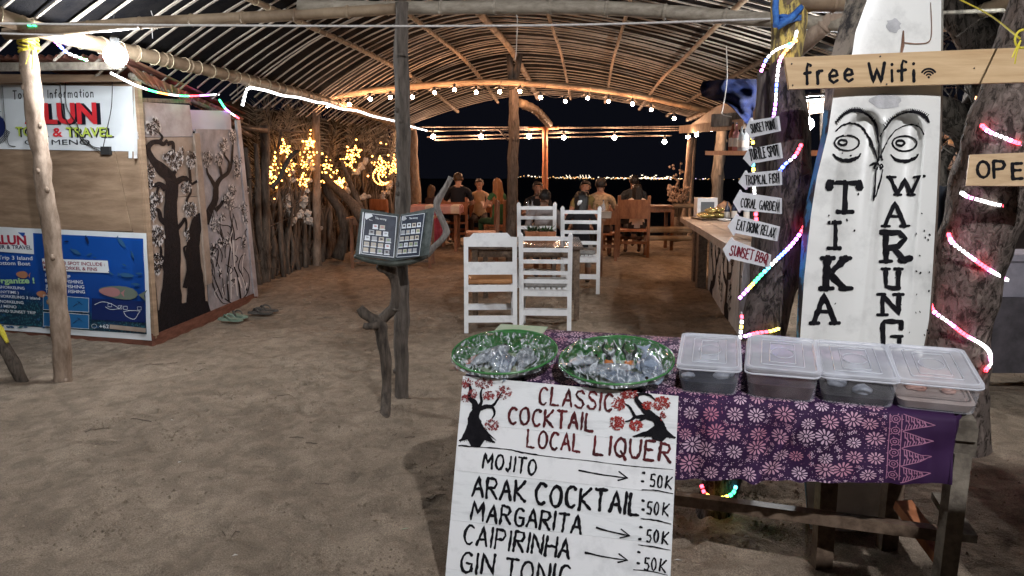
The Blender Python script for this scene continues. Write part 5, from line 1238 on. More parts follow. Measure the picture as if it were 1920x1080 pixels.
def pp(px, Y, top_py, scale=1.0, seat=.46):
    """floor point so that the head top of a seated figure lands on pixel (px, top_py)"""
    x = X(px, Y, 1.2); _sc[0] = max(.8, min(1.24, (P(px, top_py, Y).z - zg(Y)) / 1.345)); return FV(x, Y)
T_ = {}
person('child with brown ponytail in a dark top at the left end of the far table', pp(806, 15.5, 346), R(-40), fabric('dark_child_top', (.05, .03, .028)), fabric('dark_shorts', (.03, .03, .035)), m_skinL, m_hairBr, hl='mid', scale=.82, female=True, head_turn=-.3)
person('man with short brown hair in a black shirt seen from behind', pp(859, 15.2, 322), R(0), fabric('black_shirt', (.012, .014, .02)), fabric('dark_trousers', (.03, .03, .035)), m_skinL, m_hairBr, scale=1.05, sleeve=.7)
person('smiling woman in a beige top facing the camera behind the cloth table', pp(899, 15.9, 334), R(178), fabric('beige_blouse', (.4, .29, .19)), fabric('dark_skirt', (.04, .03, .03)), m_skinL, m_hairBr, scale=.98, female=True, sleeve=.35, smile=True, lean=.0)
person('woman with long wavy red-blonde hair and green top', pp(935, 14.7, 333), R(35), fabric('green_top', (.04, .12, .05)), fabric('green_skirt', (.03, .07, .035)), m_skinL, m_hairG, scale=1.0, female=True, hl='wavy', sleeve=.3)
person('dark-haired man in black seated facing the hoodie guest', pp(1010, 13.1, 339), R(172), fabric('black_tee', (.012, .012, .014)), fabric('black_trousers', (.02, .02, .022)), m_skinT, m_hairB, lean=.12, head_turn=-.2)
person('guest in a grey hoodie seen from behind at the shared table', pp(1021, 10.6, 353), R(-4), fabric('grey_hoodie', (.2, .18, .175)), fabric('dark_jeans', (.03, .035, .05)), m_skinT, m_hairB, scale=.98, sleeve=1.3, head_turn=-.2)
person('young man in an olive shirt with moustache facing the camera', pp(1097, 12.9, 337), R(176), fabric('olive_shirt', (.12, .1, .04)), fabric('olive_trousers', (.05, .045, .035)), m_skinT, m_hairB, scale=1.02, lean=.15, head_turn=.12, beard=True)
person('woman with tied black hair and black top on the slatted white chair', pp(1090, 10.15, 357), R(-2), fabric('black_top', (.01, .01, .012)), fabric('pale_shorts', (.2, .17, .15)), m_skinT, m_hairB, scale=.98, female=True, hl='mid', sleeve=.8)
person('guest in a pale patterned shirt seen from behind', pp(1125, 12.75, 332), R(-12), M('patterned_shirt', (.22, .16, .1), (.5, .38, .25), scale=30, rough=.9, bump=.2), fabric('brown_trousers', (.08, .05, .04)), m_skinT, m_hairB, scale=1.04, sleeve=.6)
person('woman with very long straight black hair on the reddish brown chair', pp(1195, 13.4, 343), R(0), fabric('cream_blouse', (.5, .42, .36)), fabric('black_skirt', (.02, .018, .02)), m_skinT, m_hairB, scale=1.0, female=True, hl='long', arms='table', sleeve=.5)
person('guest in a dark grey shirt in front of the long-haired woman', pp(1190, 14.4, 327), R(8), fabric('dark_grey_shirt', (.03, .035, .04)), fabric('dark_grey_trousers', (.02, .02, .025)), m_skinT, m_hairB, scale=1.05, sleeve=.5)
# hair clip and shirt lettering
t_ = P(1089, 376, 10.3); mb = MB(); mb.tube([P(1083, 384, 9.95), P(1087, 379, 9.94), P(1091, 376, 9.95)], [.012, .03, .01], 6); mb.build('hair_clip', m_white_paint).name = 'hair_clip'
tag(bpy.data.objects['hair_clip'], 'white hair clip on the tied black hair', 'hair clip')
# dried flowers beside the right rear post
dp = G(1272, 447); t = thing('dried_flowers', 'bunch of pale dried flowers standing beside the far right post', 'flowers', (X(1272, 16.4, 1), 16.4, .72))
rr = random.Random(8); mb = MB(); m2_ = MB()
for k in range(170):
    a = rr.uniform(0, 6.28); e = rr.uniform(-.3, 1.3); r_ = .25 * rr.random() ** .5; q = Vector((math.cos(a) * r_, math.sin(a) * r_ * .7, .45 + .3 * math.sin(e) * r_ / .25)); mb.ball(q, rr.uniform(.02, .04), 1, jit=.4, seed=k)
    if k % 6 == 0: m2_.tube([Vector((0, 0, -.15)), q * .6, q], .006, 4)
for k in range(14): mb.ball(Vector((-.05 + .015 * k * math.sin(k), 0, .75 + k * .035)), .03, 1, jit=.4, seed=k)
m2_.tube([Vector((0, 0, .2)), Vector((0, 0, .8)), Vector((.02, 0, 1.25))], .008, 4)
tag(mb.build('flower_heads', M('straw_flowers', (.4, .28, .2), (.55, .4, .3), scale=30, rough=.9, bump=0), t, local=True), kind='stuff'); tag(m2_.build('stems', m_stick, t, local=True), kind='stuff')
mb = MB(); mb.lathe([(0, -.6), (.12, -.6), (.15, -.2), (.1, .0), (.08, .05)], (0, 0, 0), 14); mb.build('vase', m_darkwood, t, local=True, smooth=True)

# ---------------------------------------------------------------- bar on the right
ba = thing('beach_bar', 'thatched-shack bar with wooden counter and mural-painted white front on the right', 'bar', (3.0, 9.5, 0))
B0 = G(1327, 541); B1 = G(1382, 626); B0.z = B1.z = 0
plB = Plane(B0, B1, B0 + UP); bd = (B1 - B0).normalized(); bn = plB.n
m_barw = M('whitewashed_panel', (.36, .33, .31), (.6, .57, .53), scale=2.5, rough=.6, bump=.2, detail=9)
z1 = .93
def bq(s, z, off=0): return B0 + bd * s + Vector((0, 0, z)) + bn * off
LB = (B1 - B0).length
nP = 9
for k in range(nP):
    a = lerp(0, 4.5, k / nP); b = lerp(0, 4.5, (k + 1) / nP) - .012
    mb = MB(); f = [bq(a, -.02), bq(b, -.02), bq(b, z1), bq(a, z1)]; bb = [q - bn * .03 for q in f]; mb.add(f + bb, [(3, 2, 1, 0), (4, 5, 6, 7)] + [(i, (i + 1) % 4, (i + 1) % 4 + 4, i + 4) for i in range(4)]); mb.build('front_panel', m_barw, ba)
mb = MB(); f = [bq(0, -.02), bq(0, z1), bq(0, z1) + Vector((1.2, .15, 0)), bq(0, -.02) + Vector((1.2, .15, 0))]; mb.add(f, [(0, 1, 2, 3)]); mb.build('end_panel', m_barw, ba)
C0 = P(1299, 395, 12.2); C0.z = 1.0
for k in range(3):
    w0 = k * .24
    q = Vector((-bd.y, bd.x, 0)); q = q if q.x > 0 else -q
    a = bq(-.9, 1.0, .34) + q * w0; b = bq(4.7, 1.0, .30) + q * w0; mb = MB(); mb.bar(a + q * .12, b + q * .12, .234, .07); mb.build('counter_plank', m_plytan if k else m_plytan, ba)
for s in (-.6, .0): mb = MB(); p = bq(s, 0, .1); mb.bar(p, p + Vector((0, 0, .96)), .12, .12, up=(1, 0, 0)); mb.build('counter_leg', m_darkwood, ba)
mu = MB()
def brB(pts, w_, mi=0): 
    pts = [tuple(q)[:2] for q in smooth_pts([(a, b, 0) for a, b in pts], 5)]
    n = len(pts); wd = [w_[min(int(i / (n - 1) * (len(w_) - 1)), len(w_) - 1)] for i in range(n)]
    _lift[0] = (_lift[0] + .0001) % .001
    mu.ribbon([bq(a, b, .004 + _lift[0]) for a, b in pts], wd, bn, mi, .1)
def clB(cx, cy, rx, ry, n):
    for _ in range(n):
        a = random.uniform(0, 6.28); r = math.sqrt(random.random()); q = bq(cx + rx * r * math.cos(a), cy + ry * r * math.sin(a), .0055 + random.random() * .001); d1 = (bd * math.cos(a * 3) + UP * math.sin(a * 3)) * .03; d2 = bn.cross(d1) * .5
        mu.add([q - d1, q - d2, q + d1, q + d2], [(0, 1, 2, 3)], 0)
brB([(.35, 0), (.5, .2), (.75, .35), (.8, .55), (.65, .7), (.75, .82)], [.3, .14, .1, .08, .05, .03]); brB([(.78, .5), (1.0, .65), (1.05, .8)], [.08, .05, .03]); brB([(.6, .3), (.45, .5), (.3, .62)], [.08, .05, .03])
brB([(1.9, 0), (1.8, .2), (1.85, .5), (1.8, .75), (1.95, .85)], [.3, .14, .12, .1, .05]); brB([(1.85, .5), (2.1, .55), (2.15, .7)], [.08, .05, .03]); brB([(1.8, .4), (1.5, .5), (1.45, .65)], [.08, .05, .03])
for a in ((.8, .85, .14, .06, 30), (1.05, .75, .12, .1, 40), (.3, .66, .1, .1, 34), (1.2, .4, .1, .14, 30), (1.45, .7, .1, .1, 30), (2.15, .75, .12, .1, 34), (2.1, .3, .1, .16, 34), (1.95, .88, .12, .05, 20), (1.4, .25, .08, .12, 20)): clB(*a)
brB([(2.75, .15), (2.72, .75), (3.0, .75), (2.97, .15), (2.75, .15)], [.04] * 5); brB([(2.78, .62), (2.95, .62)], [.03, .03]); brB([(2.86, .6), (2.84, .2)], [.03, .03]); brB([(3.0, .6), (3.12, .55), (3.1, .3), (2.98, .28)], [.03] * 4); brB([(2.8, .2), (2.95, .2)], [.05, .05])
tag(mu.build('counter_mural', m_black, ba), kind='stuff')
# bar posts, shelf, roof
post('bar_post', [Vector((X(1340, 12.0, .2), 12.0, 0)), P(1346, 330, 12.0), P(1354, 245, 12.0)], [.1, .085], m_post, ba, seed=41)
post('bar_post', [Vector((X(1545, 8.0, .2), 8.0, 0)), P(1550, 230, 8.0), P(1552, 120, 8.0)], [.07, .06], m_post, ba, seed=42)
mb = MB(); mb.bar(P(1338, 287, 9.5), P(1520, 287, 7.0), .22, .05); mb.build('bottle_shelf', m_redwood, ba)
mb = MB(); mb.bar(P(1278, 243, 12.6), P(1400, 232, 9.0), .08, .12); mb.build('roof_beam', m_post2, ba)
mb = MB(); mb.bar(P(1338, 226, 9.8), P(1420, 222, 9.2), .09, .16); mb.build('roof_beam', m_post, ba)
mb = MB(); mb.bar(P(1402, 222, 9.3), P(1700, 170, 5.8), .09, .12); mb.build('roof_beam', m_darkwood, ba)
q0, q1, q2, q3 = P(1282, 244, 13.2), P(1345, 200, 11.2), P(1500, 190, 7.6), P(1400, 233, 8.9)
mb = corr(lambda u, v: q0.lerp(q1, u).lerp(q3.lerp(q2, u), v), 3, 120, 0, 0, UP)
mb = MB(); mb.grid(lambda u, v: q0.lerp(q1, v).lerp(q3.lerp(q2, v), u) + UP * .02 * math.sin(u * 26 * 6.28), 180, 2); mb.build('roof_sheet', m_greymetal, ba, smooth=True)
# bar string bulbs
t = thing('string_light', 'short bright string of bulbs under the bar roof beam', 'string lights', P(1310, 243, 11.8))
bulbs(t, [P(x, y, 11.6) for x, y in ((1309, 245), (1321, 241), (1328, 240), (1335, 243), (1306, 253), (1290, 257))], MBb := (lambda m: (m.ball((0, 0, 0), .03, 1), m)[1])(MB()), (lambda m: (m.tube([(0, 0, .02), (0, 0, .06)], .014, 5), m)[1])(MB()), EM('bar_string_glow', (1.0, .6, .35), 520))
m_amber = glassy('amber_liquor_glass', (.3, .1, .06), .1, .85); m_pinkg = glassy('pink_liquor_glass', (.45, .2, .2), .1, .8); m_darkg = glassy('dark_liquor_glass', (.015, .02, .04), .1, 1); m_clg = glassy('clear_liquor_glass', (.45, .48, .5), .08, .7)
m_lab = cP('cream_paper_label', (.5, .45, .4))
zsh = P(1350, 283, 9.3).z
for lab, px, Yb, h, mt in (('amber bottle nearest the end of the high bar shelf', 1372, 9.05, .34, m_amber), ('pink bottle with cream label second along the high shelf', 1379, 8.95, .33, m_pinkg), ('clear bottle third along the high shelf by the blue tarp', 1389, 8.8, .28, m_clg), ('slim clear bottle last on the high shelf before the arrow signs', 1397, 8.65, .26, m_clg)):
    z = P(1338, 287, 9.5).lerp(P(1520, 287, 7.0), (9.5 - Yb) / 2.5).z + .025
    bottle(lab, Vector((X(px, Yb, z), Yb, z)), h, .042, mt, lab=m_lab, grp='bottles on the high bar shelf')
for lab, px, py, h, mt in (('dark bottle with blue label on the bar counter', 1369, 388, .3, m_darkg), ('dark bottle left of the brown jar on the counter', 1363, 390, .26, m_darkg), ('clear capped bottle on the counter behind the packets', 1379, 388, .3, m_clg), ('amber bottle on the counter half hidden by the arrow signs', 1390, 390, .26, m_amber), ('dark bottle on the counter near the tropical fish sign', 1398, 392, .3, m_darkg)):
    Yb = 10.2; bottle(lab, Vector((X(px, Yb, 1.1), Yb - (px - 1363) * .03, 1.036)), h, .04, mt, lab=m_lab, grp='bottles on the bar counter')
m_gold = M('gold_foil_wrap', (.4, .28, .06), (.75, .6, .25), scale=25, rough=.25, bump=1.0, bscale=30, bdist=.03, metal=.7)
tr = P(1335, 398, 10.6); tz = 1.036
mb = MB(); c = Vector((X(1335, 10.4, tz), 10.4, tz)); mb.box(c + Vector((0, 0, .012)), (.42, .6, .024), taper=1.1); tag(mb.build('serving_tray', m_darkwood), 'brown tray under the gold packets on the bar counter', 'tray')
for k, (dx, dy, dz) in enumerate(((-.1, -.15, 0), (.1, -.13, 0), (-.09, .1, 0), (.1, .12, 0), (-.05, -.1, .07), (.08, .02, .07))):
    mb = MB(); mb.ball((0, 0, .035), .1, 2, (1.25, .8, .38), jit=.25, seed=k * 3); o = mb.build('gold_packet', m_gold, local=True); o.location = c + Vector((dx, dy, .024 + dz)); o.rotation_euler = (0, 0, .3 * k)
    tag(o, ['gold foil packet at the front left of the tray', 'gold foil packet at the front right of the tray', 'gold foil packet at the back left of the tray', 'gold foil packet at the back right of the tray', 'gold foil packet stacked on top at the left', 'gold foil packet stacked on top at the right'][k], 'packet', 'gold foil packets on the bar tray')
bx = Vector((X(1323, 11.3, 1.2), 11.3, 1.036)); t = thing('display_box', 'white-framed display box behind the gold packets', 'box', bx)
obj1('frame', m_white_paint, t, lambda m: m.box((0, 0, .14), (.3, .22, .28))); obj1('front_picture', cP('dim_picture', (.12, .13, .14)), t, lambda m: m.box((0, -.112, .13), (.2, .008, .18)))
jp = Vector((X(1357, 10.9, 1.1), 10.9, 1.036)); mb = MB(); mb.ball(jp + Vector((0, 0, .12)), .13, 2, (.9, .8, .95), jit=.4); tag(mb.build('dried_bunch', M('dried_brown', (.2, .1, .06), (.4, .24, .14), scale=30, rough=.9, bump=.6), smooth=True), 'small brown dried bunch on the counter behind the packets', 'dried flowers')
mb = MB(); mb.lathe([(0, 0), (.06, .01), (.09, .03), (.085, .035), (0, .015)], Vector((X(1358, 9.9, 1.04), 9.9, 1.036)), 14); tag(mb.build('saucer', m_white_paint), 'white saucer at the right end of the tray', 'saucer')
# blue tarp
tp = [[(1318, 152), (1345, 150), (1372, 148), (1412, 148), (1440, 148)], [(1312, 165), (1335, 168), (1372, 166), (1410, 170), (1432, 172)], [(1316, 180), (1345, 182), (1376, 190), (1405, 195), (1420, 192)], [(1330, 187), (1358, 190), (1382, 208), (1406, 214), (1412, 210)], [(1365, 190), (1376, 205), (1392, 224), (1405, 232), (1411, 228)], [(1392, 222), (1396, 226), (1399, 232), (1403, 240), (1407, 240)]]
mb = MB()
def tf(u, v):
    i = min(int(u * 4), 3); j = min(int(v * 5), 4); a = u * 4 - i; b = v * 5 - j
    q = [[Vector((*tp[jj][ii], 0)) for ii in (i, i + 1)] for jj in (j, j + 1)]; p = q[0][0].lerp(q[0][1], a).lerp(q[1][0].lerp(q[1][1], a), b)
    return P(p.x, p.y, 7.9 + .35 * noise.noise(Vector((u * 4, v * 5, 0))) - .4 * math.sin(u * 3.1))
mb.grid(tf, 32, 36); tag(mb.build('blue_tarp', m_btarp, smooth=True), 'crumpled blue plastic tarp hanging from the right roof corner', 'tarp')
# ---------------------------------------------------------------- sign tree (dark trunk with arrow signs)
tr = thing('sign_tree', 'dark leaning tree trunk that carries the six arrow signs', 'tree', G(1338, 962))
trunk('trunk', [G(1335, 962) - Vector((0, 0, .1)), P(1352, 900, 3.42), P(1395, 740, 3.5), P(1432, 620, 3.6), P(1460, 500, 3.7), P(1478, 400, 3.7), P(1480, 300, 3.75), P(1476, 200, 3.8), P(1470, 120, 3.85)], [.085, .085, .10, .105, .115, .125, .1, .09, .075], tr, m_bark, jit=.22, seg=20, seed=3, sm=9)
trunk('broken_branch', [P(1485, 420, 3.68), P(1505, 385, 3.62), P(1518, 350, 3.6), P(1510, 328, 3.6)], [.085, .075, .05, .025], tr, m_bark, seed=9)
trunk('second_stem', [P(1425, 640, 3.95), P(1428, 500, 3.95), P(1436, 300, 3.95), P(1440, 135, 3.95)], [.06, .06, .07, .055], tr, m_post, jit=.2, seed=11)
trunk('upper_stem', [P(1470, 150, 3.9), P(1478, 60, 3.92), P(1486, -40, 3.95)], [.07, .085, .09], tr, M('yellow_stripped_bark', (.12, .09, .05), (.55, .42, .12), scale=9, stretch=(4, 4, 1), rough=.8, bump=.5, lo=.45, hi=.55), jit=.2, seed=12)
mb = MB()
for i, (y0, y1) in enumerate(((35, 20), (40, 30), (36, 32), (44, 34), (30, 38))):
    mb.tube(smooth_pts([P(1452, y0 + 5, 3.86), P(1470, y0, 3.78), P(1500, y1, 3.86)], 5), .01, 5)
mb.tube(smooth_pts([P(1456, -10, 3.8), P(1454, 15, 3.78), P(1456, 48, 3.8)], 4), .016, 6); mb.tube(smooth_pts([P(1458, 50, 3.8), P(1480, 36, 3.77), P(1502, 14, 3.84)], 4), .016, 6)
mb.build('blue_tie', m_brope, tr, smooth=True)
trunk('bar_pillar', [P(1397, 640, 4.6), P(1402, 560, 4.6), P(1410, 480, 4.6)], [.05, .05, .05], tr, m_plygrey, jit=.1, seed=13).name = 'pale_stem'
# arrow signs
m_signw = M('white_sign_board', (.6, .6, .62), (.76, .76, .79), scale=8, rough=.5, bump=.15); m_ink = M('black_marker', (.01, .01, .012), None, rough=.5, bump=0); m_mar = M('maroon_marker', (.16, .015, .03), (.22, .02, .04), rough=.5, bump=0)
signs = [('SUNSET POINT', (1397, 242), (1407, 226), (1457, 218), (1461, 246), (1411, 257), 'topmost', m_ink, (1409, 250), (1456, 241), 17, 3.55),
 ('TURTLE SPOT', (1393, 297), (1406, 279), (1461, 268), (1465, 297), (1409, 307), 'second from the top', m_ink, (1407, 301), (1462, 291), 20, 3.5),
 ('TROPICAL FISH', (1384, 342), (1397, 325), (1463, 319), (1464, 347), (1400, 351), 'third from the top', m_ink, (1398, 347), (1462, 342), 17, 3.45),
 ('CORAL GARDEN', (1374, 379), (1387, 361), (1464, 372), (1464, 401), (1388, 394), 'fourth from the top', m_ink, (1388, 388), (1460, 396), 17, 3.42),
 ('EAT DRINK RELAX', (1364, 424), (1381, 405), (1461, 425), (1456, 452), (1377, 437), 'fifth from the top', m_ink, (1380, 430), (1452, 445), 18, 3.38),
 ('SUNSET BBQ', (1355, 467), (1371, 450), (1444, 478), (1441, 502), (1368, 485), 'lowest', m_mar, (1367, 477), (1438, 494), 18, 3.36)]
for txt, tip, tl, trr, brr, bl, pos, ink, p0, p1, h, Yd in signs:
    pl = Plane(P(*tl, Yd), P(*trr, Yd - .12), P(*bl, Yd)); t = thing('arrow_sign', f'white left-pointing arrow reading {txt}, {pos} on the sign tree', 'sign', pl.hit(*brr), 0, 'arrow signs on the dark tree')
    dx = (bl[1] - tl[1]) * .28
    slabobj('board', [tip, (tl[0], tl[1] - 5), (tl[0] + 3, tl[1]), trr, brr, (bl[0] + 1, bl[1]), (bl[0] - 2, bl[1] + 5)], pl, m_signw, t, .014, 0)
    T = MB()
    stroke_text(T, txt, p0, p1, h, pl, .0052 if len(txt) > 11 else .0065, jit=.3, fill=.72)
    for k in (2, 4, 6): stroke_px(T, [(trr[0] - k, trr[1] + 2), (brr[0] - k, brr[1] - 2)], .0012, pl, 0, .5)
    T.build('lettering', ink, t)
# LED ropes on and around the sign tree
led_strip('multicolour LED rope spiralling round the arrow sign tree', [
    ([P(1388, 558, 3.36), P(1400, 545, 3.36), P(1425, 518, 3.42), P(1455, 488, 3.44), P(1485, 458, 3.5), P(1505, 430, 3.52), P(1516, 405, 3.56)], 'VYGCWBVVRR'),
    ([P(1388, 632, 3.36), P(1391, 600, 3.36), P(1390, 585, 3.36)], 'WYWR'),
    ([P(1398, 630, 3.42), P(1420, 624, 3.45), P(1445, 621, 3.47), P(1463, 615, 3.5)], 'VRRRYY'),
    ([P(1462, 321, 3.6), P(1472, 308, 3.58), P(1490, 293, 3.57), P(1502, 272, 3.6)], 'BBWVRR'),
    ([P(1450, 222, 3.66), P(1454, 195, 3.68), P(1456, 160, 3.7), P(1461, 118, 3.72), P(1470, 100, 3.74), P(1488, 78, 3.76), P(1495, 55, 3.8)], 'VVWBWWPOWYW'),
    ([P(1428, 132, 3.75), P(1438, 110, 3.74), P(1455, 94, 3.73), P(1478, 84, 3.74), P(1494, 76, 3.77)], 'PBWWWGO'),
    ([P(1411, 300, 3.6), P(1413, 322, 3.58), P(1414, 350, 3.55)], 'CYWWV'), ([P(1414, 350, 3.55), P(1416, 380, 3.5), P(1418, 412, 3.5)], 'WWVRR'), ([P(1410, 258, 3.6), P(1412, 270, 3.6)], 'Y'),
    ([P(1316, 912, 3.3), P(1322, 925, 3.28), P(1340, 934, 3.27), P(1360, 932, 3.28), P(1374, 925, 3.3), P(1380, 912, 3.32)], 'RROYYYYYGGC')], r=.0045, step=.024, size=.0058)
led_strip('white and green LED rope dangling below the lamp by the totem', [([P(1514, 245, 5.1), P(1516, 262, 5.1), P(1517, 278, 5.1)], 'CGW')], r=.005, step=.03, size=.006)
for x, y, Yd, c_, s_ in (): pass

# ---------------------------------------------------------------- totem: upright white canoe slab TIKA WARUNG
to = thing('canoe_totem', 'tall upright white canoe slab painted with carved eyes and the letters TIKA WARUNG', 'totem', G(1580, 1010, 0))
rowsL = [(-60, 1612), (0, 1626), (60, 1604), (100, 1598), (170, 1564), (250, 1552), (330, 1532), (400, 1521), (520, 1508), (650, 1499), (760, 1500), (1000, 1520)]
rowsR = [(-60, 1766), (0, 1765), (170, 1764), (250, 1762), (400, 1755), (520, 1748), (600, 1742), (650, 1732), (760, 1712), (900, 1665), (1000, 1640)]
rowsD = [(-60, 1575), (0, 1588), (60, 1570), (100, 1560), (170, 1547), (250, 1541), (400, 1507), (520, 1498), (650, 1492), (760, 1496), (1000, 1516)]
def tY(py): return interp([(-60, 3.42), (650, 3.26), (1010, 3.16)], py)
def brow(s):  # upper edge of each eye hollow in pixels
    c = -.34 if s < 0 else .38; w_ = .36; q = (s - c) / w_
    return 206 + 50 * (1 - math.sqrt(max(0, 1 - q * q))) if abs(q) < 1 else 1e9
def relief(px, py):
    l, r = interp(rowsL, py), interp(rowsR, py); s = (px - l) / (r - l) * 2 - 1
    d = .012 * (abs(s) ** 3) 
    if py > 200:
        for c, w_ in ((-.34, .36), (.38, .36)):
            ex = (1 - min(1, ((py - 206) / 470))) ; q = (s - c - .06 * (py - 206) / 400 * (1 if c < 0 else -1)) / w_
            if abs(q) < 1:
                top = 206 + 60 * (1 - math.sqrt(1 - q * q)); a = max(0, min(1, (py - top) / 14)); d += .075 * (1 - q * q) ** .8 * a * max(0, ex) ** .7
        n = math.exp(-((s - .03) / .05) ** 2) * max(0, min(1, (py - 215) / 30)) * max(0, 1 - (py - 215) / 190); d -= .018 * n
        d += .018 * math.exp(-((s - .12) / .06) ** 2) * max(0, min(1, (py - 350) / 60)) * max(0, 1 - (py - 350) / 260)
    return d
def tot(px, py, off=0): return P(px, py, tY(py) + relief(px, py) - off)
mb = MB(); NV, NU = 220, 66
def tfn(u, v):
    py = lerp(-60, 1005, v); return tot(lerp(interp(rowsL, py), interp(rowsR, py), u), py)
mb.grid(tfn, NU, NV); mb.build('white_face', m_totem, to, smooth=True)
mb = MB()
def side(u, v):
    py = lerp(-60, 1005, v); a = tfn(0, v); b = P(interp(rowsD, py), py, tY(py) + .17); return a.lerp(b, u) + Vector((0, 0, 0))
mb.grid(side, 6, 120)
m_side = M('peeling_blue_hull_paint', (.015, .014, .016), (.05, .24, .42), scale=7, rough=.6, bump=.5, bscale=20, lo=.5, hi=.54)
m_side2 = M('bare_grey_hull_edge', (.03, .028, .03), (.34, .29, .23), scale=9, rough=.7, bump=.5, bscale=20, lo=.42, hi=.56)
ob_ = mb.build('hull_side', [m_side, m_side2], to, smooth=True); nf = len(ob_.data.polygons)
for p_ in ob_.data.polygons: p_.material_index = 1 if p_.index < nf * .25 else 0
mb = MB(); mb.grid(lambda u, v: P(lerp(interp(rowsD, lerp(-60, 1005, v)), interp(rowsR, lerp(-60, 1005, v)) + 4, u), lerp(-60, 1005, v), tY(lerp(-60, 1005, v)) + .17), 4, 40)
mb.grid(lambda u, v: tfn(1, v).lerp(P(interp(rowsR, lerp(-60, 1005, v)) + 4, lerp(-60, 1005, v), tY(lerp(-60, 1005, v)) + .17), u), 3, 80)
mb.build('hull_back', M('bare_hull_wood', (.12, .09, .07), (.3, .25, .2), scale=7, rough=.8, bump=.4), to, smooth=True)
plT = Plane(P(1600, 200, 3.4), P(1700, 200, 3.4), P(1600, 500, 3.3))
T = MB(); tm = tot
S = lambda pts, wd, sm=0, j=.2: stroke_px(T, pts, wd, plT, 0, j, .004, sm, tm)
# slab-serif letters as px strokes
def serif(letter, x0, y0, x1, y1, wd, sk=0):
    global T
    T = MB()
    X_ = lambda a: x0 + (x1 - x0) * a; Y_ = lambda b: y1 + (y0 - y1) * b
    G_ = {'T': [[(0, 1), (1, .97)], [(.5, 1), (.48, 0)], [(.25, 0), (.78, 0)], [(0, 1), (0, .82)], [(1, 1), (1, .82)]], 'I': [[(.5, 1), (.5, 0)], [(.08, 1), (.95, 1)], [(.0, 0), (.92, 0)]],
          'K': [[(.25, 1), (.2, 0)], [(.05, 1), (.5, 1)], [(0, 0), (.45, 0)], [(.9, 1), (.3, .48), (.85, 0)], [(.7, 1), (1.05, 1)], [(.68, 0), (1.1, 0)]],
          'A': [[(.12, 0), (.48, 1), (.84, 0)], [(.28, .42), (.7, .42)], [(0, 0), (.3, 0)], [(.68, 0), (1, .02)]], 'W': [[(.08, 1), (.3, 0), (.5, .9), (.68, 0), (.92, 1)], [(0, 1), (.25, 1)], [(.75, 1), (1.05, 1.05)], [(.2, 0), (.4, 0)], [(.58, 0), (.78, 0)]],
          'R': [[(.2, 1), (.2, 0)], [(.02, 1), (.65, .98), (.85, .78), (.62, .5), (.2, .46)], [(.45, .46), (.85, .02)], [(0, 0), (.4, 0)], [(.68, .02), (1.02, .1)]],
          'U': [[(.2, 1), (.22, .08), (.5, 0), (.85, 0)], [(.82, 1), (.8, 0)], [(0, 1), (.4, 1)], [(.62, 1), (1, 1)]], 'N': [[(.2, 0), (.2, 1), (.82, .05), (.82, 1)], [(0, 0), (.4, 0)], [(.0, 1), (.3, 1)], [(.62, 1), (1, 1)]],
          'G': [[(.95, .8), (.9, 1), (.2, 1), (.12, .9), (.14, .05), (.3, 0), (.85, .02), (.86, .42)], [(.5, .42), (1, .42)], [(.95, 1), (.95, .72)]]}
    for st in G_[letter]:
        pts = [(X_(a), Y_(b)) for a, b in st]; dd = []
        for p, q in zip(pts, pts[1:]):
            k = max(1, int(math.hypot(q[0] - p[0], q[1] - p[1]) / 7)); dd += [(lerp(p[0], q[0], i / k), lerp(p[1], q[1], i / k)) for i in range(k)]
        dd.append(pts[-1]); thin = abs(pts[0][1] - pts[-1][1]) < 4 and len(pts) == 2
        S(dd, [wd * (.62 if thin else 1) * random.uniform(.85, 1.1) for _ in dd])
    T.build('painted_letter', m_black, to)
serif('T', 1555, 342, 1612, 397, .034); serif('I', 1552, 417, 1578, 465, .03); serif('K', 1538, 484, 1592, 541, .034); serif('A', 1519, 553, 1574, 606, .026)
serif('W', 1663, 332, 1730, 365, .02); serif('A', 1653, 380, 1705, 424, .021); serif('R', 1650, 435, 1706, 490, .027); serif('U', 1653, 504, 1692, 540, .022); serif('N', 1645, 552, 1694, 590, .022); serif('G', 1650, 603, 1692, 651, .022)
# brows, eyelids, eyes, nose
T = MB()
S([(1567, 230), (1578, 218), (1592, 209), (1606, 207), (1622, 211), (1636, 222), (1643, 238), (1646, 255)], [.006, .012, .016, .018, .02, .02, .016, .01], 5)
S([(1651, 255), (1660, 240), (1674, 222), (1690, 213), (1706, 209), (1722, 211), (1735, 219), (1742, 229)], [.008, .01, .01, .012, .014, .016, .018, .01], 5)
for k in range(26):
    f = k / 26; x, y = lerp(1570, 1640, f), 207 + 26 * (abs(f - .5) * 2) ** 2; S([(x, y), (x - 4 + 8 * f, y - 6)], .0035)
    x, y = lerp(1660, 1740, f), 209 + 20 * (abs(f - .6) * 2) ** 2; S([(x, y), (x - 4 + 9 * f, y - 5)], .0035)
S([(1567, 246), (1580, 235), (1597, 231), (1612, 236), (1626, 252), (1634, 270), (1640, 284), (1645, 300)], [.005, .007, .01, .008, .012, .013, .012, .008], 5, .5)
S([(1732, 252), (1726, 240), (1712, 234), (1696, 236), (1680, 244), (1668, 258), (1658, 276), (1650, 296)], [.01, .008, .008, .005, .005, .006, .009, .008], 5, .5)
for cx, cy in ((1588, 267), (1696, 268)):
    S([(cx + 23 * math.cos(a), cy + 14 * math.sin(a) * (1.1 if math.sin(a) > 0 else .95)) for a in [k * .33 - .2 for k in range(20)]], .008, 0, .3)
    S([(cx - 8 + 8 * math.cos(a), cy + 5 * math.sin(a)) for a in [k * .63 for k in range(11)]], .011)
    S([(cx - 26, cy + 22), (cx - 14, cy + 32), (cx + 4, cy + 34), (cx + 20, cy + 28), (cx + 26, cy + 21)], [.006, .016, .018, .014, .006], 5, .3)
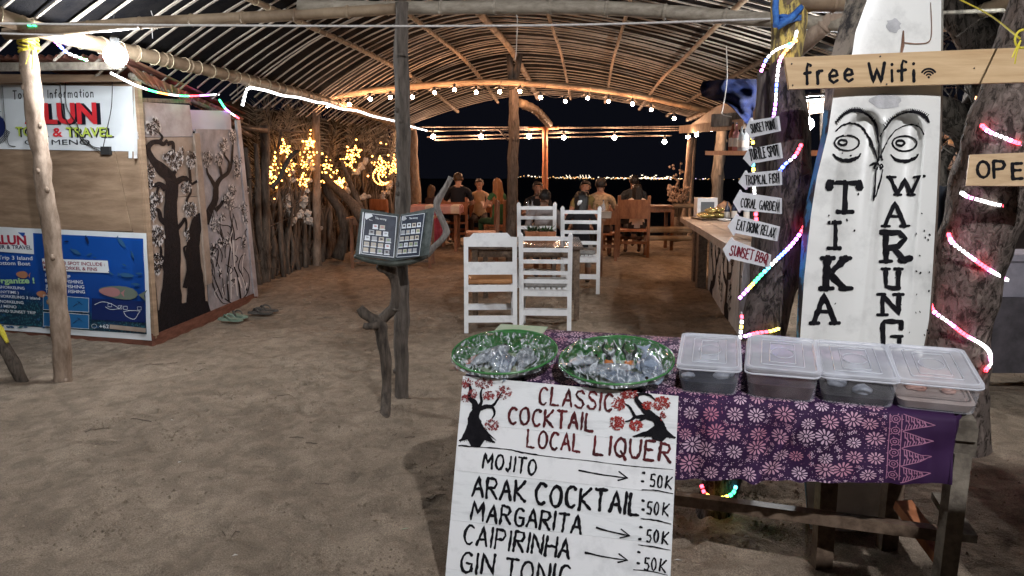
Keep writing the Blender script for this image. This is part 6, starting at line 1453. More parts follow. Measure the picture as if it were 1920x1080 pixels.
S([(1642, 240), (1648, 270), (1648, 300)], [.01, .007, .01], 4, .5); S([(1652, 250), (1652, 285), (1654, 300)], [.004, .005, .01], 4, .5)
S([(1632, 310), (1642, 306), (1655, 312), (1640, 316), (1648, 300)], [.01, .014, .016, .012, .01], 3, .4)
S([(1643, 318), (1641, 345), (1639, 370), (1638, 376)], [.009, .008, .01, .006], 4, .4); S([(1655, 318), (1649, 345), (1642, 368)], [.006, .008, .006], 4, .4)
for _ in range(34):
    x, y = random.choice([(random.uniform(1540, 1750), random.uniform(180, 640)), (random.uniform(1715, 1750), random.uniform(380, 640))]); S([(x, y), (x + random.uniform(-1.5, 1.5), y + random.uniform(.5, 3))], random.uniform(.003, .008))
tag(T.build('painted_face', m_black, to), kind='stuff')
T = MB()
poly = [(1660 + 30 * math.cos(a) * random.uniform(.85, 1.1), 190 + 15 * math.sin(a) * random.uniform(.85, 1.1)) for a in [k * .35 for k in range(18)]]
m_fill = M('grey_filler', (.36, .36, .37), (.5, .5, .51), scale=20, rough=.8, bump=.4); T.add([tot(x, y, .002) for x, y in poly], [tuple(range(18))]); T.build('filler_patch', m_fill, to); T = MB(); poly = [(1675 + 14 * math.cos(a) * random.uniform(.7, 1.2), 48 + 14 * math.sin(a) * random.uniform(.7, 1.2)) for a in [k * .35 for k in range(18)]]; T.add([tot(x, y, .002) for x, y in poly], [tuple(range(18))])
T.build('filler_patch', m_fill, to)
T = MB(); S([(1694, 58), (1693, 85), (1690, 100)], [.006, .014, .01]); S([(1694, 80), (1720, 82), (1742, 78), (1747, 55), (1745, 5)], [.005, .004, .005, .004, .003], 4); T.build('crack', M('rust_stain', (.12, .06, .04), (.25, .14, .09), rough=.8, bump=0), to)

# ---------------------------------------------------------------- wooden signs
ys_ = 3.325
plW = Plane(P(1470, 112, ys_), P(1920, 92, ys_ - .02), P(1476, 167, ys_ - .01))
t = thing('wifi_sign', 'long pale wooden plank lettered free Wifi nailed across the totem', 'sign', plW.hit(1700, 165))
mb = MB(); slab(mb, [(1471, 108), (1700, 98), (1990, 86), (1990, 152), (1700, 160), (1480, 167), (1479, 158)], plW, .02); mb.build('plank', m_plank, t)
T = MB()
stroke_text(T, 'free', (1504, 157), (1606, 154), 36, plW, .0135, jit=.08, fill=.66)
stroke_text(T, 'Wifi', (1624, 154), (1720, 151), 36, plW, .0135, jit=.08, fill=.7)
for r_, w_ in ((5, .007), (10, .008), (15, .009)): stroke_px(T, [(1741 + r_ * math.cos(R(a)) * 1.0, 144 - r_ * math.sin(R(a))) for a in range(35, 150, 14)], w_, plW, 0, .05)
poly_px(T, [(1741 + 2.4 * math.cos(a), 145 + 2.4 * math.sin(a)) for a in [k * .785 for k in range(8)]], plW, 0, .0015)
T.build('lettering', m_black, t)
mb = MB()
for x, y in ((1484, 120), (1486, 160), (1662, 158), (1826, 128), (1650, 106)): c = plW.hit(x, y, .003); mb.ball(c, .004, 1)
mb.build('nails', m_wire, t)
plO = Plane(P(1817, 290, 3.72), P(1960, 284, 3.6), P(1812, 348, 3.7))
t = thing('open_sign', 'small pale wooden sign lettered OPEN on the cracked tree trunk', 'sign', plO.hit(1860, 348))
mb = MB(); slab(mb, [(1818, 290), (1975, 284), (1975, 349), (1811, 348)], plO, .018); mb.build('plank', m_plank, t)
T = MB(); stroke_text(T, 'OP', (1829, 334), (1891, 332), 30, plO, .015, jit=.08, fill=.72); stroke_text(T, 'EN', (1894, 336), (1954, 334), 30, plO, .015, jit=.08, fill=.7); T.build('lettering', m_black, t)
# ---------------------------------------------------------------- cracked tree at the right
rt = thing('cracked_tree', 'big leaning tree trunk with cracked grey bark at the right edge', 'tree', G(1800, 800) * 1)
trunk('trunk', [Vector((X(1790, 4.3, 0), 4.3, -.1)), P(1792, 700, 4.25), P(1800, 600, 4.2), P(1818, 500, 4.15), P(1848, 390, 4.1), P(1885, 270, 4.05), P(1925, 150, 4.0), P(1975, 0, 4.0), P(2010, -90, 4.0)], [.19, .175, .17, .18, .2, .21, .2, .2, .18], rt, m_bark2, jit=.16, seg=36, seed=15, sm=12)
for i, (pts, rad) in enumerate((([(1870, 330, 5.4), (1830, 270, 5.4), (1790, 225, 5.3), (1745, 190, 5.2)], [.16, .12, .1, .07]), ([(1800, 240, 5.5), (1840, 180, 5.6), (1835, 90, 5.7), (1790, 20, 5.8), (1740, -30, 5.9)], [.1, .11, .12, .13, .1]), ([(1900, 240, 5.6), (1872, 150, 5.8), (1850, 60, 5.9), (1870, -30, 6)], [.14, .13, .14, .12]), ([(1770, 470, 5.2), (1790, 400, 5.2), (1760, 330, 5.2), (1780, 280, 5.3)], [.05, .06, .05, .04]), ([(1745, 620, 4.9), (1752, 520, 4.9), (1765, 440, 5.0)], [.09, .08, .05]))):
    trunk('limb', [P(*q) for q in pts], rad, rt, m_bark, jit=.4, seed=20 + i)
mb = MB(); rr = random.Random(9)
for k in range(170):
    a = P(rr.uniform(1745, 1915), rr.uniform(60, 420), rr.uniform(4.9, 6.2)); d = Vector((rr.uniform(-1, 1), rr.uniform(-.5, .5), rr.uniform(-1, 1))).normalized() * rr.uniform(.15, .5); mb.tube(smooth_pts([a, a + d * .5 + Vector((rr.uniform(-.05, .05), 0, rr.uniform(-.05, .05))), a + d], 2), [.007, .006, .005, .003, .002], 4, cap=False)
tag(mb.build('twigs', m_bark, rt), kind='stuff')
led_strip('red and white LED rope spiralling round the cracked tree trunk', [
    ([P(1832, 184, 4.4), P(1840, 200, 4.3), P(1834, 208, 4.2), P(1846, 222, 4.1)], 'ORWW'),
    ([P(1842, 236, 3.95), P(1855, 247, 3.9), P(1880, 257, 3.86), P(1905, 267, 3.85), P(1935, 277, 3.9)], 'RPWWPRPWW'),
    ([P(1804, 362, 3.98), P(1815, 369, 3.93), P(1840, 376, 3.9), P(1870, 384, 3.9), P(1900, 386, 3.9), P(1935, 386, 3.95)], 'WPWWWRPRWP'),
    ([P(1779, 440, 4.04), P(1786, 455, 3.98), P(1810, 474, 3.94), P(1840, 496, 3.94), P(1868, 514, 3.98), P(1890, 526, 4.1)], 'RPWWPRRPWWRPW'),
    ([P(1745, 571, 4.1), P(1752, 585, 4.04), P(1780, 605, 4.0), P(1810, 628, 4.0), P(1840, 645, 4.02), P(1855, 660, 4.05), P(1857, 680, 4.1), P(1848, 695, 4.05)], 'RPWPRRPWWWWPWR')], r=.006, step=.024, size=.008)
mb = MB(); mb.tube(smooth_pts([P(1760, -20, 4.2), P(1850, 25, 3.8), P(1912, 72, 3.0)], 4), .004, 5)
for i in range(6): 
    c = P(1914, 74, 2.99); mb.tube([c + Vector((.03 * math.cos(a), -.01, .035 * math.sin(a))) for a in [k * .7 + i * .2 for k in range(9)]], .004, 4)
mb.tube(smooth_pts([P(1914, 76, 2.97), P(1905, 92, 2.97), P(1898, 108, 2.97)], 3), .004, 4); mb.tube(smooth_pts([P(1914, 76, 2.97), P(1906, 100, 2.96), P(1903, 120, 2.96)], 3), .003, 4)
tag(mb.build('yellow_string', m_yrope), 'yellow string tying the wifi plank to the tree', 'string')
mb = MB(); mb.tube([P(1766, 24, 4.6), P(1880, 19, 4.6), P(1890, 24, 4.6), P(1888, 85, 4.6)], .012, 6); tag(mb.build('grey_pipe', m_post), 'thin grey pipe behind the wifi plank', 'pipe')
# shed behind the cracked tree
sh = thing('plank_shed', 'dark plank shed with lit wooden boards behind the cracked tree', 'shed', (4.6, 7.3, 0))
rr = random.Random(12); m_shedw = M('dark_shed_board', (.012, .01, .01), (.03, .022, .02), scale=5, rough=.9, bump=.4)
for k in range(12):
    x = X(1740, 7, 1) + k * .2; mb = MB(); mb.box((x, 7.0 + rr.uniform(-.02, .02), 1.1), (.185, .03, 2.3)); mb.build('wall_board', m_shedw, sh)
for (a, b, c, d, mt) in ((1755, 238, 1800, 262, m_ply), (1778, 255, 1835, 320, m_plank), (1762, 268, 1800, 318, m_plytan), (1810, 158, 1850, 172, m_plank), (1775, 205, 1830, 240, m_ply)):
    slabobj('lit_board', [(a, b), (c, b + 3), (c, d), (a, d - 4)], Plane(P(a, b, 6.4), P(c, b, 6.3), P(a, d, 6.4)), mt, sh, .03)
lamp('hanging_bulb', 'small glowing bulb behind the open sign beside the tree fork', P(1815, 300, 4.75), .02, m_bulb_bar, .15)
lamp('hanging_bulb', 'small warm light deep in the fork of the tree limbs', P(1808, 232, 5.9), .03, m_bulb_warm, .2)
mb = MB(); mb.box(P(1900, 520, 5.6), (.5, .4, .38)); mb.box(P(1900, 478, 5.6), (.54, .44, .05)); tag(mb.build('cool_box', M('dim_foam', (.2, .19, .22), (.28, .26, .3), rough=.8, bump=.2)), 'pale cool box behind the trunk at the right edge', 'box')
mb = MB(); c = P(1900, 570, 5.5); mb.box((c.x, c.y + .1, c.z / 2 + .12), (.9, .5, c.z - .1)); tag(mb.build('cabinet', M('dark_cabinet_paint', (.05, .045, .05), (.09, .08, .09), rough=.6, bump=.2)), 'grey cabinet carrying the cool box', 'cabinet')
mb = MB(); mb.grid(lambda u, v: P(lerp(1748, 1790, u), lerp(330, 470, v) + 20 * math.sin(u * 3), 4.8 + .12 * math.sin(u * 3)), 8, 8); tag(mb.build('umbrella_cloth', M('black_cloth', (.012, .012, .018), None, rough=.6, bump=.2)), 'folded black cloth hanging right of the totem', 'cloth')
# ---------------------------------------------------------------- food table in the foreground
FL = P(878, 708, 2.96); FR = P(1838, 787, 2.42); FR.z = FL.z = (FL.z + FR.z) / 2
tu = (FR - FL).normalized(); tvh = Vector((-tu.y, tu.x, 0)); TL_ = (FR - FL).length; SL = R(7.5); DEP = .63
tv = tvh * math.cos(SL) + UP * math.sin(SL); tn = tu.cross(tv)
def tp(u, v, w=0): return FL + tu * u + tv * v + tn * w
plTab = Plane(tp(0, 0), tp(1, 0), tp(0, 1)); rotT = Matrix((tu, tv, tn)).transposed()
def tloc(px, py, w=0):
    pl = Plane(tp(0, 0, w), tp(1, 0, w), tp(0, 1, w)); q = pl.hit(px, py) - FL; return q.dot(tu), q.dot(tv)
ft = thing('food_table', 'rough grey plank table with sloping top under the purple batik cloth', 'table', FL + (FR - FL) / 2 - Vector((0, 0, FL.z)))
for k in range(5):
    mb = MB(); mb.box(tp(TL_ / 2 + random.uniform(-.01, .0), DEP * (k + .5) / 5, -.022), (TL_ - .01, DEP / 5 - .008, .024), rotT); mb.build('top_plank', m_greywood, ft)
mb = MB(); mb.bar(tp(TL_ - .10, .0, -.06), tp(TL_ - .10, DEP, -.06), .20, .05, up=tn); mb.build('end_beam', m_greywood, ft)
mb = MB(); mb.bar(tp(TL_ - .09, .012, -.12), tp(TL_ - .09, DEP, -.12), .19, .055, up=tn); mb.build('end_beam', m_greywood, ft)
def vleg(u, v, r=.075, lean=0, mat=m_greywood):
    a = tp(u, v, -.14); b = Vector((a.x + lean, a.y, -.05)); mb = MB(); mb.bar(b, a, r, r * .8, up=(0, 1, 0)); mb.build('leg', mat, ft)
vleg(TL_ - .04, .03, .062, -.02); vleg(TL_ - .12, DEP - .05, .07, -.02, m_darkwood); vleg(.12, .08); vleg(.12, DEP - .05); vleg(TL_ - .42, .36, .07, 0, m_darkwood)
mb = MB(); mb.bar(P(1240, 930, 2.95), P(1762, 1000, 2.62), .05, .045); mb.build('cross_rail', m_darkwood, ft)
mb = MB(); mb.bar(P(1692, 945, 2.9), P(1772, 1052, 2.62), .07, .04); mb.build('brace', m_redwood, ft)
mb = MB(); mb.bar(P(1762, 930, 2.75), P(1815, 1010, 2.45), .06, .03); mb.build('brace', m_greywood, ft)
# batik cloth: shader flowers from UVs measured in metres
def batik():
    m, nt, b = new_mat('purple_batik'); N = nt.nodes.new; L = nt.links.new
    b.inputs['Roughness'].default_value = .75; b.inputs['Specular IOR Level'].default_value = .25
    uv = N('ShaderNodeUVMap'); sp = N('ShaderNodeSeparateXYZ'); L(uv.outputs[0], sp.inputs[0])
    def mth(op, a, bb=None, c=None, clamp=False):
        n = N('ShaderNodeMath'); n.operation = op; n.use_clamp = clamp
        for i, x in enumerate((a, bb, c)):
            if x is None: continue
            if isinstance(x, (int, float)): n.inputs[i].default_value = x
            else: L(x, n.inputs[i])
        return n.outputs[0]
    def flowers(scale, rnd, rmin, rmax, npet, core, seed):
        mp = N('ShaderNodeMapping'); mp.inputs['Location'].default_value = (seed, seed * .7, 0); L(uv.outputs[0], mp.inputs[0])
        v = N('ShaderNodeTexVoronoi'); v.voronoi_dimensions = '2D'; v.inputs['Scale'].default_value = scale; v.inputs['Randomness'].default_value = rnd; L(mp.outputs[0], v.inputs[0])
        sub = N('ShaderNodeVectorMath'); sub.operation = 'SUBTRACT'; L(mp.outputs[0], sub.inputs[0]); L(v.outputs['Position'], sub.inputs[1])
        s2 = N('ShaderNodeSeparateXYZ'); L(sub.outputs[0], s2.inputs[0]); sc_ = N('ShaderNodeSeparateColor'); L(v.outputs['Color'], sc_.inputs[0])
        ang = mth('ADD', mth('ARCTAN2', s2.outputs[1], s2.outputs[0]), mth('MULTIPLY', sc_.outputs[0], 6.28))
        ln = N('ShaderNodeVectorMath'); ln.operation = 'LENGTH'; L(sub.outputs[0], ln.inputs[0]); d = mth('MULTIPLY', ln.outputs['Value'], scale)
        rad = mth('MULTIPLY_ADD', sc_.outputs[1], rmax - rmin, rmin); q = mth('DIVIDE', d, rad)   # 0 centre .. 1 tip
        pet = mth('COSINE', mth('MULTIPLY', ang, npet))
        # petal: rounded lobes between core and tip
        wdt = mth('SUBTRACT', .35, mth('MULTIPLY', mth('POWER', mth('ABSOLUTE', mth('SUBTRACT', q, .68)), 2.0), 9.0))
        inp = mth('GREATER_THAN', mth('ADD', pet, wdt), .12); ring = mth('MULTIPLY', mth('GREATER_THAN', q, core), mth('LESS_THAN', q, 1.0))
        pts = mth('MULTIPLY', inp, ring); cen = mth('MULTIPLY', mth('LESS_THAN', q, core * .62), mth('GREATER_THAN', q, 0))
        return mth('MAXIMUM', pts, cen), sc_.outputs[2], d
    a, ca, da = flowers(12.6, .5, .3, .46, 12, .33, .0)
    s, cs, ds = flowers(33, .9, .2, .32, 5, .45, 3.3)
    dot_, cd_, dd = flowers(74, .8, .06, .10, 1, 2.0, 1.7); dots = mth('LESS_THAN', dd, .11)
    free = mth('GREATER_THAN', da, .48)
    small = mth('MULTIPLY', mth('MAXIMUM', s, dots), free)
    msk = mth('MAXIMUM', a, small)
    inside = mth('LESS_THAN', sp.outputs[0], B0X - .008); msk = mth('MULTIPLY', msk, inside)
    nz = N('ShaderNodeTexNoise'); nz.inputs['Scale'].default_value = 3.5; L(uv.outputs[0], nz.inputs[0])
    pink = N('ShaderNodeMix'); pink.data_type = 'RGBA'; L(mth('MULTIPLY_ADD', ca, .9, mth('MULTIPLY_ADD', nz.outputs[0], 1.2, -.75), clamp=True), pink.inputs[0]); pink.inputs[6].default_value = (.58, .42, .52, 1); pink.inputs[7].default_value = (.42, .13, .2, 1)
    base = N('ShaderNodeMix'); base.data_type = 'RGBA'; L(nz.outputs[0], base.inputs[0]); base.inputs[6].default_value = (.016, .005, .026, 1); base.inputs[7].default_value = (.045, .014, .066, 1)
    mx = N('ShaderNodeMix'); mx.data_type = 'RGBA'; L(msk, mx.inputs[0]); L(base.outputs[2], mx.inputs[6]); L(pink.outputs[2], mx.inputs[7]); L(mx.outputs[2], b.inputs['Base Color'])
    n2 = N('ShaderNodeTexNoise'); n2.inputs['Scale'].default_value = 220; L(uv.outputs[0], n2.inputs[0]); bp = N('ShaderNodeBump'); bp.inputs['Strength'].default_value = .15; bp.inputs['Distance'].default_value = .003; L(n2.outputs[0], bp.inputs['Height']); L(bp.outputs[0], b.inputs['Normal'])
    return m
DROP = .345; CU0, CU1 = -.015, TL_ - .075; B0X = CU1 - .205
m_batik = batik()
def clothpt(s, t):
    """s along the table in metres, t: >0 on the top (depth), <0 hanging in front"""
    fold = .016 * noise.noise(Vector((s * 9, t * 3, 1))) + .006 * noise.noise(Vector((s * 22, t * 5, 4)))
    if t >= 0: return tp(s, min(t, DEP + .01), .006 + .002 * noise.noise(Vector((s * 18, t * 18, 2)))) - (UP * max(0, t - DEP - .01))
    h = -t * lerp(1.0, .68, max(0, min(1, (s - .7) / (CU1 - .7)))); k = min(1, h / .05)
    diag = (.034 * math.exp(-((s - 1.30 + h * .55) / .026) ** 2) - .016 * math.exp(-((s - 1.25 + h * .55) / .03) ** 2) + .028 * math.exp(-((s - 1.42 + h * .45) / .022) ** 2) + .02 * math.exp(-((s - .95 - h * .2) / .03) ** 2) * h / DROP + .02 * math.exp(-((s - 1.1 - h * .1) / .02) ** 2) * h / DROP) * min(1, h / .1)
    sag = .0 + .015 * math.sin(s * 3.1 + 1) * (h / DROP)
    return tp(s, 0, .006) - tvh * (.012 + .01 * k + fold * min(1, h / .12) * 2.2 + diag + .012 * (h / DROP)) - UP * (h * (1 + sag))
mb = MB(); uvs = []
NU2, tvs = 150, [-DROP + DROP * k / 26 for k in range(27)] + [.012, .03, .06] + [.06 + (DEP + .06 - .06) * k / 12 for k in range(1, 13)]
W = NU2 + 1
for t_ in tvs:
    for i in range(W):
        s = lerp(CU0, CU1, i / NU2); mb.v.append(clothpt(s, t_)); uvs.append((s, t_))
mb.f = [(j * W + i, j * W + i + 1, (j + 1) * W + i + 1, (j + 1) * W + i) for j in range(len(tvs) - 1) for i in range(NU2)]; mb.m = [0] * len(mb.f)
def setuv(o, uvs):
    l = o.data.uv_layers.new(name='UVMap')
    for lp in o.data.loops: l.data[lp.index].uv = uvs[lp.vertex_index]
ba_ = thing('batik_cloth', 'purple batik cloth with pink daisies draped over the food table', 'tablecloth', FL + (FR - FL) / 2)
o = mb.build('cloth', m_batik, ba_, smooth=True); setuv(o, uvs)
# fall at the right-hand end, bunched
mb = MB(); uvs = []
for j in range(25):
    for i in range(9):
        a = i / 8; h = DROP * j / 24; q = clothpt(CU1, -h); q = q + tu * (.045 * math.sin(a * 3.14) * (1 - .5 * h / DROP) - .02 * a + .0 - .03 * h) + tvh * (.16 * a) ; mb.v.append(q); uvs.append((1.7 + a * .1, -h))
mb.f = [(j * 9 + i, j * 9 + i + 1, (j + 1) * 9 + i + 1, (j + 1) * 9 + i) for j in range(24) for i in range(8)]; mb.m = [0] * len(mb.f)
o = mb.build('end_fold', m_batik, ba_, smooth=True); setuv(o, uvs)
# border band printed near the end: lines, rosettes and pointed triangles
m_bord = cP('batik_pale_print', (.36, .16, .26)); T = MB()
def cs(pts, wd, j=.3):
    dd = []
    for p, q in zip(pts, pts[1:]):
        k = max(1, int(math.hypot(q[0] - p[0], q[1] - p[1]) / .012)); dd += [(lerp(p[0], q[0], i / k), lerp(p[1], q[1], i / k)) for i in range(k)]
    dd.append(pts[-1]); T.ribbon([clothpt(a, -b) for a, b in dd], wd, -tvh, 0, j, .0022)
for s in (B0X, B0X + .038): cs([(s, .01), (s, .12), (s, .22), (s, .32)], .003)
for k in range(6):
    h = .03 + k * .054; cs([(B0X + .019 + .014 * math.cos(a), h + .017 * math.sin(a)) for a in [q * .7 for q in range(10)]], .003)
    cs([(B0X + .019 + .006 * math.cos(a), h + .007 * math.sin(a)) for a in [q * 1.2 for q in range(6)]], .003); 
    for q in range(5): cs([(B0X + .019 + .018 * math.cos(q * 1.26 + k), h + .02 * math.sin(q * 1.26 + k)), (B0X + .019 + .023 * math.cos(q * 1.26 + k), h + .025 * math.sin(q * 1.26 + k))], .003)
for k in range(4):
    h0 = .005 + k * .083; cs([(B0X + .043, h0), (B0X + .14, h0 + .04)], .003); cs([(B0X + .043, h0 + .08), (B0X + .14, h0 + .04)], .003)
    for q in range(8):
        x = B0X + .05 + .0085 * q; wv_ = .034 * (1 - q / 10); cs([(x, h0 + .04 - wv_), (x + .002, h0 + .04 - wv_ * .2)], .003, .5); cs([(x, h0 + .04 + wv_), (x + .003, h0 + .04 + wv_ * .3)], .003, .5)
        if q % 2: cs([(x - .003, h0 + .03), (x + .006, h0 + .05)], .0035, .5)
T.build('border_print', m_bord, ba_)

# ---------------------------------------------------------------- plastic food boxes
def rrect(w_, d_, r, n=5):
    out = []
    for cx, cy, a0 in ((w_ / 2 - r, d_ / 2 - r, 0), (-w_ / 2 + r, d_ / 2 - r, 90), (-w_ / 2 + r, -d_ / 2 + r, 180), (w_ / 2 - r, -d_ / 2 + r, 270)):
        for k in range(n + 1):
            a = R(a0 + 90 * k / n); out.append((cx + r * math.cos(a), cy + r * math.sin(a)))
    return out
def loft(mb, loops, closed_bottom=True, closed_top=False):
    n = len(loops[0]); b = len(mb.v); vs = [Vector(q) for L in loops for q in L]; fs = []
    for j in range(len(loops) - 1):
        for i in range(n): fs.append((j * n + i, j * n + (i + 1) % n, (j + 1) * n + (i + 1) % n, (j + 1) * n + i))
    if closed_bottom: fs.append(tuple(range(n - 1, -1, -1)))
    if closed_top: fs.append(tuple((len(loops) - 1) * n + i for i in range(n)))
    mb.add(vs, fs)
def plastic(name, c, alpha, rough):
    m, nt, b = new_mat(name); N = nt.nodes.new; L = nt.links.new
    b.inputs['Base Color'].default_value = (*c, 1); b.inputs['Roughness'].default_value = rough; b.inputs['Specular IOR Level'].default_value = .5
    b.inputs['Subsurface Weight'].default_value = 0
    lw = N('ShaderNodeLayerWeight'); lw.inputs[0].default_value = .35; tc = N('ShaderNodeTexCoord'); nz = N('ShaderNodeTexNoise'); nz.inputs['Scale'].default_value = 9; nz.inputs['Detail'].default_value = 6; L(tc.outputs['Object'], nz.inputs[0])
    ma = N('ShaderNodeMath'); ma.operation = 'MULTIPLY_ADD'; L(lw.outputs['Facing'], ma.inputs[0]); ma.inputs[1].default_value = .22; ma.inputs[2].default_value = alpha - .12
    mb_ = N('ShaderNodeMath'); mb_.operation = 'MULTIPLY_ADD'; mb_.use_clamp = True; L(nz.outputs[0], mb_.inputs[0]); mb_.inputs[1].default_value = .26; L(ma.outputs[0], mb_.inputs[2]); L(mb_.outputs[0], b.inputs['Alpha'])
    bp = N('ShaderNodeBump'); bp.inputs['Strength'].default_value = .12; bp.inputs['Distance'].default_value = .01; L(nz.outputs[0], bp.inputs['Height']); L(bp.outputs[0], b.inputs['Normal'])
    return m
m_box = plastic('frosted_box_plastic', (.86, .88, .96), .05, .22); m_lid = plastic('frosted_lid_plastic', (.88, .9, .98), .33, .25); m_rim = plastic('box_rim_plastic', (.68, .7, .76), .7, .3)
liq = [M('dark_blue_broth', (.008, .011, .02), (.02, .026, .045), scale=14, rough=.3, bump=.2), M('brown_marinade', (.035, .014, .018), (.07, .03, .034), scale=10, rough=.4, bump=.2), M('black_marinade', (.006, .004, .005), (.014, .01, .012), scale=10, rough=.3, bump=.3), M('pale_broth', (.3, .24, .22), (.4, .33, .3), scale=10, rough=.4, bump=.2)]
m_chunk = M('pale_fish_chunk', (.2, .22, .27), (.45, .48, .55), scale=14, rough=.35, bump=.5)
BW, BD, BH = .225, .37, .112
labs = ['leftmost lidded plastic box, dark broth, beside the right green bowl', 'second lidded plastic box from the left, lit purple with brown sauce', 'third lidded plastic box from the left, with black marinade', 'rightmost lidded plastic box, pale contents, overhanging the table corner']
for k, (px, py, w_, rz, lf) in enumerate(((1325, 746, .225, .02, .42), (1466, 758, .25, -.03, .5), (1610, 768, .255, -.03, .28), (1762, 781, .262, -.06, .30))):
    u, v_ = tloc(px, py); 
    t = thing('food_box', labs[k], 'box', tp(u, v_ + BD / 2, .009), 0, 'lidded plastic boxes on the food table'); t.rotation_euler = (rotT @ Matrix.Rotation(rz, 3, 'Z')).to_euler()
    BW = w_
    lp = lambda z, ww, dd, r=.03: [(x, y, z) for x, y in rrect(ww, dd, r)]
    mb = MB(); loft(mb, [lp(0, BW * .9, BD * .9), lp(.004, BW * .92, BD * .92), lp(BH * .8, BW * .975, BD * .975), lp(BH * .8, BW * .99, BD * .99), lp(BH, BW, BD)]); mb.build('box_body', m_box, t, local=True, smooth=False)
    mb = MB(); loft(mb, [lp(BH - .014, BW + .006, BD + .006), lp(BH - .002, BW + .012, BD + .012), lp(BH + .004, BW + .008, BD + .008, .028), lp(BH + .004, BW - .02, BD - .02, .025), lp(BH - .001, BW - .028, BD - .028, .022)], False, True)
    lid = mb.build('lid', m_lid, t, local=True)
    if k == 1: lid.location.z = .008; lid.rotation_euler = (0, R(1.2), 0)
    mb = MB()
    for ins, z, r in ((.012, BH + .003, .026), (.055, BH + .0015, .008), (.085, BH + .0015, .005)):
        L_ = lp(z, BW - ins * 2 + .01, BD - ins * 2 + .01, max(.004, r)); mb.tube([Vector(q) for q in L_ + [L_[0]]], .0016, 4, cap=False)
    mb.tube([Vector((.042 * math.cos(a), .055 * math.sin(a), BH + .002)) for a in [q * .349 for q in range(19)]], .0015, 4, cap=False)
    mb.build('raised_rings', m_rim, lid, local=True)
    mb = MB(); L_ = lp(BH - .010, BW + .007, BD + .007); mb.tube([Vector(q) for q in L_ + [L_[0]]], .0035, 5, cap=False); mb.build('rim', m_rim, t, local=True)
    hh = BH * lf; mb = MB(); loft(mb, [lp(.004, BW * .86, BD * .86), lp(hh, BW * .93, BD * .93)], True, True); mb.build('sauce', liq[k], t, local=True)
    for q in range(6 if k != 1 else 2):
        mb = MB(); mb.ball((random.uniform(-.08, .08), random.uniform(-.14, .12), hh + .008), random.uniform(.016, .028), 2, (1.4, 1, .8), jit=.5, seed=q + k * 7); mb.build('chunk', m_chunk if k in (0, 2) else (liq[1] if k == 1 else M('pink_fish_chunk', (.45, .2, .15), (.6, .4, .35), scale=10, rough=.4, bump=.3)), t, local=True, smooth=True)

# ---------------------------------------------------------------- green bowls with fish under plastic wrap
m_green = M('green_enamel', (.03, .13, .035), (.06, .2, .065), scale=3, rough=.25, bump=.05, spec=.6); m_under = M('dark_green_underside', (.01, .03, .012), (.03, .06, .03), scale=6, rough=.4, bump=.1); m_cream = M('pale_bowl_bottom', (.35, .45, .3), (.45, .52, .4), scale=5, rough=.3, bump=0)
def wrapmat():
    m, nt, b = new_mat('cling_film'); N = nt.nodes.new; L = nt.links.new
    out = nt.nodes['Material Output']; tr_ = N('ShaderNodeBsdfTransparent'); gl = N('ShaderNodeBsdfGlossy'); gl.inputs['Roughness'].default_value = .12
    df = N('ShaderNodeBsdfDiffuse'); df.inputs[0].default_value = (.7, .75, .8, 1)
    tc = N('ShaderNodeTexCoord'); nz = N('ShaderNodeTexNoise'); nz.inputs['Scale'].default_value = 13; nz.inputs['Detail'].default_value = 6; nz.inputs['Distortion'].default_value = 1.6; L(tc.outputs['Object'], nz.inputs[0])
    bp = N('ShaderNodeBump'); bp.inputs['Strength'].default_value = 1; bp.inputs['Distance'].default_value = .022; L(nz.outputs[0], bp.inputs['Height']); L(bp.outputs[0], gl.inputs['Normal'])
    mx = N('ShaderNodeMixShader'); L(tr_.outputs[0], mx.inputs[1]); L(gl.outputs[0], mx.inputs[2]); lw = N('ShaderNodeLayerWeight'); lw.inputs[0].default_value = .3; L(bp.outputs[0], lw.inputs[1])
    r = N('ShaderNodeMapRange'); r.inputs[3].default_value = .1; r.inputs[4].default_value = .7; L(lw.outputs['Facing'], r.inputs[0]); L(r.outputs[0], mx.inputs[0])
    n2 = N('ShaderNodeTexNoise'); n2.inputs['Scale'].default_value = 15; n2.inputs['Detail'].default_value = 8; n2.inputs['Distortion'].default_value = 3.0; mpw = N('ShaderNodeMapping'); mpw.inputs['Scale'].default_value = (1.6, .45, 1); mpw.inputs['Rotation'].default_value = (0, 0, .4); L(tc.outputs['Object'], mpw.inputs[0]); L(mpw.outputs[0], n2.inputs[0]); r2 = N('ShaderNodeMapRange'); r2.inputs[1].default_value = .49; r2.inputs[2].default_value = .66; r2.inputs[4].default_value = .55; L(n2.outputs[0], r2.inputs[0])  # pale diffuse streaks put the film's highlights into its colour
    m2_ = N('ShaderNodeMixShader'); L(r2.outputs[0], m2_.inputs[0]); L(mx.outputs[0], m2_.inputs[1]); L(df.outputs[0], m2_.inputs[2]); L(m2_.outputs[0], out.inputs[0])
    return m
m_wrap = wrapmat()
m_fishs = M('silver_fish_skin', (.22, .25, .29), (.62, .66, .72), scale=14, rough=.22, bump=.4, spec=.7); m_fishb = M('blue_grey_fish_skin', (.14, .18, .25), (.42, .49, .58), scale=10, rough=.25, bump=.4, spec=.7); m_fishr = M('pink_red_fish_skin', (.35, .10, .07), (.5, .28, .22), scale=12, rough=.3, bump=.3)
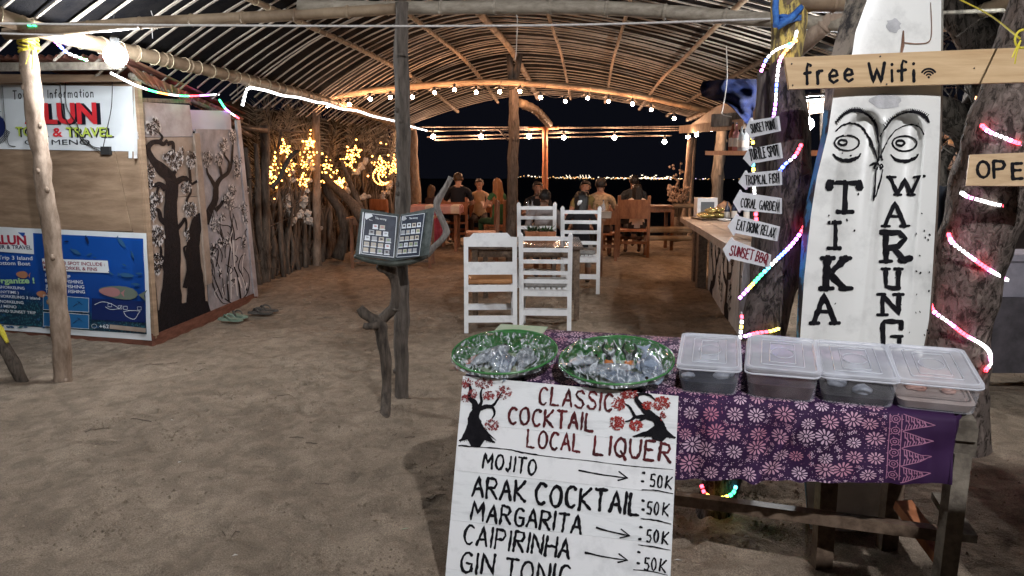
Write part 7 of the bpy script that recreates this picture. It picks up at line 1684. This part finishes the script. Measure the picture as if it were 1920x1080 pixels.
def fish(label, c, L_, H_, rot, mat):
    t = thing('fish', label, 'fish', c); t.rotation_euler = rot.to_euler()
    mb = MB(); n = 14; 
    for i in range(n + 1): pass
    prof = [(-.5, .02), (-.47, .16), (-.38, .34), (-.2, .48), (0, .5), (.2, .36), (.36, .18), (.42, .11)]
    vs = []; seg = 12
    for x, h in prof:
        for k in range(seg):
            a = k / seg * 6.283; vs.append(Vector((x * L_, h * H_ * math.cos(a), h * H_ * .45 * math.sin(a))))
    fs = [(i * seg + k, i * seg + (k + 1) % seg, (i + 1) * seg + (k + 1) % seg, (i + 1) * seg + k) for i in range(len(prof) - 1) for k in range(seg)] + [tuple(range(seg))]
    mb.add(vs, fs); mb.build('body', mat, t, local=True, smooth=True)
    mb = MB(); mb.add([(.40 * L_, 0, .002), (.62 * L_, .34 * H_, .002), (.54 * L_, 0, .002), (.62 * L_, -.34 * H_, .002)], [(0, 1, 2), (0, 2, 3)]); mb.add([(.40 * L_, 0, -.002), (.62 * L_, .34 * H_, -.002), (.54 * L_, 0, -.002), (.62 * L_, -.34 * H_, -.002)], [(0, 2, 1), (0, 3, 2)]); mb.build('tail_fin', mat, t, local=True)
    mb = MB(); mb.add([(-.15 * L_, .46 * H_, 0), (0, .72 * H_, 0), (.25 * L_, .38 * H_, 0), (.1 * L_, .3 * H_, 0)], [(0, 1, 2, 3)]); mb.build('back_fin', mat, t, local=True)
    mb = MB(); mb.ball((-.38 * L_, .08 * H_, .17 * H_), .05 * H_ + .003, 1); mb.build('eye', m_eye, t, local=True)
    return t
def bowl(label, px, py, rad, tilt, wlabel, seed, roll=0):
    u, v_ = tloc(px, py, .03); base = tp(u, v_, .010); rot = rotT @ Matrix.Rotation(roll, 3, 'Y') @ Matrix.Rotation(R(tilt), 3, 'X')
    base = base + tn * (rad * .55 * math.sin(R(tilt)))
    t = thing('green_bowl', label, 'bowl', base); t.rotation_euler = rot.to_euler(); r = rad
    mb = MB(); mb.lathe([(0, .008), (r * .5, .01), (r * .6, .018), (r * .8, .046), (r * .96, .068), (r, .072)], (0, 0, 0), 48); mb.build('inside', m_green, t, local=True, smooth=True)
    mb = MB(); mb.lathe([(r * 1.005, .071), (r * .95, .052), (r * .8, .024), (r * .62, .0), (r * .5, -.006), (0, -.006)], (0, 0, 0), 48); mb.build('underside', m_under, t, local=True, smooth=True)
    mb = MB(); mb.tube([Vector((r * math.cos(a), r * math.sin(a), .072)) for a in [k * .1309 for k in range(49)]], .005, 6, cap=False); mb.build('rim', m_green, t, local=True, smooth=True)
    mb = MB(); mb.lathe([(0, .0105), (r * .5, .0125)], (0, 0, 0), 32); mb.build('pale_bottom', m_cream, t, local=True)
    return t, rot, base
bA, rA, cA = bowl('left green enamel bowl, wrapped, with grey and pink fish', 948, 682, .218, 4, '', 1)
bB, rB, cB = bowl('right green enamel bowl, wrapped, with silver fish and orange claws', 1156, 698, .225, 4, '', 2)
def inb(c, rot, x, y, z): return c + rot @ Vector((x, y, z))
RZ = lambda a: Matrix.Rotation(R(a), 3, 'Z'); RY = lambda a: Matrix.Rotation(R(a), 3, 'Y'); RX = lambda a: Matrix.Rotation(R(a), 3, 'X')
fish('blue-grey fish in the middle of the left bowl', inb(cA, rA, .0, -.05, .04), .26, .10, rA @ RZ(-60) @ RX(10), m_fishb)
fish('silver fish at the centre left of the left bowl', inb(cA, rA, -.07, .0, .045), .25, .09, rA @ RZ(-115), m_fishs)
fish('pink fish at the far left side of the left bowl', inb(cA, rA, -.12, -.03, .035), .20, .06, rA @ RZ(-118), m_fishr)
fish('pale fish under the film at the right of the left bowl', inb(cA, rA, .08, .02, .035), .22, .08, rA @ RZ(-80), m_fishs)
fish('silver fish curled up the left side of the right bowl', inb(cB, rB, -.13, -.02, .06), .27, .09, rB @ RZ(-105) @ RY(-18), m_fishs)
fish('dark silver fish lying along the front of the right bowl', inb(cB, rB, .04, -.10, .045), .26, .09, rB @ RZ(168), m_fishb)
fish('silver fish lying across the middle of the right bowl', inb(cB, rB, -.02, -.04, .045), .25, .08, rB @ RZ(20), m_fishs)
fish('dark fish with its tail up at the right of the right bowl', inb(cB, rB, .14, -.03, .065), .22, .09, rB @ RZ(110) @ RY(-14), m_fishb)
m_orange = M('orange_shell', (.55, .14, .03), (.7, .25, .06), scale=20, rough=.35, bump=.2); m_dg = M('dark_claw', (.01, .02, .015), (.04, .05, .04), scale=20, rough=.4, bump=.2)
for k, (x, y, lab) in enumerate(((-.03, .0, 'left crab claw with orange joint in the right bowl'), (.05, .005, 'right crab claw with orange joint in the right bowl'))):
    c = inb(cB, rB, x, y, .05); t = thing('crab_claw', lab, 'crab claw', c)
    mb = MB(); mb.ball(c, .024, 2, (.8, .7, 1.0), jit=.4, seed=k); mb.build('orange_joint', m_orange, t, smooth=True)
    for s in (-1, 1): mb = MB(); mb.tube(smooth_pts([c + UP * .015, c + UP * .04 + tu * s * .012, c + UP * .06 + tu * s * .026, c + UP * .085 + tu * s * .018], 4), [.012] + [.012 - .0008 * q for q in range(12)], 7, jit=.2); mb.build('pincer', m_dg, t, smooth=True)
def wrap(label, c, rot, r, seed, peaks):
    mb = MB()
    def f(u, v_):
        th = u * 6.2832; rr_ = v_ * r * 1.04; x, y = rr_ * math.cos(th), rr_ * math.sin(th)
        z = .070 - .006 * math.cos(v_ * 1.5)
        for px_, py_, ph, pw in peaks: z += ph * math.exp(-(((x - px_) ** 2 + (y - py_) ** 2) / pw ** 2) ** .7)
        z += (.014 * noise.noise(Vector((x * 26, y * 26, seed))) + .016 * abs(noise.noise(Vector((x * 11, y * 14, seed + 3)))) + .004 * noise.noise(Vector((x * 60, y * 60, seed + 7)))) * min(1, (1 - v_) * 6 + .25)
        if v_ > .97: z -= .012 * (1 + noise.noise(Vector((th * 6, seed, 0)))); rr_ *= 1 + .02 * noise.noise(Vector((th * 8, seed, 2)))
        return c + rot @ Vector((rr_ * math.cos(th), rr_ * math.sin(th), z))
    mb.grid(f, 90, 30); o = mb.build('cling_wrap', m_wrap, smooth=True); return tag(o, label, 'plastic wrap')
wrap('crinkled clear plastic wrap over the left green bowl', cA, rA, .218, 1, [(-.1, .12, .025, .03), (.06, .1, .03, .03), (-.17, -.02, .01, .05), (.0, -.05, .01, .08)])
wrap('crinkled clear plastic wrap over the right green bowl', cB, rB, .225, 9, [(-.15, .05, .06, .03), (.15, .02, .05, .03), (.01, .02, .04, .06), (-.11, -.04, .02, .08), (.1, -.1, .01, .09)])
mb = MB(); u, v_ = tloc(975, 622, .006); mb.box(tp(u, DEP - .03, .012), (.24, .1, .006), rotT); tag(mb.build('pale_card', m_cream), 'pale card lying behind the left green bowl', 'card')
# ---------------------------------------------------------------- cocktail board
pC = Plane(P(868, 705, 2.87), P(1272, 743, 2.63), P(838, 1080, 2.70))
cb = thing('cocktail_board', 'white hand-painted plank board listing classic cocktails, leaning on the food table', 'sign', pC.hit(1040, 1125))
Ls = [705, 793, 882, 975, 1066, 1122]; Rs = [743, 833, 926, 1022, 1117, 1176]
ex = lambda y: 868 + (y - 705) * (-33 / 375); ey = lambda y: 1272 + (y - 743) * (-15 / 337)
for a in range(5):
    l0, l1, r0_, r1_ = Ls[a], Ls[a + 1] - .5, Rs[a], Rs[a + 1] - .5; mb = MB(); slab(mb, [(ex(l0), l0), (ey(r0_), r0_), (ey(r1_), r1_), (ex(l1), l1)], pC, .016, (0, .0015, .0005, .0015, 0)[a]); mb.build('plank', m_white_paint if a % 2 else M('white_board_paint', (.6, .62, .63), (.76, .78, .79), scale=6, stretch=(1, 1, 6), rough=.45, bump=.2, lo=.3, hi=.5), cb)
mb = MB(); mb.bar(pC.hit(930, 712, -.03), pC.hit(898, 1120, -.03), .05, .025, up=pC.n); mb.bar(pC.hit(1215, 742, -.03), pC.hit(1198, 1160, -.03), .05, .025, up=pC.n); mb.build('back_batten', m_greywood, cb)
T = MB(); st_ = lambda s, a, b, h, wd=.0095, mi=0, f=.72: stroke_text(T, s, a, b, h, pC, wd, jit=.35, fill=f, mi=mi, off=.0035)
st_('CLASSIC', (1006, 757), (1152, 771), 32, .009, 1); st_('COCKTAIL', (949, 793), (1117, 808), 31, .0105, 1); st_('LOCAL', (985, 837), (1092, 847), 32, .0095, 1); st_('LIQUER', (1110, 850), (1260, 866), 34, .0105, 1)
st_('MOJITO', (902, 877), (1006, 890), 28, .0095); st_('ARAK', (882, 929), (988, 939), 37, .0115); st_('COCKTAIL', (999, 945), (1204, 966), 39, .012)
st_('MARGARITA', (879, 973), (1092, 1001), 34, .0105); st_('CAIPIRINHA', (865, 1018), (1070, 1047), 36, .0105); st_('GIN', (859, 1070), (928, 1078), 37, .011); st_('TONIC', (942, 1086), (1072, 1102), 40, .011)
for y, x0 in ((912, 1217), (963, 1211), (1016, 1210), (1068, 1206)): st_('50', (x0, y), (x0 + 26, y + 2), 23, .0065); st_('K', (x0 + 29, y + 2), (x0 + 44, y + 4), 22, .0065)
def cl_(pts, wd, sm=4, j=.3, mi=0): stroke_px(T, pts, wd, pC, mi, j, .0035, sm)
for x, y in ((1207, 886), (1205, 902), (1206, 938), (1206, 955), (1202, 988), (1200, 1010), (1198, 1035), (1197, 1055)): cl_([(x - 1.5, y), (x + 1.5, y + .5)], .009, 0)
cl_([(861, 835), (900, 838), (950, 842), (985, 849), (1040, 857), (1100, 863), (1180, 873), (1262, 880)], [.006, .004, .003, .006, .003, .002, .0025, .002], 8, .6)
for a in ([(1204, 918), (1230, 919), (1262, 925)], [(1202, 972), (1230, 975), (1258, 982)], [(1197, 1021), (1220, 1024), (1257, 1031)], [(1188, 1068), (1215, 1070), (1252, 1078)]): cl_(a, [.003, .005, .003], 6, .5)
for a, b in (((1086, 882), (1177, 896)), ((1119, 989), (1181, 1004)), ((1098, 1036), (1177, 1050))):
    cl_([a, ((a[0] + b[0]) / 2, (a[1] + b[1]) / 2 + 1), b], [.008, .005, .004], 4); cl_([b, (b[0] - 16, b[1] - 12)], [.004, .006], 0); cl_([b, (b[0] - 18, b[1] + 4)], [.004, .006], 0)
# painted trees
tr1 = lambda pts, wd: cl_(pts, wd, 6, .12)
tr1([(892, 824), (892, 800), (888, 785), (893, 770), (890, 755), (880, 745), (883, 732), (880, 722), (872, 718)], [.07, .06, .045, .035, .022, .016, .013, .01, .006]); tr1([(893, 768), (903, 755), (902, 738), (906, 725)], [.02, .012, .009, .005]); tr1([(895, 768), (912, 762), (925, 760), (936, 745), (942, 735)], [.022, .015, .011, .008, .005])
tr1([(912, 762), (924, 764), (928, 775), (923, 785)], [.014, .011, .009, .005]); tr1([(862, 826), (892, 815), (928, 829)], [.006, .03, .006]); tr1([(866, 824), (880, 800), (886, 780)], [.006, .02, .012]); tr1([(924, 826), (905, 805), (895, 780)], [.006, .02, .012])
tr1([(1236, 812), (1238, 800), (1230, 786), (1216, 775), (1204, 762), (1194, 750), (1196, 741), (1206, 738), (1218, 741), (1228, 749)], [.07, .035, .03, .026, .022, .016, .012, .01, .009, .005]); tr1([(1226, 784), (1206, 781), (1192, 781), (1186, 772), (1180, 762), (1172, 757)], [.02, .016, .012, .01, .008, .005]); tr1([(1192, 781), (1182, 788), (1173, 790)], [.012, .008, .005])
tr1([(1210, 783), (1198, 790), (1192, 798)], [.01, .007, .004]); tr1([(1187, 818), (1225, 812), (1266, 820)], [.004, .026, .006]); tr1([(1236, 790), (1240, 782)], [.01, .004])
for k in range(44):
    f = k / 43; x1_ = lerp(862, 930, f); x0_ = lerp(885, 899, f); cl_([(x0_, 792), (lerp(x0_, x1_, .55), 812), (x1_ + random.uniform(-2, 2), 826 + random.uniform(-3, 4) + 2 * f)], [.006, .0045, .0015], 3, .3)
for k in range(34):
    f = k / 33; x1_ = lerp(1188, 1268, f); x0_ = lerp(1229, 1243, f); cl_([(x0_, 798), (lerp(x0_, x1_, .5), 812), (x1_ + random.uniform(-2, 2), 817 + random.uniform(-2, 3) + 3 * f)], [.006, .004, .0015], 3, .3)
for cx, cy, rx, ry, n in ((878, 719, 11, 11, 34), (908, 719, 17, 10, 44), (945, 736, 15, 13, 46), (887, 738, 9, 8, 26), (917, 742, 11, 9, 34), (873, 747, 8, 7, 20), (922, 797, 14, 12, 52)): dabs(T, cx, cy, rx, ry, int(n * 1.5), pC, .0062, 3, .0042)
for cx, cy, rx, ry, n in ((1180, 739, 17, 8, 44), (1160, 757, 13, 12, 50), (1240, 756, 17, 13, 60), (1214, 760, 9, 8, 30), (1157, 793, 14, 13, 60), (1193, 797, 12, 10, 44), (1243, 780, 6, 9, 14)): dabs(T, cx, cy, rx, ry, int(n * 1.7), pC, .0064, 2, .0042)
T.build('hand_painted_lettering', [m_black, m_redblk, m_redpaint, m_blossom], cb)
# ---------------------------------------------------------------- litter on the sand
rl = random.Random(77); m_leaf = M('dry_leaf', (.14, .09, .05), (.35, .28, .2), scale=20, rough=.8, bump=0); mb = MB(); tw = MB(); sh_ = MB()
for _ in range(90):
    y = 2.7 + 8 * rl.random() ** 1.4; x = rl.uniform(-.6, .4) * y; z = gzz(x, y) + .006; a = rl.uniform(0, 6.28); L_ = rl.uniform(.008, .022); d = Vector((math.cos(a), math.sin(a), 0)) * L_; s = Vector((-d.y, d.x, 0)) * .35; c = Vector((x, y, z)); (mb if rl.random() < .6 else sh_).add([c - d, c - s + UP * .006, c + d, c + s + UP * .004], [(0, 1, 2, 3)])
for _ in range(46):
    y = 3.0 + 6 * rl.random() ** 1.2; x = rl.uniform(-.6, .1) * y; a = rl.uniform(-.6, .9); L_ = rl.uniform(.04, .16); pts = []
    for k in range(5):
        f = k / 4 - .5; q = Vector((x + math.cos(a) * L_ * f, y + math.sin(a) * L_ * f + .01 * rl.uniform(-1, 1), 0)); q.z = gzz(q.x, q.y) + .005; pts.append(q)
    tw.tube(pts, .0028, 4, cap=False)
tag(mb.build('leaf_litter', m_leaf), 'tiny dry leaf bits scattered over the sand', 'litter', kind='stuff'); tag(sh_.build('shell_bits', m_coral), 'tiny pale shell bits scattered over the sand', 'shells', kind='stuff'); tag(tw.build('fallen_twigs', m_stick), 'thin twigs lying on the sand', 'twigs', kind='stuff')
mb = MB(); rc = random.Random(5)
cen = []
for _ in range(150):
    y = 2.5 + 9 * rc.random() ** 1.5; cen.append((rc.uniform(-.66, .45) * y, y, rc.uniform(.04, .3)))
for _ in range(9000):
    cx, cy, sp_ = rc.choice(cen) if rc.random() < .75 else (rc.uniform(-5, 4), rc.uniform(2.4, 9), .5)
    x = cx + rc.gauss(0, sp_); y = cy + rc.gauss(0, sp_ * .7)
    if y < 2.3 or y > 12: continue
    r_ = rc.uniform(.003, .010) * (1.4 if rc.random() < .1 else 1); z = gzz(x, y) + r_ * .3; a = rc.uniform(0, 3)
    q = [Vector((x + r_ * 1.3 * math.cos(a + k * 1.57 + rc.uniform(-.4, .4)), y + r_ * 1.1 * math.sin(a + k * 1.57), z - r_ * .6)) for k in range(4)] + [Vector((x, y, z + r_ * rc.uniform(.6, 1.1)))]
    mb.add(q, [(0, 1, 4), (1, 2, 4), (2, 3, 4), (3, 0, 4)])
tag(mb.build('sand_clods', m_sand), 'small crumbs and clods of disturbed sand', 'sand clods', kind='stuff')
c = G(758, 997, .0); mb = MB(); mb.add([c + Vector((-.02, -.006, .012)), c + Vector((0, -.008, .02)), c + Vector((.026, .010, .014)), c + Vector((0, .004, .016))], [(0, 1, 2, 3)]); tag(mb.build('pale_leaf', m_cream), 'single pale leaf on the sand left of the cocktail board', 'leaf')

# added out-of-view plank screen, blocks lamp light to darken the sand by the stall
scn = thing('added_shade_screen', 'added unseen plank screen shading the sand right of the food table', 'screen', (2.3, 1.5, 0))
for k in range(6): obj1('board', m_darkwood, scn, lambda m: m.box((-.45 + k * .175, 0, 1.03), (.168, .025, 2.06)))
for k in range(2): obj1('low_board', m_darkwood, scn, lambda m: m.box((-.90 + k * .2, 0, .71), (.19, .025, 1.42)))
for z in (.4, 1.7): obj1('rail', m_darkwood, scn, lambda m: m.box((0, .03, z), (1.05, .03, .08)))
